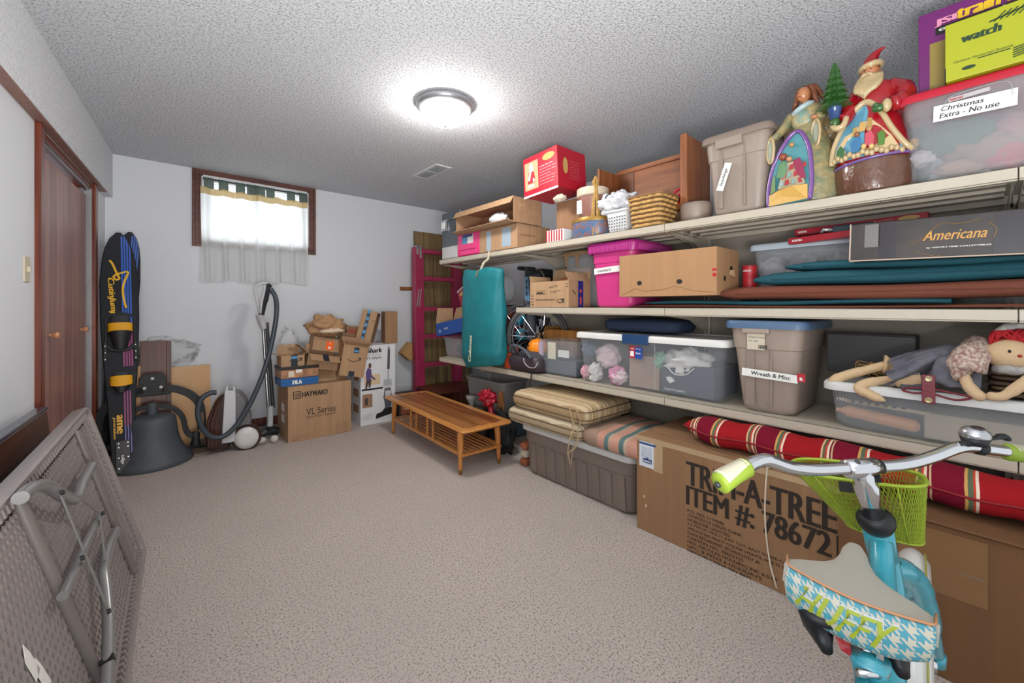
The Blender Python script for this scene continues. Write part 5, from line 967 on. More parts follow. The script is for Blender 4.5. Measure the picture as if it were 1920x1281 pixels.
_, t3 = notep(TW1, n0[0]+nw, n0[1]-.002, .03, .036, mred, y=.0175, rot=4); t3('R', .010, .006, .011, .014, mwhite, bold=.03)
# flat clear bin on the right, with doll, pencils, leather strap
X_ = 2.10; ya = shelf(1540, 1560, X_)[0]; yb = -.20; hf = at(1540, 715, X=X_).z-z+.004
FB = tote('storage_bin', 'long flat clear bin at the right end of the bottom shelf under the rag doll', (X_, ya, z), ya-yb, .44, hf, mclr2, mat('translucent white lid', 'cfcfcc', .35), taper=.04, rad=.06, band=.08, lidh=.03, lidw=.014)
g = G(); q = at(1710, 780, X=2.15); g.box(2.15, yb+.04, z+.01, 2.50, ya-.30, z+hf*.55); tag(obj('long_cream_box', g, mat('cream card', 'b7a68c', .7), bevel=.003), 'cream box filling the right side of the flat clear bin', 'box')
p1, p2 = at(1578, 803, X=2.14), at(1724, 830, X=2.14); t_ = thing('rolling_pin', 'pale wooden rolling pin seen through the front of the flat clear bin', 'rolling pin', (2.16, p1.y, z+.045)); dy_ = p2.y-p1.y
g = G(); g.tube([(0, 0, .02), (0, -.012, .02), (0, -.014, .02), (0, dy_+.012, 0), (0, dy_, 0)], [.014, .016, .024, .024, .012], 12); obj('roller', g, mat('pale orange wood', 'd69a6a', .5), t_, smooth=True)
g = G(); g.tube([(0, .02, .02), (0, 0, .02)], [.009, .009], 10); obj('handle', g, mat('pale orange wood', 'd69a6a', .5), t_, smooth=True)
p1, p2 = at(1583, 770, X=2.13), at(1745, 802, X=2.13); t_ = thing('zip_pouch', 'long thin strip with dark dashes above the rolling pin in the flat bin', 'strip', (2.145, p1.y, z+.11)); g = G(); g.bar((0, 0, 0), (0, p2.y-p1.y, -.008), .01, .012, up=(0, 0, 1)); obj('strip', g, mat('beige strip', 'b5a480', .6), t_)
g = G(); 
for i in range(7): yy = (p2.y-p1.y)*(.08+.1*i); g.box(-.0062, yy, -.004, -.0050, yy-.012, .004)
obj('dashes', g, mink, t_)
text(FB, '1981', mat('faded ink', 'c8bfae', .7), (.05, .012, hf-.075), (1, 0, 0), (0, 0, 1), .03, .012); text(FB, 'NEW BOX', MC['faded ink'], (.62, .012, hf-.10), (1, 0, 0), (0, 0, 1), .05, .010)
FZ = z+hf
# dark box behind
d0, d1 = shelf(1575, 1745, 2.45); r_ = carton('cardboard_box', 'black box at the back of the bottom shelf behind the rag doll', 'box', (2.40, d0+.04, FZ+.005), d0-d1, .15, at(1600, 628, X=2.40).z-FZ, mat('black card', '1c1d20', .45), rz=SH)
# ---------- middle level
z = Z2+e
X_ = 2.115; ya, yb = shelf(994, 1066, X_); hh = at(994, 530, X=X_).z-z
oc = carton('cardboard_box', 'open brown carton with blue and orange tape at the left end of the middle shelf', 'box', (X_, ya, z), ya-yb, .235, hh, mk2, rz=SH, flaps={'left': 20, 'back': 15, 'right': -30}, fl={'left': .05, 'back': .11, 'right': .07}); wd_ = ya-yb; dims(oc, wd_, .235, hh)
ftext(oc, 'front', 'ABC', wd_*.18, hh*.52, wd_*.22, .016, mink, bold=.04); fpatch(oc, 'front', wd_*.16, hh*.50, wd_*.26, .002, mink, 'frame'); fpatch(oc, 'front', wd_*.16, hh*.64, wd_*.26, .002, mink, 'frame')
ftext(oc, 'front', 'amazonbasics', wd_*.16, hh*.26, wd_*.50, .014, MC['brown ink'], bold=.02); ftext(oc, 'front', 'prime', wd_*.72, hh*.26, wd_*.14, .012, mink); smile(oc, wd_*.72, hh*.23, wd_*.15)
ftext(oc, 'front', 'Party', wd_*.52, hh*.68, wd_*.24, .020, MC['brown ink'], shear=.2, rot=12); ftext(oc, 'front', 'Lights', wd_*.56, hh*.52, wd_*.26, .018, MC['brown ink'], shear=.2, rot=8)
for i in range(4): fpatch(oc, 'front', wd_*.03, hh*(.08+.12*i), wd_*.07, .004, mink, 'mark')
for i in (0, 1): fpatch(oc, 'front', wd_*.94, hh*(.86-.10*i), wd_*.05, .004, mink, 'mark')
fpatch(oc, 'right', .10, 0, .055, hh, mat('tape violet blue', '2d2f86', .35), 'tape'); fpatch(oc, 'right', .118, hh*.1, .016, hh*.28, mat('tape orange', 'd35a3a', .4), 'tape_print', lift=.001); fpatch(oc, 'right', .118, hh*.55, .016, hh*.12, MC['tape orange'], 'tape_print', lift=.001); 
g = G(); g.hexa([(wd_+.001, .04, hh*.66), (wd_+.001, .075, hh*.5), (wd_+.001, .075, hh*.46), (wd_+.001, .04, hh*.62), (wd_+.002, .04, hh*.66), (wd_+.002, .075, hh*.5), (wd_+.002, .075, hh*.46), (wd_+.002, .04, hh*.62)]); obj('arrow_print', g, mink, oc)
g = G(); g.sheet(lambda u, v: (.02+wd_*.75*u, .16+.05*v, hh*.8+.055*sin(pi*u)*(.6+.4*v)+.02*v), 12, 4, .004); obj('paper_lining', g, mat('orange brown card', '9a5a34', .8), oc, smooth='all')
# clear bin with tan lid legs behind
X_ = 2.34; ya, yb = shelf(1052, 1112, X_); tote('storage_bin', 'clear bin with tan moulded handles behind the carton on the middle shelf', (X_, ya, z+.0), ya-yb+.05, .24, at(1052, 474, X=X_).z-z, mclr2, mat('tan lid', '9a7b5c', .5), taper=.05, rad=.03, band=.2)
bt_ = bpy.data.objects[-1] if False else None
g = G(); xx = at(1075, 500, X=2.335); 
for k, px in enumerate((1062, 1082)):
    q = at(px, 480, X=2.33); g = G(); g.prismy([(-.025, 0), (.025, 0), (.008, -.035), (.008, -.09), (-.008, -.09), (-.008, -.035)], -.004, .004); o_ = obj('tan_clip', g, mat('tan lid', '9a7b5c', .5), loc=(2.330, q.y, q.z+.01)); o_.rotation_euler = (0, 0, SH); tag(o_, ('left', 'right')[k]+' tan latch clip on the clear bin behind the pink tub', 'clip')
# pink tub
mpink = mat('hot pink tub', 'c83a80', .38); mplid = mat('magenta lid', 'a8207a', .38)
X_ = 2.145; ya, yb = shelf(1100, 1190, X_); hp = at(1100, 461, X=X_).z-z
PT = tote('storage_tub', 'hot pink tub with ribbed magenta lid on the middle shelf', (X_, ya, z), ya-yb, .45, hp, mpink, None, taper=.05, rad=.05, band=.30)
wp_ = ya-yb; g = G(); rr = lambda i, z_: [(x, y, z_) for x, y in rrect(wp_-2*i, .45-2*i, .05, 6, wp_/2, .225)]
g.loft([rr(.006, hp-.062), rr(-.006, hp-.060), rr(-.012, hp-.012), rr(-.006, hp+.002), rr(.02, hp+.006), rr(.03, hp-.004), rr(.15, hp-.004)], cap=(False, True)); pl_ = obj('lid', g, mplid, PT, smooth=True, label='ribbed magenta lid')
g = G()
for i in range(30): xx = .03+i*(wp_-.06)/29; g.box(xx, -.0125, hp-.055, xx+.003, -.008, hp-.015)
for i in range(44): yy = .03+i*.009; g.box(wp_+.008, yy, hp-.055, wp_+.0125, yy+.003, hp-.015)
o_ = obj('grip_ribs', g, mat('magenta rib', 'c24a98', .4), pl_); o_['kind'] = 'stuff'
n0 = fr(PT, 1112, 515); _, t_s = notep(PT, n0[0], n0[1], wp_*.55, .038, mpaper, y=.014, rot=3); t_s('GARMENTS', .025, .010, wp_*.30, .014, shear=.15, bold=.02)
# produce carton with holes
X_ = 2.06; z2_ = at(1163, 557, X=X_).z; ya, yb = shelf(1161, 1344, X_); hh = at(1161, 481, X=X_).z-z2_
HC = carton('cardboard_box', 'wide plain brown carton with round black hand holes on the middle shelf', 'box', (X_, ya, z2_), ya-yb, .27, hh, card('carton plain', 'a8805a', .05), rz=SH, seam=False); wd_ = ya-yb
for px, py, r_ in ((1199, 531, .015), (1274, 528, .015)): a, b = fr(HC, px, py); oval(HC, a, b, r_, r_*.85, mink, 'hand_hole')
d_ = HC['_d']; oval(HC, .09, hh*.36, .013, .013, mink, 'hand_hole', 'right'); oval(HC, .17, hh*.55, .018, .022, mink, 'hand_hole', 'right')
g = G(); g.hexa([(wd_+.001, .15, hh*.44), (wd_+.012, .19, hh*.40), (wd_+.012, .175, hh*.55), (wd_+.001, .155, hh*.55), (wd_+.002, .15, hh*.44), (wd_+.014, .19, hh*.40), (wd_+.014, .175, hh*.55), (wd_+.002, .155, hh*.55)]); obj('torn_flap', g, mkh, HC)
fpatch(HC, 'front', wd_-.022, hh*.50, .022, .012, mred, 'label'); oval(HC, wd_-.011, hh*.42, .010, .010, mred, 'label')
g = G(); P = [(.02, hh*.04), (wd_*.2, hh*.2), (wd_*.3, hh*.12), (wd_*.5, hh*.15), (wd_*.62, hh*.22), (wd_*.8, hh*.1), (wd_-.01, hh*.06)]; g.tube([(a, -.0005, b) for a, b in P], .0015, 5); obj('crease', g, mat('crease brown', '8d6a48', .8), HC)
# cushions in slabs: teal and brown
def slab(label, pl_, pr_, pyt, pyb, X, d, m, pxr=None, z0=None, tilt_=0, group='flat patio cushions on the middle shelf'):
    ya, yb = shelf(pl_, 1900, X)[0], pr_; zb = z0 if z0 is not None else at(pl_ if pl_ > 1300 else 1500, pyb, X=X).z; zt_ = at(pl_ if pl_ > 1300 else 1500, pyt, X=X).z; return zb, zt_, ya
mtc = mat('deep teal canvas', '0f4b57', .8, bump=.2, bs=150); mbc = mat('rust brown canvas', '6b3826', .8, bump=.2, bs=150)
def flat(label, y0, y1, z0, h, X, d, m, tilt_=0, taper_=True):
    r = thing('patio_cushion', label, 'cushion', (X, y0, z0), SH, rot=(0, radians(tilt_), SH)); w_ = y0-y1; g = G(); rings = []
    for i in range(29):
        t = i/28; k = min(1, (t*w_/.10+.12))**.5 if taper_ else 1; hh_ = h*k; zc = h*.5+(.004*sin(t*9)); ring = []
        for j in range(16):
            a = 2*pi*j/16; ca, sa = cos(a), sin(a); ring.append((t*w_, d/2-d/2*(abs(ca)**.4)*(1 if ca > 0 else -1), zc+hh_/2*(abs(sa)**.6)*(1 if sa > 0 else -1)))
        rings.append(ring)
    g.loft(rings); obj('cover', g, m, r, smooth='all'); g = G(); g.tube([(t*w_/28, -.001, h*.5) for t in range(2, 29)], .0025, 5); obj('seam', g, m, r, smooth='all'); return r
YR = -.35
yA = shelf(1180, 1, 2.12)[0]; yB = shelf(1210, 1, 2.12)[0]; yC = shelf(1345, 1, 2.10)[0]; yD = shelf(1416, 1, 2.16)[0]; yE = shelf(1474, 1, 2.16)[0]; yE2 = shelf(1783, 1, 2.11)[0]
flat('rust brown patio cushion lowest in the stack, flat on the middle shelf', yA, YR, z, .013, 2.12, .225, mbc)
flat('teal patio cushion between the two brown ones, ending short of the right side', yB, yE2, z+.015, .020, 2.115, .22, mtc)
flat('rust brown patio cushion in the middle of the stack, right of the holed carton', yC, YR, 1.2185, .060, 2.10, .225, mbc)
flat('teal patio cushion directly on top of the upper brown cushion', yD, YR, 1.2815, .060, 2.13, .22, mtc, tilt_=0)
flat('topmost teal patio cushion, under the black carton', yE, YR, 1.346, .038, 2.14, .22, mtc, tilt_=1.0)
# clear bin behind them, red cup, red long boxes, black box
X_ = 2.36; ya = shelf(1404, 1, X_)[0]; yb = .22; zt_ = at(1404, 460, X=X_).z; CB = tote('storage_bin', 'wide clear bin with white lid at the back of the middle shelf behind the cushions', (X_, ya, z), ya-yb, .25, zt_-z, mclr2, mat('ice lid', 'b4c0ca', .35), taper=.04, rad=.03, band=.1, lidh=.03)
for i, (px, r_) in enumerate(((1450, .065), (1510, .07), (1572, .06))): blob('white_cloth', ('left', 'middle', 'right')[i]+' crumpled pale cloth inside the clear bin behind the cushions', 'cloth', V((2.47, at(px, 480, X=2.47).y, z+.17)), (.07, r_, .085), mat('pale lilac cloth', 'a9a2a6', .9), .5, 6, i+3)
X_ = 2.30; q = at(1401, 533, X=X_); t_ = thing('red_tin', 'small red tin with white lettering beside the holed carton', 'tin', (X_+.035, q.y, z+.042)); h_ = at(1401, 498, X=X_).z-z-.042; g = G(); g.lathe([(.033, 0), (.033, h_-.008), (.035, h_-.006), (.035, h_), (.001, h_)], 20); obj('body', g, mred, t_, smooth=True); g = G(); g.lathe([(.040, -.04), (.040, -.001)], 16); obj('base', g, mtc, t_, smooth=True)
text(t_, 'COCOA', mwhite, (-.0345, .018, h_*.82), (0, -1, 0), (0, 0, 1), .036, .010, bold=.03)
g = G(); zl = zt_+.003
r0 = at(1480, 452, X=2.34); r1 = at(1772, 405, X=2.20)
L_r = (r1-r0).length
for k, (p0_, p1_, lb, hgt) in enumerate(((at(1478, 452, X=2.33), at(1775, 411, X=2.25), 'long thin red gift box with gold oval lying over the clear bin', .03), (at(1490, 436, X=2.46), at(1740, 402, X=2.42), 'second long thin red box just behind the one with the gold oval', .03))):
    t_ = thing('gift_box', lb, 'box'); v_ = p1_-p0_; basis(t_, p0_, v_, (.15, .0, 1) if False else (0, 0, 1)); ln = v_.length
    g = G(); g.box(0, -.018, -.05, ln, .018, 0) if False else g.box(0, -.018, -.06, ln, hgt-.018, 0); obj('body', g, mat('red gift box', 'a81a2c', .35), t_, bevel=.002)
    g = G(); P = [(ln*.88+.035*cos(2*pi*i/20), (hgt-.036)/2+.010*sin(2*pi*i/20)) for i in range(20)]; g.prism(P, .0, .0012); obj('oval_label', g, mgold, t_)
    text(t_, 'AURORA', mwhite, (ln*.03, -.008, .0004), (1, 0, 0), (0, 1, 0), ln*.08, .010, bold=.04); text(t_, 'porcelain angel ornament', mwhite, (ln*.5, -.003, .0004), (1, 0, 0), (0, 1, 0), ln*.28, .005)
    if k == 0: 
        g = G(); g.tube([(ln*.25, .02, -.01), (ln*.27, .03, .0), (ln*.33, .025, -.02)], .008, 6); obj('foil_ribbon', g, mat('foil', 'b9c0c0', .3, .5), t_, smooth='all')
yl_ = at(1560, 445, X=2.30).y; g = G(); g.box(2.31, yl_-.14, zl, 2.50, yl_, zl+.038); tag(obj('teal_case', g, mat('dark teal case', '12343f', .5), bevel=.004), 'small dark teal case on the clear bin behind the black carton', 'case')
X_ = 2.07; a0 = at(1592, 490, X=X_); hA = at(1600, 421, X=X_).z-a0.z
AM = thing('long_carton', 'long scuffed black carton with gold script word on the topmost teal cushion', 'box', (X_, a0.y, a0.z), rot=(0, radians(1.5), SH)); wA = .62; dims(AM, wA, .34, hA); mab = mat('scuffed black', '211d1b', .45, col2='3a322d', vs_=9)
g = G(); g.box(0, 0, 0, wA, .34, hA); obj('body', g, mab, AM, bevel=.004)
g = G(); g.box(-.0005, -.0015, -.001, .004, .34, hA+.001); g.box(0, -.0015, -.002, wA, .004, .0025); obj('worn_edge', g, mat('worn edge', 'b9a695', .8), AM)
for a, w_ in ((.085, .05), (.37, .12), (.50, .10)): fpatch(AM, 'front', a, .004, w_, hA-.008, mat('glossy tape', '332f35', .15, alpha=.75), 'tape')
fpatch(AM, 'front', .045, hA*.35, .045, hA*.6, mat('silver sticker', '6e6a66', .3, .3), 'sticker')
mscr = mat('gold script', 'c8913c', .4); ftext(AM, 'front', 'Americana', .205, hA*.42, .150, hA*.24, mscr, shear=.35, bold=.01); ftext(AM, 'front', 'by VERCILE FINE COLLECTIBLES', .215, hA*.22, .15, .006, mpaper, bold=.02)
for P in ([(.17, hA*.40), (.195, hA*.42), (.22, hA*.62), (.25, hA*.82), (.29, hA*.78), (.34, hA*.85)], [(.36, hA*.75), (.375, hA*.6), (.37, hA*.4)], [(.19, hA*.16), (.215, hA*.08), (.24, -.0+hA*.03), (.25, hA*.05)]):
    g = G(); g.tube(spline([(a, -.001, b) for a, b in P], 5), .0016, 5, sq=.4); obj('flourish', g, mscr, AM)
q = at(1790, 420, X=2.42); r_ = tote('storage_bin', 'clear lid and rim of a bin at the back right of the middle shelf', (2.40, at(1780, 430, X=2.40).y, z), .25, .18, at(1800, 409, X=2.40).z-z, mclr2, MC['ice lid'], rad=.03)
# ---------- top level
z = Z3+e
def yX(px, X): return at(px, 574, X=X).y
X_ = 2.13; ya, yb = shelf(827, 862, X_); hh = at(827, 402, X=X_).z-z
mcool = mat('cooler grey', '4b5258', .4); t_ = thing('cooler', 'grey and white picnic cooler at the far left end of the top shelf', 'cooler', (X_, ya, z), SH); w_ = ya-yb
g = G(); g.loft([[(x, y, zz) for x, y in rrect(w_-i, .36-i, .03, 5, w_/2, .18)] for zz, i in ((0, .02), (.01, 0), (hh*.26, 0))]); obj('lower_body', g, mat('cooler white', 'c6c7c4', .4), t_, smooth=True)
g = G(); g.loft([[(x, y, zz) for x, y in rrect(w_-i, .36-i, .03, 5, w_/2, .18)] for zz, i in ((hh*.262, 0), (hh*.80, .0), (hh*.82, .01))]); obj('upper_body', g, mcool, t_, smooth=True)
g = G(); g.loft([[(x, y, zz) for x, y in rrect(w_-i, .36-i, .03, 5, w_/2, .18)] for zz, i in ((hh*.82, -.006), (hh*.98, -.0), (hh, .03))]); obj('lid', g, mcool, t_, smooth=True)
g = G(); g.box(.03, -.022, hh*.60, .12, .0, hh*.84); obj('latch', g, mchr, t_, bevel=.004); g = G(); g.box(.045, -.026, hh*.66, .105, -.02, hh*.78); obj('latch_plate', g, mwhite, t_, bevel=.002)
X_ = 2.10; ya, yb = shelf(857, 899, X_); hh = at(857, 441, X=X_).z-z
t_ = thing('craft_case', 'small hot pink plastic case with blue sticker on the top shelf', 'case', (X_, ya, z), SH); w_ = ya-yb; g = G(); g.box(0, 0, 0, w_, .16, hh); obj('body', g, mat('hot pink case', 'e0257a', .35), t_, bevel=.014, bseg=3)
g = G(); g.tube([(.03, -.002, .02), (.045, -.003, .055), (w_-.045, -.003, .055), (w_-.03, -.002, .02)], .004, 6); obj('moulding', g, MC['hot pink case'], t_)
dims(t_, w_, .16, hh); fpatch(t_, 'front', w_*.25, hh*.52, w_*.22, hh*.40, mbl2, 'sticker'); fpatch(t_, 'front', w_*.48, hh*.52, w_*.25, hh*.40, mwhite, 'sticker'); fpatch(t_, 'front', w_*.26, hh*.80, w_*.45, hh*.12, MC['navy ink'], 'sticker', lift=.001)
X_ = 2.095; ya, yb = shelf(899, 970, X_); hlow = at(899, 434, X=X_).z-z
r_ = carton('cardboard_box', 'taped brown carton under the open shoe carton on the top shelf', 'box', (X_, ya, z), ya-yb, .36, hlow, mk, rz=SH); w_ = ya-yb; mfoil = mat('pale blue tape', 'a9bccb', .25, alpha=.8)
fpatch(r_, 'front', w_*.20, .01, w_*.13, hlow*.85, mfoil, 'tape'); fpatch(r_, 'front', w_*.62, .02, w_*.22, hlow*.80, mfoil, 'tape'); ftext(r_, 'right', 'SHOES SIZE TEN', .03, hlow*.5, .16, .014, MC['brown ink'])
X_ = 2.05; ya, yb = shelf(855, 963, X_); zo = z+hlow+.004; ho = max(.1, at(963, 367, X=X_).z-zo); w_ = ya-yb
oc = thing('open_carton', 'brown carton lying on its side with open front and a white wrapped thing inside', 'box', (X_, ya, zo), SH); dims(oc, w_, .30, ho); t = .004
g = G(); g.box(0, 0, 0, w_, .30, t); g.box(0, 0, ho-t, w_, .30, ho); g.box(0, .30-t, t, w_, .30, ho-t); g.box(0, 0, t, t, .30, ho-t); g.box(w_-t, 0, t, w_, .30, ho-t); obj('body', g, mk, oc)
g = G(); g.hexa([(0, 0, ho-.001), (w_, 0, ho-.001), (w_, -.03, ho-.055), (0, -.03, ho-.055), (0, 0, ho+.003), (w_, 0, ho+.003), (w_, -.034, ho-.053), (0, -.034, ho-.053)]); obj('flap', g, mk2, oc)
g = G(); g.hexa([(0, 0, 0), (w_, 0, 0), (w_-.02, -.05, .012), (.02, -.05, .012), (0, 0, .004), (w_, 0, .004), (w_-.02, -.05, .016), (.02, -.05, .016)]); obj('flap', g, mk2, oc)
ftext(oc, 'right', 'M', .06, ho*.5, .05, ho*.3, mat('faint print', 'c2a078', .8)); ftext(oc, 'right', 'JEANS', .15, ho*.3, .10, ho*.25, MC['faint print'])
blob('wrapped_shoe', 'white tissue wrapped bundle inside the open carton on the top shelf', 'bundle', (2.12, yX(935, 2.12), zo+.07), (.05, .11, .05), mat('white tissue', 'd5d8dc', .6), .25, 5, 2)
q0, q1 = yX(1040, 2.22), yX(1070, 2.22); g = 1
r_ = carton('cardboard_box', 'brown carton behind the candle jar, below the red picture box', 'box', (2.24, q0, z), .28, .25, max(.16, at(1040, 382, X=2.24).z-z), mkd, rz=SH)
# red picture box
X_ = 2.06; pz0 = at(984, 371, X=X_); pz1 = at(982, 300, X=X_); ya, yb = shelf(983, 1047, X_); hr = pz1.z-pz0.z
RB = carton('picture_box', 'large red box with a picture of a figurine tilted on top of the shelf cartons', 'box', (X_, ya, pz0.z), ya-yb, .30, hr, mat('bright red box', 'b8182e', .35), rot=(0, radians(-3.0), SH), seam=False); w_ = ya-yb
fpatch(RB, 'front', w_*.05, hr*.14, w_*.40, hr*.72, mat('tan picture', 'b59a76', .4), 'picture')
gf = lambda pts, m, l: obj('picture_figure', G().prismy([(w_*a, hr*b) for a, b in pts], -l-.0006, -l), m, RB)
gf([(.14, .30), (.34, .30), (.36, .42), (.32, .60), (.20, .62), (.14, .45)], mat('picture red', 'a3262c', .4), .0022); gf([(.20, .60), (.32, .60), (.30, .78), (.24, .82), (.19, .74)], mwhite, .0026); gf([(.14, .42), (.22, .60), (.26, .60), (.20, .36)], mwhite, .0028); gf([(.30, .30), (.36, .36), (.30, .44)], mwhite, .003); gf([(.14, .20), (.34, .20), (.32, .26), (.16, .26)], mwhite, .0024)
oval(RB, w_*.76, hr*.82, w_*.17, hr*.09, MC['gold oval']); oval(RB, .08, hr*.55, .025, hr*.20, MC['gold oval'], face='right')
for i, (a, b) in enumerate(((.55, .38), (.48, .46), (.50, .46), (.58, .30), (.50, .42), (.50, .42), (.50, .40))): ftext(RB, 'front', 'porcelain collector figure', w_*.5, hr*(.62-.075*i), w_*b, hr*.028, mwhite, bold=.03 if i == 0 else 0)
for i in range(7): ftext(RB, 'right', 'porcelain figurine gift', .12, hr*(.68-.07*i), .10, hr*.03, mat('pinkish print', 'd88a98', .5))
fpatch(RB, 'front', 0, -.012, w_, .014, mwhite, 'lid_edge', lift=.002)
blob('wrapped_ornament', 'dark ringed ornament in white wrap poking out under the red picture box', 'ornament', at(1050, 372, X=2.12), (.03, .05, .025), mat('white cream wrap', 'c9c0ad', .8), .4, 6, 4)
# candle jar on the blue tin
X_ = 2.115; q = yX(1090, X_); rT = (yX(1057, X_)-yX(1124, X_))/2; hT_ = at(1090, 408, X=X_).z-z
mtin = mat('blue scene tin', '2a6d9a', .35, col2='8d5a48', vs_=34, stretch=(1, 1, 1)); t_ = thing('round_tin', 'round blue tin with painted scene and gold rim on the top shelf', 'tin', (X_+rT*.8, q, z)); g = G(); g.lathe([(rT*.98, 0), (rT, .004), (rT, hT_*.8), (rT*.98, hT_*.82)], 32, sy=1, sx=.8); obj('body', g, mtin, t_, smooth=True)
g = G(); g.lathe([(rT*1.02, hT_*.80), (rT*1.03, hT_*.86), (rT*1.0, hT_), (.001, hT_)], 32, sx=.8); obj('lid', g, mat('gold lid', 'a5823f', .35, .5), t_, smooth=True)
rJ = (yX(1068, X_)-yX(1113, X_))/2; hJ = at(1090, 350, X=X_).z-z-hT_; t_ = thing('candle_jar', 'large pinkish brown candle jar with cream lid standing on the blue tin', 'jar', (X_+rT*.8, q, z+hT_+.002)); g = G(); g.lathe([(rJ*.8, 0), (rJ*.85, .006), (rJ*.95, hJ*.72), (.001, hJ*.72)], 28); obj('wax', g, mat('mauve wax', '8f6458', .35, coat=.6), t_, smooth=True)
g = G(); g.lathe([(rJ*1.0, hJ*.725), (rJ*1.06, hJ*.76), (rJ*1.06, hJ*.98), (rJ*1.0, hJ), (.001, hJ)], 28); obj('lid', g, mat('cream lid', 'd3c3ac', .45), t_, smooth=True); g = G(); g.box(-rJ*.96, rJ*.2, hJ*.15, -rJ*.80, rJ*.6, hJ*.6); obj('label', g, mwhite, t_, bevel=.004)
X_ = 2.11; ya, yb = shelf(1024, 1057, X_); hh = at(1024, 434, X=X_).z-z; t_ = carton('striped_box', 'small flat red and white striped box on the top shelf edge', 'box', (X_, ya, z), ya-yb, .12, hh, mwhite, rz=SH, seam=False); w_ = ya-yb
for i in range(7): fpatch(t_, 'front', w_*i/7, .003, w_/14, hh-.006, mred, 'stripe')
fpatch(t_, 'top', 0, 0, w_, .12, mred, 'lid')
q = at(1112, 330, X=2.15); t_ = thing('raffia_doll', 'slim bundle of tied golden raffia standing behind the candle jar', 'raffia', (2.17, yX(1117, 2.17), z)); hR = q.z-z; mraf = mat('golden raffia', 'b38d4c', .8, var=.2, vs_=60)
for i in range(12): a = i*2.4; g = G(); g.tube(spline([(.035*cos(a), .035*sin(a), .0), (.02*cos(a), .02*sin(a), hR*.5), (.008*cos(a), .008*sin(a), hR*.80), (.018*cos(a), .018*sin(a), hR*.90), (0, 0, hR)], 4), .006, 6); obj('strand', g, mraf, t_, smooth='all')
# brown wicker bowl, white basket, plastic bag
mwk = mat('brown wicker', '6f4424', .6, var=.25, vs_=50)
def wicker(name, label, X, pl_, pr_, pyt, d, m, n=7, cat='basket', taper=.82, rz=SH, mh=None, tw=.006):
    ya, yb = shelf(pl_, pr_, X); w_ = ya-yb; h_ = at(pl_, pyt, X=X).z-z; r = thing(name, label, cat, (X, ya, z), SH)
    K = 40
    def P(t, k, off): # t around, k height 0-1
        s_ = lerp(taper, 1, k); o = rrect(w_*s_-2*off, d*s_-2*off, .03, 4, w_/2, d/2); L_ = len(o); f = (t % 1)*L_; i = int(f); a, b = V(o[i]), V(o[(i+1) % L_]); q = a.lerp(b, f-i); return q
    g = G(); outl = lambda s_: [(x, y) for x, y in rrect(w_*s_, d*s_, .03, 4, w_/2, d/2)]
    rings = [[(x, y, .001) for x, y in outl(taper)], [(x, y, h_) for x, y in outl(1)], [(x, y, h_) for x, y in outl(.95)], [(x, y, .008) for x, y in outl(taper*.94)]]; g.loft(rings); obj('liner', g, mat('dark weave gap', '6d4f2e', .9), r)
    import itertools
    for k in range(n):
        kk = (k+.5)/n; s_ = lerp(taper, 1, kk); o = rrect(w_*s_+.002, d*s_+.002, .03, 4, w_/2, d/2); per = []; 
        pts = [V((x, y, 0)) for x, y in o]; tot = sum((pts[i]-pts[i-1]).length for i in range(len(pts))); M_ = int(tot/.010); cum = 0; i = 0; res = []
        for mI in range(M_):
            tt = mI/M_*tot
            acc = 0
            for i in range(len(pts)):
                a, b = pts[i], pts[(i+1) % len(pts)]; l = (b-a).length
                if acc+l >= tt: q = a.lerp(b, (tt-acc)/l); nn = (b-a).normalized().cross(V((0, 0, 1))); break
                acc += l
            res.append(q+nn*(.0035*sin(mI*1.3+pi*k))+V((0, 0, h_*kk)))
        g = G(); g.tube(res, [tw+.002*abs(sin(i_*.5+pi/2*k)) for i_ in range(len(res))], 6, closed=True, sq=.8*h_/n/2/tw/1.0 if False else 1.1); obj('woven_strand', g, m, r, smooth='all')
    g = G(); g.tube([(x, y, h_) for x, y in rrect(w_+.006, d+.006, .03, 6, w_/2, d/2)], .009, 8, closed=True); obj('rim', g, mh or m, r, smooth='all'); dims(r, w_, d, h_); return r
wicker('wicker_basket', 'small dark brown wicker bowl behind the blue tin', 2.19, 1108, 1130, 408, .12, mwk, 5)
X_ = 2.12; ya, yb = shelf(1129, 1176, X_); hh = at(1129, 398, X=X_).z-z
PB = tote('plastic_basket', 'small white perforated plastic basket holding the grocery bag', (X_, ya, z), ya-yb, .20, hh, mat('white plastic', 'd3d4d6', .4), None, taper=.03, rad=.02, band=.1, cat='basket'); w_ = ya-yb
g = G()
for i in range(8):
    for j in range(5): g.box(.024+i*(w_-.05)/7-.003, .010+.004, .018+j*.019-.003, .024+i*(w_-.05)/7+.003, .018, .018+j*.019+.003)
for v in g.b.verts: v.co.y -= .001+(.012-.012*v.co.z/hh)*0
o_ = obj('holes', g, mat('hole grey', '44464a', .8), PB); o_['kind'] = 'stuff'
pbq = at(1152, 380, X=2.16); t_ = blob('grocery_bag', 'crumpled white plastic grocery bag on the white basket', 'bag', (2.20, pbq.y, z+hh+.045), (.085, .12, .085), mat('white film', 'dadce0', .35, alpha=.9), .45, 5, 11, n=52, mm=34)
g = G(); g.tube(spline([(-.075, .05, .02), (-.08, .03, .05), (-.075, .0, .06)], 4), .006, 6, sq=.5); obj('handle_slit', g, mat('hole grey', '44464a', .8), t_, smooth='all')
SB = wicker('seagrass_basket', 'square woven seagrass basket with golden strands and dark rim on the top shelf', 2.105, 1177, 1240, 373, .20, mat('seagrass', 'c49a5c', .7, var=.25, vs_=40), 7, taper=.84, mh=mat('twisted rope rim', '8d6a42', .8, bump=.8, bs=90), tw=.0066)
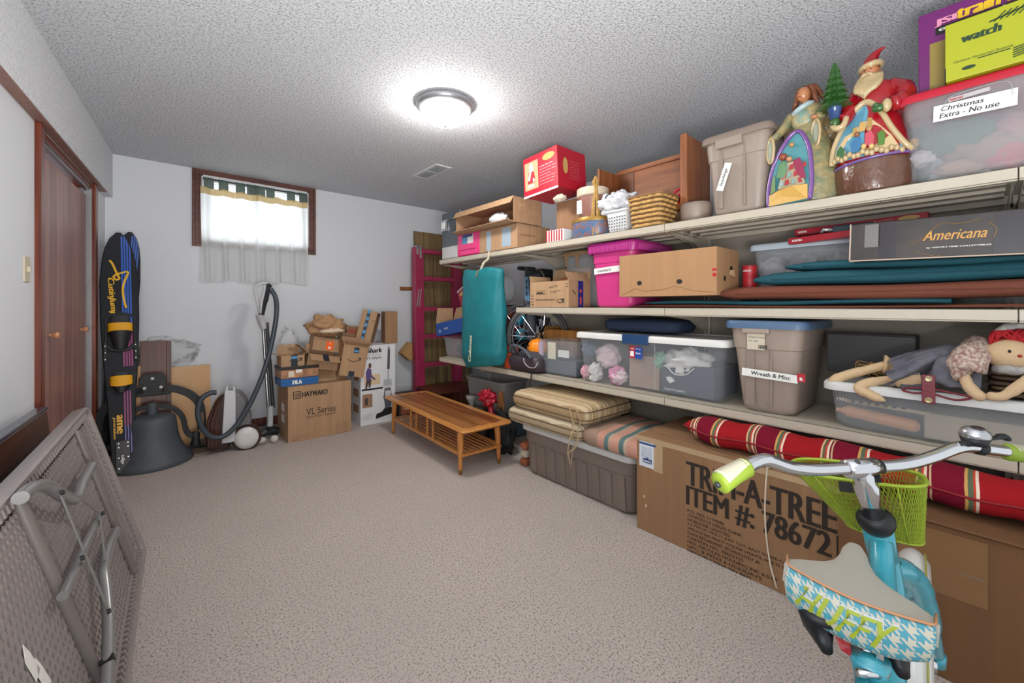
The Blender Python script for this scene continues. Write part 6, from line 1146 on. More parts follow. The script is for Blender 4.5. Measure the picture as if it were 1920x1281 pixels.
blob('tissue', 'scrap of white tissue sticking up from the seagrass basket', 'tissue', (2.2, yX(1232, 2.2), z+SB['_d'][2]+.012), (.02, .03, .018), mwhite, .5, 7, 3)
# wooden crate on its side with ribbons; box behind it
mcr = wood('crate wood', '7a431f', '9d6034', 'x', 1.1, .5); mcrz = wood('crate wood end', '7d4520', 'a0633a', 'z', 1.1, .5)
X_ = 2.33; yc0 = yX(1120, X_); yc1 = yX(1290, X_); zc = z+.135; ct_ = at(1290, 252, X=2.28).z
cr = thing('wooden_crate', 'open brown wooden crate lying on its side behind the seagrass basket, ribbons inside', 'crate', (X_, yc0, zc), SH); w_ = yc0-yc1; hc_ = ct_-zc; hk = at(1180, 318, X=2.58).z-zc-.03
g = G(); g.box(w_, -.05, 0, w_+.022, .24, hc_); obj('end_board', g, mcrz, cr, bevel=.002); g = G(); g.box(w_-.02, -.055, -.01, w_+.02, -.035, hc_+.01); obj('corner_post', g, mcrz, cr, bevel=.002)
g = G(); g.box(0, 0, 0, .018, .26, hk); obj('end_board', g, mcrz, cr, bevel=.002)
g = G(); g.box(.018, .24, 0, w_, .26, hk); obj('back_board', g, mcr, cr); g = G(); g.box(.018, -.0, -.018, w_, .24, 0); obj('bottom_board', g, mcr, cr, bevel=.002)
g = G(); g.box(.0, -.012, -.018, w_, .0, .03); obj('front_rail', g, mcr, cr, bevel=.002); g = G(); g.box(.0, .228, hk, w_, .26, hk+.03); obj('top_rail', g, mcr, cr, bevel=.002)
g = G(); g.box(.02, .235, hk*.55, .14, .24, hk); g.box(.16, .235, .04, .3, .24, hk*.5); obj('inner_board', g, wood('crate wood deep', '5f341a', '7d4a28', 'x', 1), cr)
g = G(); g.box(2.36, yc1+.01, z, 2.56, yc0-.02, zc-.02); tag(obj('brown_carton', g, mkd, bevel=.003), 'brown carton underneath the wooden crate on the top shelf', 'box')
X_ = 2.22; q = yX(1293, X_); r0 = .085; t_ = thing('round_tub', 'low rounded tan tub between the seagrass basket and the tan storage tub', 'tub', (X_+.08, q, z)); g = G(); g.lathe([(r0*.8, 0), (r0*.95, .02), (r0, .10), (r0*.98, .12), (.001, .13)], 28); obj('body', g, mtan_, t_, smooth='all')
q = at(1216, 344, X=2.30); zr = zc+.0
t_ = thing('ribbon_spool', 'ribbon spool lying with blue and white paper label facing out', 'ribbon', (2.335, q.y, zc+.040)); g = G(); g.M = Matrix.Rotation(radians(-90), 4, 'Y'); g.lathe([(.036, -.03), (.036, .0), (.034, .004), (.001, .004)], 24); obj('roll', g, mat('white roll', 'c9c3b8', .6), t_, smooth=True); g = G(); g.box(-.0055, -.022, -.022, -.0042, .022, .022); obj('label', g, mat('label blue', '244a9c', .5), t_); g = G(); g.box(-.0062, -.014, -.012, -.0055, .014, -.006); g.box(-.0062, -.014, .004, -.0055, .014, .010); obj('label_print', g, mwhite, t_)
for i in range(5):
    q = yX(1236+i*7, 2.33); t_ = thing('ribbon_spool', ('leftmost', 'second', 'middle', 'fourth', 'rightmost')[i]+' gold rimmed ribbon spool of the row of five in the crate', 'ribbon', (2.36, q, zc+.037), group='gold ribbon spools in the crate'); g = G(); g.M = Matrix.Rotation(radians(90), 4, 'X'); g.lathe([(.036, -.010), (.036, -.007), (.030, -.006), (.030, .006), (.036, .007), (.036, .010), (.001, .010)], 22); obj('roll', g, mat('gold ribbon', 'b79a3c' if i else '3f5a2a', .4, .3), t_, smooth=True)
q = yX(1270, 2.30); t_ = thing('red_loops', 'red looped plastic handles lying in the right side of the crate', 'loops', (2.33, q, zc+.05)); 
for s_ in (-1, 1): g = G(); g.tube([(.01*s_, .038*cos(a)+s_*.004, .018*s_+.024*sin(a)+.012) for a in [2*pi*i/20 for i in range(20)]], .008, 8, closed=True); obj('loop', g, mat('red plastic', 'b3142c', .3), t_, smooth='all')
# Stockings tub
mst2 = mat('stone tub', '97897d', .42); mstl = mat('stone tub lid', '84756a', .42)
X_ = 2.10; ya, yb = shelf(1312, 1446, X_); hh = at(1312, 262, X=X_).z-z
ST = tote('storage_tub', 'tall tan tub with a slanted white tape note reading Stockings on the top shelf', (X_, ya, z), ya-yb, .48, hh, mst2, mstl, taper=.07, rad=.04, band=.27, lidh=.036, lidw=.012); w_ = ya-yb
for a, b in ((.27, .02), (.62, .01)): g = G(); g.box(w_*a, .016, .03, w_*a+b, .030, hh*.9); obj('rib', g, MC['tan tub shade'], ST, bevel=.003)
g = G(); g.box(w_*.24, -.006, hh-.075, w_*.62, .016, hh-.030); obj('handle', g, mst2, ST, bevel=.005)
n0 = fr(ST, 1354, 358); _, tN = notep(ST, n0[0], n0[1], .135, .034, mpaper, y=.010, rot=72); tN('Stockings', .022, .008, .085, .017, shear=.2, bold=.015)
# clear bin with red lid, two boxes on it
X_ = 2.09; ya = yX(1676, X_); yb = -.28; hh = at(1676, 186, X=X_).z-z
mredl = mat('red lid', 'b5172f', .35); CBN = tote('storage_bin', 'large clear bin with red lid marked Christmas Extra on the top shelf', (X_, ya, z), ya-yb, .46, hh, mclr2, mredl, taper=.05, rad=.05, band=.24, lidh=.03, lidw=.014); w_ = ya-yb
n0 = fr(CBN, 1749, 229); n1 = fr(CBN, 1908, 195); nw = n1[0]-n0[0]; _, tN = notep(CBN, n0[0], n0[1]-.0, nw, .056, mpaper, y=.008, rot=math.degrees(math.atan2(n1[1]-n0[1]-.000, nw))*1.0)
tN('Christmas', nw*.10, .033, nw*.52, .016, shear=.2, bold=.012); tN('Extra - No use', nw*.08, .009, nw*.72, .017, shear=.2, bold=.012)
_, tN = notep(CBN, n0[0]+nw*.2, n0[1]+.058, nw*.50, .014, mat('brand strip', 'b9b2b4', .6), y=.009, rot=3); tN('Rubbermaid', nw*.02, .003, nw*.16, .008, mred, bold=.03)
g = G(); a = fr(CBN, 1765, 195)[0]; g.tube(spline([(a, .004, hh-.10), (a+.006, .002, hh-.07), (a+.03, .0, hh-.045), (a+.13, .0, hh-.04), (a+.155, .002, hh-.055), (a+.16, .004, hh-.09)], 5), .0022, 5); obj('moulded_arch', g, mclr2, CBN, smooth='all')
for (nm, lb, px, py, r_, c_, sd) in (('green_garland', 'dark green garland in the clear bin with the red lid', 1800, 250, (.05, .10, .06), '2c4a38', 3), ('red_ornament', 'red plush ornament at the bottom right of the red lidded bin', 1895, 280, (.05, .06, .05), 'a3243a', 5), ('brown_plush', 'brown plush toy slanting across the red lidded bin', 1850, 270, (.05, .10, .05), '7d5b4a', 7), ('pale_hat', 'pale cap shape in the left corner of the red lidded bin', 1722, 290, (.05, .045, .03), 'b6adb0', 9), ('tan_plush', 'tan plush limb low in the middle of the red lidded bin', 1800, 305, (.05, .07, .03), '9a7260', 11), ('rose_plush', 'rose pink plush high in the right of the red lidded bin', 1900, 230, (.05, .05, .05), '9a6468', 13), ('yellow_block', 'small yellow block standing in the left of the red lidded bin', 1711, 262, (.03, .022, .022), 'c99a3f', 15)):
    q = at(px, py, X=2.20); blob(nm, lb, 'plush toy' if 'plush' in nm else 'decoration', V((2.20, q.y, max(z+.045, q.z-.02))), r_, mat('in bin '+c_, c_, .9), .35, 5, sd)
zt_ = z+hh+.002
X_ = 2.17; yP = yX(1722, X_); hP = .30; PBX = carton('toy_box', 'tall purple box with yellow train lettering on the red lidded bin', 'box', (X_, yP, zt_), .50, .16, at(1722, 32, X=X_).z-zt_, mat('purple box', '6a1b66', .4), rot=(0, radians(0), SH), seam=False)
hP = PBX['_d'][2]; fpatch(PBX, 'front', .03, 0, .10, hP*.62, mat('photo olive', '8f7c3c', .5), 'print_photo'); fpatch(PBX, 'front', .085, .0, .012, hP*.62, mink, 'print_band', lift=.001)
ftext(PBX, 'front', 'train set', .10, hP*.80, .18, hP*.13, mat('logo yellow', 'd9b21c', .4), shear=.1, bold=.04, lift=.003); ftext(PBX, 'front', 'computer engine', .055, hP*.72, .18, hP*.055, mwhite, bold=.04, lift=.003); fpatch(PBX, 'front', .045, hP*.70, .20, hP*.09, mink, 'logo_shadow', lift=.0005); ftext(PBX, 'front', 'JSI', .045, hP*.79, .05, hP*.09, mat('pink print', 'd88aa8', .5), bold=.04, lift=.003); ftext(PBX, 'front', 'Railroad line Learning set', .08, hP*.66, .12, hP*.025, mwhite)
X_ = 2.075; yQ = yX(1772, X_); q = at(1772, 140, X=X_); zt2 = zt_; wq = .40; hq = at(1785, 44, X=X_).z-zt2
mylw = mat('acid yellow', 'a3a816', .45); YB = carton('clock_box', 'acid yellow box printed watch lying on the red lidded bin before the purple box', 'box', (X_, yQ, zt2), wq, .085, max(.16, min(hq, CE-zt2-.03)), mylw, rz=SH, seam=False)
hq = YB['_d'][2]; ftext(YB, 'front', 'watch', .04, hq*.60, .085, hq*.14, mat('dark green ink', '1c3a22', .6), shear=.15, bold=.04); ftext(YB, 'front', 'Outdoor Horizontal Antenna', .02, hq*.28, .13, .008, MC['dark green ink'], shear=.2); fpatch(YB, 'front', .075, hq*.25, .07, .003, MC['dark green ink'], 'rule')
fpatch(YB, 'front', .185, hq*.40, .012, hq*.42, MC['dark green ink'], 'antenna_print'); g = G()
for i in range(8): g.bar((.11+i*.013, -.002, hq*.78), (.135+i*.013, -.002, hq*.90), .003, .001, up=(0, 1, 0))
g.bar((.10, -.002, hq*.80), (.24, -.002, hq*.92), .004, .001, up=(0, 1, 0)); obj('antenna_print', g, MC['dark green ink'], YB)
g = G()
for i in range(5): g.bar((.15, -.002, .02+i*.007), (.19, -.002, .026+i*.007), .003, .001, up=(0, 1, 0))
obj('mark_print', g, MC['dark green ink'], YB); oval(YB, .055, hq*.15, .016, .006, MC['dark green ink'], 'ring_print')
g = G(); g.hexa([(-.001, 0, .0), (-.001, .08, .0), (-.001, .08, hq*.24), (-.001, 0, hq*.24), (.002, 0, .0), (.002, .08, .0), (.002, .08, hq*.24), (.002, 0, hq*.24)]); obj('open_end', g, mink, YB)
g = G(); pillow(g, .12, .10, .22, .03); o_ = obj('dark_bag', g, mat('dark teal bag', '123c3c', .7), smooth='all', loc=(2.42, yX(1690, 2.42)+.03, z)); o_.rotation_euler = (0, 0, SH); o_.scale.z = 1.7; tag(o_, 'dark teal bag standing behind the red coated figurine and the red lidded bin', 'bag')
# ================================================================ figurines, rag doll
mcrm = mat('glazed cream', 'bda67c', .25, coat=.5); mglred = mat('glazed red', '9c0f1c', .22, coat=.6); mskin = mat('glazed skin', 'b87a52', .3, coat=.4); mgreen = mat('glazed green', '2f5a26', .3, coat=.4)
def og(root, nm, m, f, **k): g = G(); f(g); return obj(nm, g, m, root, **({'smooth': 'all'} if not k else k))
def ell(secs, n=36): # (z, cx, cy, rx, ry)
    return [[(cx+rx*cos(2*pi*j/n), cy+ry*sin(2*pi*j/n), z) for j in range(n)] for z, cx, cy, rx, ry in secs]
def smooth_secs(S, k=5):
    P = [tuple(S[0])]; out = []
    for i in range(len(S)-1):
        for j in range(k):
            t = j/k; t2 = t; p0, p1, p2, p3 = S[max(i-1, 0)], S[i], S[i+1], S[min(i+2, len(S)-1)]
            out.append(tuple(.5*((2*b)+(c-a)*t+(2*a-5*b+4*c-d)*t*t+(3*b-a-3*c+d)*t**3) for a, b, c, d in zip(p0, p1, p2, p3)))
    out.append(tuple(S[-1])); return out
# angel
X_ = 2.165; q = at(1511, 378, X=X_); A = thing('angel_figurine', 'tall carved angel figurine with cream wings and purple arched panel on the top shelf', 'figurine', (X_+.03, q.y, Z3+.002), SH)
HA = at(1508, 163, X=X_+.03).z-Z3; k = HA/.49
msk = mat('carved sage gold', 'a58f5e', .4, col2='6f7a5c', vs_=26, bump=.9, bs=34, coat=.2)
S = [(0, .0, 0, .118, .085), (.03, 0, 0, .12, .087), (.14, .0, 0, .108, .078), (.24, 0, 0, .078, .06), (.30, 0, 0, .056, .045), (.345, .0, 0, .058, .042), (.385, .0, 0, .062, .04), (.405, 0, 0, .035, .03), (.42, -.003, 0, .018, .017)]
og(A, 'gown', msk, lambda g: g.loft(ell([tuple(v*k for v in s) for s in smooth_secs(S)])))
arch = [(-.125, .0), (-.128, .07), (-.115, .15), (-.085, .22), (-.045, .272), (-.02, .287), (.0, .27), (.022, .21), (.032, .13), (.03, .0)]
def pan(nm, m, pts, y, t=.004, **kw): 
    g = G(); g.prismy([(x*k, z*k) for x, z in pts], (y-t)*k, y*k); return obj(nm, g, m, A, **(kw or {'bevel': .001}))
yb_ = lambda z: -.092+.04*(z/.3)
def cur_pan(root, nm, m, pts, yf, kk, lift, t=.003):
    g = G(); a = [(x*kk, (yf(x, z)-lift)*kk, z*kk) for x, z in pts]; b = [(x*kk, (yf(x, z)-lift-t)*kk, z*kk) for x, z in pts]; g.loft([a, b]); return obj(nm, g, m, root)
yf = lambda x, z: -.088+.030*(z/.29)+max(0, -x-.05)*.55
cur_pan(A, 'scene_panel', mat('scene blue', '4f8f96', .35, coat=.4), arch, yf, k, 0, .012)
sc = lambda nm, c, pts, l: cur_pan(A, nm, mat('scene '+c, c, .35, coat=.4), pts, yf, k, l)
sc('scene_base', 'cfa557', [(-.122, .004), (-.122, .050), (-.08, .062), (-.03, .066), (.022, .062), (.024, .004)], .014)
sc('scene_patch', 'b8a98c', [(-.085, .066), (-.07, .13), (-.055, .165), (-.02, .165), (.0, .12), (.015, .066)], .014)
for i in range(4):
    for j in range(3): sc('patchwork', 'a32a33' if (i+j) % 2 else '7f9a94', [(-.078+i*.024+j*.006, .072+j*.030), (-.060+i*.022+j*.006, .074+j*.030), (-.062+i*.020+j*.008, .094+j*.030), (-.076+i*.022+j*.008, .092+j*.030)], .0175)
sc('scene_gown', '2f7a3e', [(-.092, .115), (-.082, .168), (-.062, .178), (-.05, .165), (-.052, .125), (-.06, .105)], .018); sc('scene_robe', '8e1f46', [(-.028, .165), (-.005, .175), (.008, .13), (.018, .085), (.0, .09), (-.02, .13)], .018)
for x, z, r_, c_ in ((-.066, .195, .015, '8d4a2e'), (-.042, .178, .011, 'c28a62'), (-.035, .235, .009, 'b98c4c')): og(A, 'scene_head', mat('scene '+c_, c_, .35), lambda g: g.ball((x*k, (yf(x, z)-.018)*k, z*k), r_*k, 10, 8))
sc('scene_foliage', '5a7f34', [(-.118, .055), (-.108, .12), (-.098, .13), (-.095, .06)], .016)
og(A, 'arch_border', mat('glazed purple', '70488c', .25, coat=.5), lambda g: g.tube(spline([(x*k, (yf(x, z)-.012)*k, z*k) for x, z in arch[:-1]+[(.034, .06), (.03, .0)]], 4), .0085*k, 8))
og(A, 'bodice', mat('teal carved bodice', '7c9a8e', .4, col2='b9a06a', vs_=30, bump=.6, bs=40), lambda g: g.ball((-.008*k, -.018*k, .345*k), (.046*k, .032*k, .045*k), 18, 12))
og(A, 'collar', mat('pale blue glaze', 'a9bcc0', .3), lambda g: g.tube(spline([(-.045*k, -.02*k, .378*k), (-.02*k, -.042*k, .385*k), (.01*k, -.035*k, .40*k), (.02*k, 0, .41*k)], 4), .011*k, 8))
og(A, 'neck', mskin, lambda g: g.tube([(-.004*k, -.004*k, .40*k), (-.008*k, -.006*k, .435*k)], .014*k, 10))
hd = og(A, 'head', mskin, lambda g: g.ball((-.012*k, -.01*k, .452*k), (.024*k, .026*k, .031*k), 18, 14))
og(hd, 'nose', mskin, lambda g: g.ball((-.024*k, -.033*k, .450*k), (.004*k, .006*k, .006*k), 8, 6))
for s_ in (-.028, -.010): og(hd, 'eye', mat('brown eye', '3b2418', .3), lambda g: g.ball((s_*k, -.033*k, .457*k), (.0035*k, .002*k, .002*k), 8, 6))
og(hd, 'mouth', mat('lip', 'a5483a', .4), lambda g: g.ball((-.020*k, -.034*k, .440*k), (.006*k, .002*k, .0022*k), 8, 6))
mhair = mat('auburn hair', '6f3c22', .4, var=.2, vs_=40, coat=.2)
og(A, 'hair', mhair, lambda g: [g.ball((-.004*k, .006*k, .462*k), (.030*k, .026*k, .032*k), 18, 12, .15, 8, 2)]+[g.tube(spline([(x0*k, y0*k, .480*k), (x0*1.5*k+.004, y0*k, .455*k), (x0*1.3*k+dx*k, (y0-.004)*k, .425*k), (x0*1.7*k+dx*1.8*k, y0*k, (.40-.01*i)*k)], 4), [.009*k]*10+[.007*k, .004*k, .002*k], 7) for i, (x0, y0, dx) in enumerate(((-.024, -.012, -.006), (-.022, .004, -.010), (.014, -.016, .012), (.022, -.006, .022), (.02, .008, .026), (.006, .02, .008)))])
for s_, P, hnd in ((-1, [(-.052, 0, .382), (-.078, -.02, .335), (-.105, -.035, .300), (-.13, -.045, .292)], (-.142, -.048, .290)), (1, [(.052, 0, .385), (.064, -.022, .355), (.058, -.045, .335), (.042, -.058, .332)], (.036, -.062, .330))):
    og(A, 'arm', msk, lambda g: g.tube(spline([tuple(v*k for v in p) for p in P], 5), [.021*k-.0005*i*k for i in range(16)], 10)); og(A, 'hand', mskin, lambda g: g.ball([v*k for v in hnd], (.013*k, .008*k, .008*k), 10, 8))
    cx_, cz_ = (-.118, .24) if s_ < 0 else (.040, .268)
    og(A, 'sleeve_cuff', mcrm, lambda g: g.tube([((cx_+.015*cos(a))*k, (-.055-.01*cos(a))*k, (cz_+.052*sin(a))*k) for a in [2*pi*i/24 for i in range(24)]], .0055*k, 8, closed=True))
    og(A, 'sleeve_lining', mat('sleeve grey', '9aa08c', .5), lambda g: g.ball((cx_*k, -.05*k, cz_*k), (.013*k, .006*k, .048*k), 14, 10))
for s_ in (-1, 1):
    for i in range(5 if s_ > 0 else 3): og(A, 'wing_feather', mcrm, lambda g: g.ball(((.055+.035*1 if s_ > 0 else -.07)*k+(.012*i*k if s_ > 0 else 0), .05*k, ((.335-.036*i) if s_ > 0 else (.36-.022*i))*k), ((.062-.004*i)*k if s_ > 0 else .03*k, .012*k, .026*k), 16, 10))
# bearded man in red
X_ = 2.17; q = at(1634, 358, X=X_); Sf = thing('bearded_figurine', 'glossy figurine of a bearded man in red coat and hat holding a small green tree', 'figurine', (X_+.02, q.y, Z3+.002), SH); HS = at(1630, 100, X=X_+.02).z-Z3; k = HS/.53; Sf.scale = (.80, .9, 1)
D = lambda nm, m, f, **kw: og(Sf, nm, m, f, **kw)
D('base', mat('carved chocolate', '5d3a27', .25, var=.15, vs_=18, bump=.9, bs=24, coat=.6), lambda g: g.loft(ell([tuple(v*k for v in s) for s in smooth_secs([(0, 0, 0, .135, .10), (.03, 0, 0, .142, .105), (.075, 0, 0, .144, .107), (.112, 0, 0, .142, .105)])])))
D('purple_band', mat('glazed violet', '6d5590', .25, coat=.5), lambda g: g.tube([(.143*k*cos(a), .106*k*sin(a), (.112+.010*cos(a))*k) for a in [2*pi*i/40 for i in range(40)]], .0055*k, 8, closed=True))
D('coat', mglred, lambda g: g.loft(ell([tuple(v*k for v in s) for s in smooth_secs([(.105, 0, 0, .139, .102), (.16, 0, 0, .132, .097), (.23, .004, 0, .108, .085), (.29, .008, 0, .088, .072), (.34, .01, 0, .088, .068), (.385, .01, 0, .074, .056), (.41, .006, 0, .045, .04), (.425, .0, 0, .03, .03)])])))
yf = lambda x, z: -.109+.045*((z-.12)/.2)+abs(x+.01)**2*3.0
ar2 = [(-.140, .125), (-.130, .18), (-.10, .245), (-.055, .298), (-.01, .322), (.035, .275), (.075, .20), (.115, .14), (.06, .125), (-.04, .12)]
C2 = lambda nm, c, pts, l: cur_pan(Sf, nm, mat('scene '+c, c, .35, coat=.4), pts, yf, k, l)
C2('scene_panel', '5d9ab3', ar2, 0); Sf.children[-1]
C2('scene_hills', 'c9b082', [(-.128, .135), (-.118, .175), (-.085, .215), (-.05, .225), (-.02, .25), (.01, .255), (.04, .225), (.075, .185), (.10, .14), (.0, .13)], .004)
for c_, pts in (('b89a5c', [(-.055, .205), (-.055, .235), (-.04, .24), (-.035, .205)]), ('c9a25c', [(-.03, .215), (-.03, .25), (-.012, .252), (-.01, .215)]), ('a98a4a', [(-.005, .22), (-.003, .262), (.012, .258), (.015, .22)]), ('3d74a0', [(-.055, .145), (-.06, .18), (-.04, .20), (-.025, .195), (-.02, .16), (-.035, .14)]), ('c04a5c', [(-.01, .16), (-.008, .205), (.012, .21), (.022, .185), (.02, .15)]), ('4f7a2c', [(.035, .15), (.032, .195), (.045, .205), (.058, .19), (.055, .15)]), ('2f6a35', [(-.12, .135), (-.115, .17), (-.10, .185), (-.085, .165), (-.085, .135)])): C2('scene_figure', c_, pts, .008)
for x, z, c_ in ((-.038, .208, '8d5a3a'), (.004, .218, 'b98c5c'), (-.012, .155, 'd0b070'), (.014, .150, 'd0b070')): D('scene_head', mat('scene '+c_, c_, .4), lambda g: g.ball((x*k, (yf(x, z)-.012)*k, z*k), .010*k, 10, 8))
D('scene_ruffle', mcrm, lambda g: [g.ball((x*k, (yf(x, .14)-.008)*k, (.132+.006*sin(i*2))*k), .011*k, 8, 6) for i, x in enumerate([-.125+.0155*j for j in range(16)])])
D('fur_trim', mcrm, lambda g: g.tube(spline([(x*k, (yf(x, z)-.006)*k, z*k) for x, z in [(-.138, .118), (-.133, .18), (-.10, .248), (-.055, .303), (-.01, .326), (.035, .285), (.075, .21), (.115, .150), (.14, .128)]], 5), .0115*k, 8))
hd = D('head', mskin, lambda g: g.ball((-.006*k, -.012*k, .448*k), (.034*k, .034*k, .036*k), 18, 14))
for s_ in (-1, 1): og(hd, 'eye', mat('brown eye', '3b2418', .3), lambda g: g.ball((-.010*k+s_*.011*k, -.044*k, .452*k), (.0035*k, .002*k, .0028*k), 8, 6)); og(hd, 'eyebrow', mcrm, lambda g: g.ball((-.010*k+s_*.012*k, -.043*k, .461*k), (.009*k, .004*k, .0035*k), 8, 6)); og(hd, 'ear', mskin, lambda g: g.ball((-.006*k+s_*.034*k, -.006*k, .446*k), (.004*k, .006*k, .009*k), 8, 6))
og(hd, 'nose', mskin, lambda g: g.ball((-.012*k, -.048*k, .442*k), (.007*k, .009*k, .007*k), 10, 8)); og(hd, 'mouth', mat('lip', 'a5483a', .4), lambda g: g.ball((-.012*k, -.047*k, .427*k), (.007*k, .003*k, .003*k), 8, 6))
D('beard', mcrm, lambda g: [g.tube(spline([(x*k, (-.030-.014*cos(x*40))*k, .428*k), ((x*1.15-.006)*k, -.056*k, .395*k), ((x*.9-.014)*k, -.070*k, (.362+abs(x)*.3)*k), ((x*.5-.018)*k, -.068*k, (.338+abs(x)*.6)*k)], 4), [.010*k]*4+[.0115*k]*5+[.009*k, .006*k, .004*k, .002*k], 8) for x in [-.036+.0072*j for j in range(11)]])
D('moustache', mcrm, lambda g: [g.tube(spline([(-.012*k, -.052*k, .434*k), ((-.012+s_*.014)*k, -.055*k, .430*k), ((-.012+s_*.028)*k, -.044*k, .420*k)], 4), [.006*k]*5+[.005*k, .004*k, .003*k, .001*k], 7) for s_ in (-1, 1)])
D('hat_fur', mcrm, lambda g: g.tube([((-.004+.037*cos(a))*k, (-.006+.036*sin(a))*k, (.470+.004*cos(a))*k) for a in [2*pi*i/24 for i in range(24)]], .0105*k, 8, closed=True))
D('hat', mglred, lambda g: g.tube(spline([(-.004*k, -.004*k, .468*k), (-.002*k, -.002*k, .495*k), (.012*k, 0, .515*k), (.03*k, 0, .528*k), (.046*k, 0, .529*k)], 5), [.036*k, .035*k, .034*k, .032*k, .030*k, .027*k, .024*k, .022*k, .020*k, .018*k, .016*k, .014*k, .012*k, .010*k, .008*k, .007*k, .006*k, .005*k, .004*k, .003*k, .001*k], 14))
D('arm', mglred, lambda g: g.tube(spline([(.062*k, 0, .375*k), (.108*k, -.02*k, .345*k), (.112*k, -.05*k, .305*k), (.078*k, -.085*k, .288*k)], 5), [.036*k]*5+[.038*k]*4+[.033*k]*4+[.027*k]*3, 14)); D('cuff', mcrm, lambda g: g.ball((.062*k, -.092*k, .287*k), (.018*k, .02*k, .024*k), 14, 10)); D('mitten', mgreen, lambda g: [g.ball((.036*k, -.100*k, .282*k), (.024*k, .013*k, .014*k), 14, 10), g.ball((.028*k, -.104*k, .294*k), (.012*k, .007*k, .007*k), 10, 8)])
D('arm', mglred, lambda g: g.tube(spline([(-.055*k, 0, .375*k), (-.075*k, -.035*k, .335*k), (-.075*k, -.07*k, .295*k), (-.092*k, -.09*k, .272*k)], 5), [.034*k]*5+[.032*k]*5+[.027*k]*6, 14)); D('cuff', mcrm, lambda g: g.tube(spline([(-.128*k, -.098*k, .262*k), (-.11*k, -.11*k, .245*k), (-.085*k, -.11*k, .25*k), (-.075*k, -.10*k, .28*k)], 4), .012*k, 8)); D('mitten', mgreen, lambda g: g.ball((-.118*k, -.10*k, .272*k), (.020*k, .018*k, .020*k), 14, 10))
D('pot', mat('glazed navy', '2f4a7c', .25, coat=.5), lambda g: g.lathe([(.018*k, .285*k), (.028*k, .325*k), (.03*k, .33*k), (.001, .33*k)], 18, (-.118*k, -.10*k, 0)))
def tree(g):
    for i in range(6):
        z0 = (.325+.026*i)*k; r0 = (.060-.0085*i)*k; n = 24
        g.loft([[((-.118*k+rr*(1+(.18*sin(j*pi*2/3)))*cos(2*pi*j/n)), -.10*k+rr*(1+(.18*sin(j*pi*2/3)))*sin(2*pi*j/n), zz) for j in range(n)] for rr, zz in ((r0*.6, z0), (r0, z0+.003*k), (r0*.85, z0+.012*k), (r0*.25, z0+.040*k))])
D('tree', mgreen, tree, smooth=True)
# ---- rag doll on the flat bin
mfab = mat('muslin', 'cdb08a', .9, bump=.3, bs=90); mdress = mat('grey dress cloth', '6b6a72', .9, col2='504f58', vs_=18, bump=.35, bs=22); mflor = mat('floral print', '8c5f58', .9, col2='c9bcae', vs_=95); myarn = mat('red yarn', 'a8121c', .8, bump=.5, bs=60); mblm = mat('cream cotton', 'c7a983', .9, bump=.4, bs=30)
dp = at(1780, 690, X=2.22); dl = thing('rag_doll', 'rag doll with red yarn hair lying on the flat clear bin in grey dress', 'doll', (2.22, dp.y, FZ+.002)); DO = dl.location.copy()
P_ = lambda px, py, X=2.2: at(px, py, X=X)-DO
def dq(nm, m, f, par=None): g = G(); f(g); return obj(nm, g, m, par or dl, smooth='all')
def crum(g, a, s_=14, seed=0):
    for v in g.b.verts: n_ = noise.noise_vector(v.co*s_+V((seed, 0, 0))); v.co += n_*a
def drs(g):
    P = [P_(1838, 662, 2.26), P_(1800, 665, 2.24), P_(1750, 672, 2.22), P_(1700, 690, 2.19), P_(1672, 700, 2.17)]; rs = [.04, .055, .068, .078, .082]; n = 40; rings = []
    Q = spline(P, 6); 
    for i, p in enumerate(Q):
        t = i/(len(Q)-1); r_ = .04+.05*t**.8; rings.append([p+V((r_*1.25*cos(2*pi*j/n)*(1+.12*t*sin(j*1.9)), .012*t*sin(j*1.1), max(-.045+.0*t, r_*.62*sin(2*pi*j/n)*(1+.20*t*sin(j*2.3+1))))) for j in range(n)])
    g.loft(rings, cap=(True, False)); crum(g, .012)
dr_ = dq('dress', mdress, drs)
dq('skirt_fold', mdress, lambda g: (g.sheet(lambda u, v: tuple(P_(1690+150*u, 690+40*v+14*sin(u*9), 2.13-.02*v)+V((0, 0, .018*sin(u*14+v*3)))), 24, 8, .004), crum(g, .005)))
dq('bloomers', mblm, lambda g: (g.tube(spline([P_(1720, 690, 2.20), P_(1685, 688, 2.19), P_(1655, 683, 2.18)], 8), [.036]*6+[.034]*6+[.030, .028, .033, .036, .034], 16), crum(g, .008, 30)))
dq('bloomers', mblm, lambda g: (g.tube(spline([P_(1725, 712, 2.15), P_(1695, 712, 2.14), P_(1668, 708, 2.13)], 8), [.034]*6+[.032]*6+[.028, .026, .031, .034, .032], 16), crum(g, .007, 30, 4)))
dq('leg', mfab, lambda g: g.tube(spline([P_(1660, 685, 2.18), P_(1625, 694, 2.16), P_(1590, 703, 2.145), P_(1568, 712, 2.135), P_(1565, 722, 2.12), P_(1590, 722, 2.11)], 6), [.017]*8+[.019]*8+[.021]*6+[.018]*5+[.014, .011, .008, .003], 14))
dq('leg', mfab, lambda g: g.tube(spline([P_(1680, 712, 2.14), P_(1650, 714, 2.12), P_(1622, 720, 2.105), P_(1612, 729, 2.095), P_(1635, 742, 2.085), P_(1660, 752, 2.078)], 6), [.016]*8+[.018]*8+[.020]*6+[.017]*5+[.014, .011, .008, .003], 14))
dq('sleeve', mflor, lambda g: (g.tube(spline([P_(1850, 645, 2.24), P_(1832, 655, 2.19), P_(1818, 675, 2.14), P_(1806, 698, 2.12), P_(1812, 706, 2.115)], 6), [.028]*4+[.042]*6+[.050]*7+[.044, .036, .030, .033, .034, .030, .024, .02], 18), crum(g, .007, 24)))
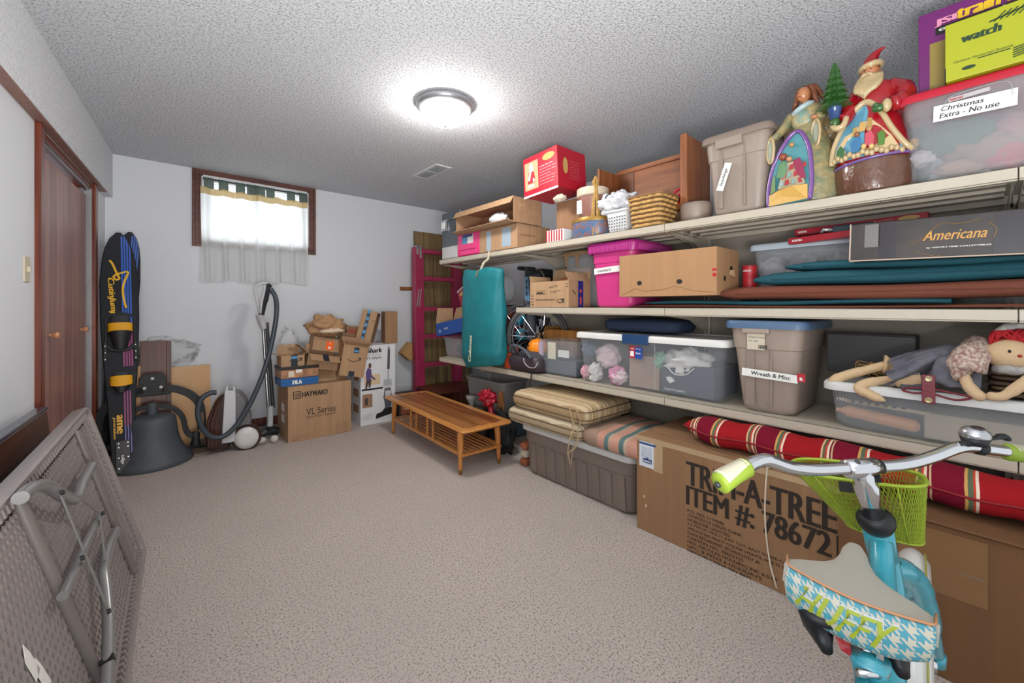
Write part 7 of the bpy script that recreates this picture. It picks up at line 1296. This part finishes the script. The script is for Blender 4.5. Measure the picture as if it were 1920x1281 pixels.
dq('sleeve', mflor, lambda g: (g.ball(P_(1862, 668, 2.25), (.05, .05, .045), 20, 14), crum(g, .008, 24, 3)))
dq('arm', mfab, lambda g: g.tube(spline([P_(1805, 700, 2.12), P_(1815, 722, 2.105), P_(1832, 740, 2.09), P_(1852, 745, 2.085)], 6), [.016]*7+[.018]*8+[.016, .013, .009, .003], 12))
dq('arm', mfab, lambda g: g.tube(spline([P_(1850, 742, 2.085), P_(1880, 743, 2.09), P_(1915, 722, 2.11), P_(1945, 700, 2.14)], 6), [.008]+[.014]*8+[.017]*10, 12))
hd = dq('head', mfab, lambda g: g.ball(P_(1893, 664, 2.17), (.055, .058, .052), 22, 16))
dq('hair', myarn, lambda g: [g.tube([P_(1890+26*cos(a+i*.7), 635+10*sin(a*1.3+i), 2.17+.012*cos(i*2.1))+V((.012*cos(a*2+i), .010*sin(a+i*1.3), .012*sin(a*2+i))) for a in [2*pi*j/14 for j in range(14)]], .0045, 6, closed=True) for i in range(26)], hd)
dq('mob_cap', mat('cap print', '8f8d8c', .9, col2='b5b0aa', vs_=60), lambda g: (g.tube(spline([P_(1868, 624, 2.17), P_(1890, 612, 2.17), P_(1920, 610, 2.18), P_(1950, 618, 2.2)], 6), .014, 10), crum(g, .006, 30)), hd)
for a, b in ((1893, 659), (1926, 662)): dq('eye', mink, lambda g: g.ball(P_(a, b, 2.116), (.003, .004, .0055), 8, 6), hd)
dq('nose', mat('red felt', 'a82a2a', .8), lambda g: g.ball(P_(1912, 668, 2.118), (.003, .006, .005), 8, 6), hd)
dq('collar', mat('cap print', '8f8d8c', .9), lambda g: (g.tube(spline([P_(1868, 690, 2.16), P_(1885, 694, 2.13), P_(1905, 695, 2.13), P_(1920, 690, 2.15)], 6), .014, 10), crum(g, .007, 30)))
# leather strap handle, straw, mats
g = G(); t_ = thing('leather_strap', 'dark red leather strap with two eyelets hooked over the front of the flat bin', 'strap', (2.09, at(1740, 720, X=2.09).y, FZ-.03)); SO = t_.location.copy(); mlth = mat('oxblood leather', '6f1526', .4, bump=.15, bs=80)
a_, b_ = at(1741, 703, X=2.085)-SO, at(1741, 757, X=2.078)-SO
g = G(); g.bar(a_, b_, .034, .004, up=(1, 0, 0)); st_ = obj('strap', g, mlth, t_, bevel=.0015)
for p in (a_*.86+b_*.14, a_*.12+b_*.88): g = G(); g.M = Matrix.Translation(p+V((-.003, 0, 0))) @ Matrix.Rotation(-pi/2, 4, 'Y'); g.lathe([(.004, 0), (.009, 0), (.010, .001), (.008, .002), (.004, .0015)], 14); obj('eyelet', g, mat('brass eyelet', 'b9a982', .3, .8), st_)
pts = [at(a, b, X=2.085)-SO for a, b in ((1692, 731), (1715, 727), (1745, 729), (1790, 738), (1822, 746), (1790, 750), (1745, 738), (1712, 737))]
g = G(); g.tube(spline(pts, 5, True), .006, 8, closed=True, sq=.6); obj('handle', g, mlth, t_, smooth='all')
for i in range(6):
    q = at(1848, 735-i*9, X=2.24); g = G(); pillow(g, .28, .22, .014, .03, puff=.002); o_ = obj('placemat', g, mat('brown mat '+str(i % 3), ('5d4634', '6e563f', '4a382b')[i % 3], .7), smooth='all', loc=(2.16+.008*(i % 2), at(1852+(i % 2)*6, 700, X=2.16).y, FZ+.004+.018*i)); o_.rotation_euler = (0, 0, SH); tag(o_, ('lowest', 'second lowest', 'third', 'fourth', 'second highest', 'topmost')[i]+' brown padded mat in the stack beneath the doll\'s head', 'mat', 'brown mats under the doll')
q = at(1612, 672, X=2.30); t_ = thing('straw_bundle', 'small bundle of golden straw behind the rag doll feet', 'straw', (2.32, q.y, FZ+.004)); 
for i in range(14): a = i*2.1; g = G(); g.tube(spline([(.02*cos(a), .05*sin(a*1.3)-.03, .004+.03*(i % 3)*.5), (.01*sin(a), -.02+.03*cos(a), .035+.01*(i % 4)), (-.02*cos(a), -.07+.03*sin(a), .02+.01*(i % 5))], 4), .0022, 5); obj('straw', g, mraf, t_)
# ================================================================ bicycle, nearest thing to the camera
mcy = mat('cyan paint', '3a9fb0', .28, coat=.7); mlime = mat('lime wire', '9bb02c', .4); mcrmg = mat('cream grip', 'b9b49f', .5); mlg = mat('lime rubber', '869e2e', .45); mblkp = mat('black moulding', '15171a', .45); mcrs = mat('cream vinyl', 'aca79c', .4, bump=.05, bs=120)
B3 = lambda px, py, d: at(px, py, d=d)
hp = B3(1640, 980, .90); bk = thing('bicycle', 'cyan bicycle with cream and houndstooth seat and lime wire basket in the right foreground', 'bicycle', (hp.x, hp.y, 0)); BO = bk.location.copy(); Q_ = lambda px, py, d: B3(px, py, d)-BO
def bo(nm, m, f, par=None, **k): g = G(); f(g); return obj(nm, g, m, par or bk, **({'smooth': 'all'} if not k else k))
bar = spline([Q_(1398, 876, .79), Q_(1418, 866, .80), Q_(1440, 863, .808), Q_(1480, 876, .82), Q_(1530, 881, .833), Q_(1612, 877, .85), Q_(1690, 872, .865), Q_(1745, 858, .878), Q_(1790, 841, .888), Q_(1818, 837, .892), Q_(1850, 842, .897), Q_(1890, 847, .902)], 6)
hb_ = bo('handlebar', mchr, lambda g: g.tube(bar, .0125, 14))
for (p0_, p1_, nm) in ((Q_(1347, 908, .765), Q_(1402, 874, .79), 'l'), (Q_(1980, 860, .915), Q_(1884, 847, .902), 'r')):
    ax = (p1_-p0_); L_ = ax.length; axn = ax.normalized()
    gr = bo('grip', mlg, lambda g: g.tube([p0_+ax*t for t in (0, .03, .06, .5, .93, 1)], [.010, .0185, .020, .0175, .0185, .014], 18))
    up = V((0, 0, 1)); up = (up-axn*up.dot(axn)).normalized(); sd = axn.cross(up)
    def pad(g):
        rings = []
        for i in range(17):
            t = .10+.84*i/16; c = p0_+ax*t; r_ = .0195+.002*cos(t*3)+.0012*(i % 2)
            rings.append([c+up*(r_*cos(a))+sd*(r_*sin(a)) for a in [(-1.25+2.5*j/12)*(1-.35*(i/16 if nm == 'l' else .3)) for j in range(13)]]+[c+up*(.012*cos(a))+sd*(.012*sin(a)) for a in (1.0, 0, -1.0)])
        g.loft(rings)
    bo('grip_pad', mcrmg, pad, gr)
bo('grip_plug', mdk, lambda g: g.ball(Q_(1346, 909, .764), .006, 8, 6))
# stem, headset, head tube
S0 = Q_(1614, 878, .85); S1 = Q_(1640, 972, .895)
bo('clamp', mchr, lambda g: g.tube([Q_(1585, 880, .845), Q_(1588, 880, .8455), Q_(1640, 876, .855), Q_(1643, 876, .856)], [.014, .019, .019, .014], 16))
bo('stem', mchr, lambda g: g.tube([S0, S0.lerp(S1, .25), S0.lerp(S1, .32), S1], [.019, .018, .0225, .0215], 18))
bo('stem_bolt', mdk, lambda g: g.ball(Q_(1607, 868, .84), .006, 8, 6))
bo('headset', mblkp, lambda g: g.tube([Q_(1638, 962, .89), Q_(1641, 972, .893), Q_(1643, 980, .896), Q_(1645, 988, .90)], [.026, .034, .033, .027], 20))
H0, H1 = Q_(1644, 984, .90), Q_(1660, 1072, .945)
bo('head_tube', mcy, lambda g: g.tube([H0, H1], [.027, .0275], 18))
ht = bo('top_tube', mcy, lambda g: g.tube(spline([Q_(1652, 1015, .90), Q_(1655, 1075, .85), Q_(1655, 1130, .79), Q_(1640, 1200, .71), Q_(1630, 1262, .645)], 6), [.021]*25, 14))
bo('down_tube', mcy, lambda g: g.tube(spline([Q_(1660, 1045, .93), Q_(1672, 1120, .90), Q_(1672, 1240, .82), Q_(1650, 1400, .70)], 6), .024, 14))
p = Q_(1640, 1025, .868); u_ = (H1-H0).normalized(); r_ = ray(1640, 1025).normalized(); sd = u_.cross(r_).normalized()
def badge(nm, m, a0, a1, w, t_=0):
    c0, c1 = H0.lerp(H1, a0)-r_*.0272, H0.lerp(H1, a1)-r_*.0272
    def f(g):
        g.sheet(lambda u, v: tuple(H0.lerp(H1, a0+(a1-a0)*v)+sd*(.028+t_)*sin((u-.5)*w)-r_*(.0282+t_)*cos((u-.5)*w)), 8, 2, .0006)
    return bo(nm, m, f)
badge('badge', mat('badge red', '8f2a20', .5), .34, .50, 1.3); badge('sticker', mat('sticker white', 'd5dde0', .5), .52, .80, 1.3)
for i in range(3): text(bk, ('BICYCLE', 'SAFETY', 'LABEL')[i], mink if i else mat('badge text', 'd86a3a', .5), H0.lerp(H1, .40+.14*i)-r_*.0297-sd*.012*(-1 if sd.dot(V((CS, -SN, 0))) < 0 else 1), sd*(1 if sd.dot(V((CS, -SN, 0))) > 0 else -1), -u_ , .024, .007, bold=.02)
# swooping fork leg, wheel seen edge on, fender
rd = V((ray(1712, 574).x, ray(1712, 574).y, 0)).normalized(); sx_ = rd.cross(V((0, 0, 1))); WC = V((B3(1712, 574, 1.10).x, B3(1712, 574, 1.10).y, .25))-BO
fl_ = [Q_(1662, 1064, .935), Q_(1692, 1070, .95), Q_(1716, 1088, .965), Q_(1735, 1130, .99), Q_(1745, 1180, 1.03), Q_(1754, 1228, 1.085)]
bo('fork_leg', mcy, lambda g: g.tube(spline(fl_, 6), [.027]*8+[.025]*8+[.022]*8+[.018]*7, 16))
fl2 = [p+(-2*sx_.dot(p-WC))*sx_ for p in fl_]
bo('fork_leg', mcy, lambda g: g.tube(spline([Q_(1655, 1066, .94)]+fl2[2:], 6), [.024]*10+[.020]*15, 14))
bo('fork_end', mcy, lambda g: g.tube([fl_[-1]+V((0, 0, .006)), fl_[-1]-V((0, 0, .025))], [.021, .020], 14)); bo('axle_nut', mchr, lambda g: g.tube([fl_[-1]-V((0, 0, .02)), WC], [.009, .008], 8))
def ring_(C_, R_, off=0, a0=0, a1=2*pi, n=44, rdd=rd): return [C_+rdd*(R_*cos(a0+(a1-a0)*i/n))+V((0, 0, R_*sin(a0+(a1-a0)*i/n)))+sx_*off for i in range(n if abs(a1-a0-2*pi) < 1e-6 else n+1)]
RC = V((B3(1640, 574, .20).x, B3(1640, 574, .20).y, .25))-BO
for C_ in (WC, RC):
    w = bo('wheel', mat('cream tyre', 'cfcbbd', .6), lambda g: g.tube(ring_(C_, .226), .023, 12, closed=True)); bo('tread', mblkp, lambda g: g.tube(ring_(C_, .239), .0105, 8, closed=True, sq=1.5), w); bo('rim', mchr, lambda g: g.tube(ring_(C_, .200), .010, 8, closed=True), w); bo('hub', mchr, lambda g: g.cyl(C_-sx_*.045, C_+sx_*.045, .016, n=12), w)
    for i in range(20): a = 2*pi*i/20; bo('spoke', mchr, lambda g: g.tube([C_+sx_*(.03*(-1)**i)+rd*.014*cos(a+.8)+V((0, 0, .014*sin(a+.8))), C_+rd*.2*cos(a)+V((0, 0, .2*sin(a)))], .001, 5), w, smooth=False)
def fender(g, C_, a0, a1, R_=.268, w=.034):
    rings = []
    for i in range(31):
        a = a0+(a1-a0)*i/30; o = C_; er = rd*cos(a)+V((0, 0, sin(a))); rings.append([o+er*(R_-.030*(abs(t)**2.2))+sx_*(w*t) for t in [-1+2*j/10 for j in range(11)]]+[o+er*(R_-.003-.030*(abs(t)**2.2))+sx_*(w*.93*t) for t in [1-2*j/10 for j in range(11)]])
    g.loft(rings)
mfen = mat('white fender', 'd9dad6', .3, coat=.4)
bo('front_fender', mfen, lambda g: fender(g, WC, radians(40), radians(205))); bo('rear_fender', mfen, lambda g: fender(g, RC, radians(10), radians(170)))
bo('fender_stripe', mat('lime stripe', '9a9a45', .4), lambda g: g.tube([WC+(rd*cos(a)+V((0, 0, sin(a))))*.262+sx_*.024 for a in [radians(60+145*i/24) for i in range(25)]], .0022, 6))
# rear: seat tube, stays, chain guard, crank
BB = V((B3(1640, 574, .60).x, B3(1640, 574, .60).y, .27))-BO
bo('seat_tube', mcy, lambda g: g.tube([Q_(1632, 1235, .665), Q_(1632, 1300, .66), BB], [.021, .021, .021], 14))
for s_ in (-1, 1): bo('chain_stay', mcy, lambda g: g.tube([BB+sx_*.03*s_, RC+sx_*.055*s_], [.011, .009], 10)); bo('seat_stay', mcy, lambda g: g.tube([Q_(1632+14*s_, 1258, .655), RC+sx_*.055*s_], [.009, .008], 10))
bo('seat_clamp', mcy, lambda g: g.tube([Q_(1630, 1232, .66), Q_(1631, 1250, .66)], [.027, .025], 16)); bo('clamp_bolt', mchr, lambda g: g.tube([Q_(1608, 1262, .64), Q_(1660, 1266, .64)], .006, 8))
bo('chain_guard', mfen, lambda g: g.tube(spline([BB+sx_*.065+V((0, 0, .07)), BB.lerp(RC, .4)+sx_*.065+V((0, 0, .07)), RC+sx_*.065+V((0, 0, .04))], 6), [.05]*8+[.035]*5, 12, sq=.25))
bo('crank', mchr, lambda g: [g.cyl(BB-sx_*.07, BB+sx_*.07, .012), g.bar(BB+sx_*.075, BB+sx_*.075+rd*.10+V((0, 0, -.10)), .018, .01), g.bar(BB-sx_*.075, BB-sx_*.075-rd*.10+V((0, 0, .10)), .018, .01)])
for s_, pz in ((1, rd*.10+V((0, 0, -.10))), (-1, rd*-.10+V((0, 0, .10)))): bo('pedal', mblkp, lambda g: g.bar(BB+sx_*(.085*s_)+pz, BB+sx_*(.165*s_)+pz, .07, .022), bevel=.004)
bo('chain_ring', mchr, lambda g: g.tube(ring_(BB, .075, .055), .004, 6, closed=True))
bo('seatpost', mchr, lambda g: g.tube([Q_(1620, 1180, .69), Q_(1631, 1240, .66)], .0125, 14)); bo('post_lug', mchr, lambda g: [g.tube([Q_(1645, 1195, .66), Q_(1650, 1238, .645)], .006, 8)])
bo('kickstand', mchr, lambda g: g.tube([BB-sx_*.04-rd*.05, BB-sx_*.15-rd*.14+V((0, 0, -.262))], [.008, .007], 8))
bo('cable', mblkp, lambda g: g.tube(spline([Q_(1850, 850, .89), Q_(1800, 900, .95), Q_(1740, 990, 1.0), Q_(1700, 1050, .99), Q_(1690, 1080, .96)], 6), .0028, 6)) if False else None
for P in ([Q_(1680, 1030, 1.0), Q_(1690, 1075, .99)], [Q_(1590, 1020, 1.0), Q_(1594, 1040, .99)]): bo('basket_stay', mblkp, lambda g: g.tube([P[0], P[1]], .003, 6))
bo('brake_box', mblkp, lambda g: g.bar(Q_(1667, 1052, .93), Q_(1672, 1058, .93), .03, .03), bevel=.003)
# bell
bc_ = Q_(1828, 815, .885); be = bo('bell', mat('silver bell', 'b9bcbe', .22, .9), lambda g: g.ball(bc_, (.025, .025, .019), 24, 14)); bo('bell_cap', mat('dark bell cap', '3a322f', .3, .5), lambda g: g.ball(bc_+V((-.005, -.003, .015)), (.012, .012, .005), 16, 8), be)
bo('bell_base', mblkp, lambda g: g.tube([bc_+V((0, 0, -.005)), bc_+V((.0, 0, -.022))], [.0245, .019], 20), be); bo('bell_lever', mblkp, lambda g: g.tube(spline([bc_+V((.01, -.02, -.006)), Q_(1865, 822, .88), Q_(1882, 818, .88), Q_(1888, 824, .88)], 4), [.006]*6+[.009]*7, 8, sq=.6), be); bo('bell_clamp', mblkp, lambda g: g.tube([Q_(1832, 838, .893), Q_(1841, 841, .895)], .0155, 12), be)
bo('strap', mblkp, lambda g: g.tube([Q_(1636, 876, .853), Q_(1648, 875, .855)], .0158, 14)); bo('strap_tail', mblkp, lambda g: g.bar(Q_(1641, 885, .842), Q_(1645, 904, .85), .014, .004, up=tuple(rd)), bevel=.001)
# lime basket
up_ = V((0, 0, 1)); fw = V((ray(1615, 574).x, ray(1615, 574).y, 0)).normalized(); rt_ = fw.cross(up_)
RCn = Q_(1600, 884, .972); BCn = Q_(1655, 992, .985)
def se(a, w, d, C_, tl=0, e=.62):
    ca, sa = cos(a), sin(a); x = w*abs(ca)**e*(1 if ca > 0 else -1); y = d*abs(sa)**e*(1 if sa > 0 else -1); return C_+rt_*x+fw*y+V((0, 0, tl*x))
rimf = lambda a: se(a, .122, .068, RCn, .10); botf = lambda a: se(a, .070, .050, BCn, 0)
def bwall(a, v): p = rimf(a).lerp(botf(a), v); return p
bsk = bo('basket_rim', mlime, lambda g: g.tube([rimf(2*pi*i/60) for i in range(60)], .0038, 8, closed=True))
def wires(g):
    N = 92
    for s_ in (-1, 1):
        for i in range(N): a = 2*pi*i/N; g.tube([bwall(a+s_*.42*j/9, j/9) for j in range(10)], .00085, 3, cap=False)
    for k in range(1, 9):
        g.tube([BCn.lerp(botf(2*pi*i/30), k/9)+V((0, 0, -.001)) for i in range(30)], .0009, 3, closed=True)
    for i in range(40): g.tube([BCn, botf(2*pi*i/40)], .0009, 3, cap=False)
w_ = bo('basket_mesh', mlime, wires); w_['kind'] = 'stuff'
bo('basket_base_rim', mlime, lambda g: g.tube([botf(2*pi*i/40) for i in range(40)], .0022, 6, closed=True))
bo('basket_bracket', mblkp, lambda g: [g.bar(rimf(-pi/2-.12).lerp(botf(-pi/2-.12), .12)-fw*.006, rimf(-pi/2+.14).lerp(botf(-pi/2+.14), .12)-fw*.006, .004, .022), g.bar(rimf(-pi/2).lerp(botf(-pi/2), .1)-fw*.006, rimf(-pi/2).lerp(botf(-pi/2), .75)-fw*.004, .014, .004, up=tuple(fw))], bevel=.001)
for da in (-.45, .45): bo('basket_rib', mlime, lambda g: g.tube([bwall(-pi/2+da, v) for v in (0, .3, .6, 1)], .0018, 6))
# seat
SL, SR, SNs = Q_(1478, 1083, .70), Q_(1736, 1150, .655), Q_(1602, 1030, .865)
SM = (SL+SR)/2; fs = (SNs-SM); sL_ = fs.length; fs = fs.normalized(); ss = (SR-SL); sw = ss.length/2; ss = (ss-fs*ss.dot(fs)).normalized(); sn = ss.cross(fs).normalized(); sn = sn if sn.z > 0 else -sn
prof = [(0, 1.0), (.12, .97), (.24, .82), (.34, .62), (.45, .43), (.58, .30), (.75, .23), (.9, .20), (1, .13)]
wd = lambda v: sw*next(lerp(a[1], b[1], (v-a[0])/(b[0]-a[0])) for a, b in zip(prof, prof[1:]) if v <= b[0]+1e-9)
def sp_(u, v, z=0):
    w = wd(v); back = -.016*(1-u*u)*(1-v)**3; return SM+ss*(w*u)+fs*(v*sL_+back)+sn*(.010*(1-v)**2*(u*u)*1.2-.006*abs(u)**3+.012*v**3-.010*sin(pi*v)*(1-u*u)*0+z)
def seat_(g):
    n = 24; top = [[sp_(-1+2*i/n, j/16) for i in range(n+1)] for j in range(17)]
    rings = []
    for j in range(17):
        T = top[j]; dz = sn*-(.022+.010*(1-j/16)); rings.append(T+[p+dz for p in reversed(T)])
    g.loft(rings)
sv = bo('saddle', mcrs, seat_, smooth=True)
BHt = .066
def band(u, t): # u -1..1 across the back, t 0 top .. 1 bottom
    w = sw*(1.0+.03*sin(pi*t)-.03*t); back = -.016*(1-u*u)-.010*sin(pi*t*.9)-.004
    wrap = max(0, abs(u)-.93)/.07
    return SM+ss*(w*u*(1-.0*wrap))+fs*(back+.045*wrap**1.5)+sn*(.010*u*u*1.2-.006*abs(u)**3-BHt*t*(1-.25*abs(u)**3)-.001)
def hounds():
    nm = 'houndstooth vinyl'; m = bpy.data.materials.new(nm); m.use_nodes = True; nt = m.node_tree; b = nt.nodes['Principled BSDF']; L = nt.links; b.inputs['Roughness'].default_value = .4
    uv = nt.nodes.new('ShaderNodeUVMap'); sp = nt.nodes.new('ShaderNodeSeparateXYZ'); L.new(uv.outputs[0], sp.inputs[0])
    def mth(op, a, b_=None, c=None):
        n = nt.nodes.new('ShaderNodeMath'); n.operation = op
        for i, x in enumerate((a, b_, c)):
            if x is None: continue
            if isinstance(x, (int, float)): n.inputs[i].default_value = x
            else: L.new(x, n.inputs[i])
        return n.outputs[0]
    X, Y = sp.outputs[0], sp.outputs[1]; fx_, fy_ = mth('FRACT', X), mth('FRACT', Y)
    a = mth('GREATER_THAN', fx_, .5); c = mth('GREATER_THAN', fy_, .5)
    diag = mth('GREATER_THAN', mth('FRACT', mth('MULTIPLY', mth('ADD', X, Y), 2.0)), .5)
    # both = blue, neither = cream, else diagonal teeth
    both = mth('MULTIPLY', a, c); one = mth('ABSOLUTE', mth('SUBTRACT', a, c)); f = mth('ADD', both, mth('MULTIPLY', one, diag))
    mx = nt.nodes.new('ShaderNodeMix'); mx.data_type = 'RGBA'; L.new(f, mx.inputs['Factor']); mx.inputs['A'].default_value = lin('beb9a8'); mx.inputs['B'].default_value = lin('4794a6'); L.new(mx.outputs['Result'], b.inputs['Base Color']); return m
mh_ = hounds()
g = G(); uvl = g.b.loops.layers.uv.new('UVMap'); NU, NT = 60, 8; grid = [[g.v(band(-1+2*i/NU, j/NT)) for j in range(NT+1)] for i in range(NU+1)]; inn = [[g.v(band(-1+2*i/NU, j/NT)+fs*.012) for j in (0, NT)] for i in range(NU+1)]
for i in range(NU):
    for j in range(NT):
        f = g.face([grid[i][j], grid[i+1][j], grid[i+1][j+1], grid[i][j+1]])
        for lp_, (a, b) in zip(f.loops, ((i, j), (i+1, j), (i+1, j+1), (i, j+1))): lp_[uvl].uv = (a/NU*11, 4-b/NT*3.6)
    g.face([grid[i][0], inn[i][0], inn[i+1][0], grid[i+1][0]]); g.face([grid[i][NT], grid[i+1][NT], inn[i+1][1], inn[i][1]])
obj('saddle_band', g, mh_, sv, smooth='all')
bo('saddle_piping', mat('tan piping', 'c08a62', .5), lambda g: g.tube([band(-1+2*i/40, 0)+sn*.001-fs*.001 for i in range(41)], .0022, 6), sv)
lt = text(sv, 'HUFFY', mat('lime letters', '9caa28', .5), (0, 0, 0), (1, 0, 0), (0, 1, 0), 1.30, 1, shear=.5, bold=.018)
for v in lt.data.vertices: x, y = v.co.x, v.co.y; p = band(-.78+x, .84-.62*y); v.co = p-fs*.0018-sn*0
lo_ = lt.copy(); lo_.data = lt.data.copy(); lo_.data.materials[0] = mat('letter outline', 'c9cdd6', .4); C.objects.link(lo_)
for v in lo_.data.vertices: v.co += fs*.0009+sn*.0022+ss*.001
for (a, b, d) in ((1535, 1170, .685), (1678, 1215, .66)):
    c0 = Q_(a, b, d)-fs*-.02; bo('spring_cover', mblkp, lambda g: g.tube([c0+V((0, 0, .018)), c0+V((0, 0, .008)), c0+V((.002, .002, -.018)), Q_(a+12, b+40, d-.01)+V((0, 0, 0)), Q_(a+15, b+50, d-.01)], [.026, .032, .022, .011, .009], 16))
bo('undercarriage', mblkp, lambda g: g.bar(Q_(1535, 1160, .70), Q_(1690, 1200, .675), .03, .012), bevel=.004)
bo('reflector', mat('red reflector', 'a3161c', .15, coat=.8), lambda g: g.hexa([Q_(1562, 1186, .672), Q_(1590, 1186, .668), Q_(1598, 1234, .665), Q_(1576, 1218, .668), Q_(1564, 1186, .68), Q_(1592, 1186, .676), Q_(1600, 1234, .673), Q_(1578, 1218, .676)]), smooth=False)
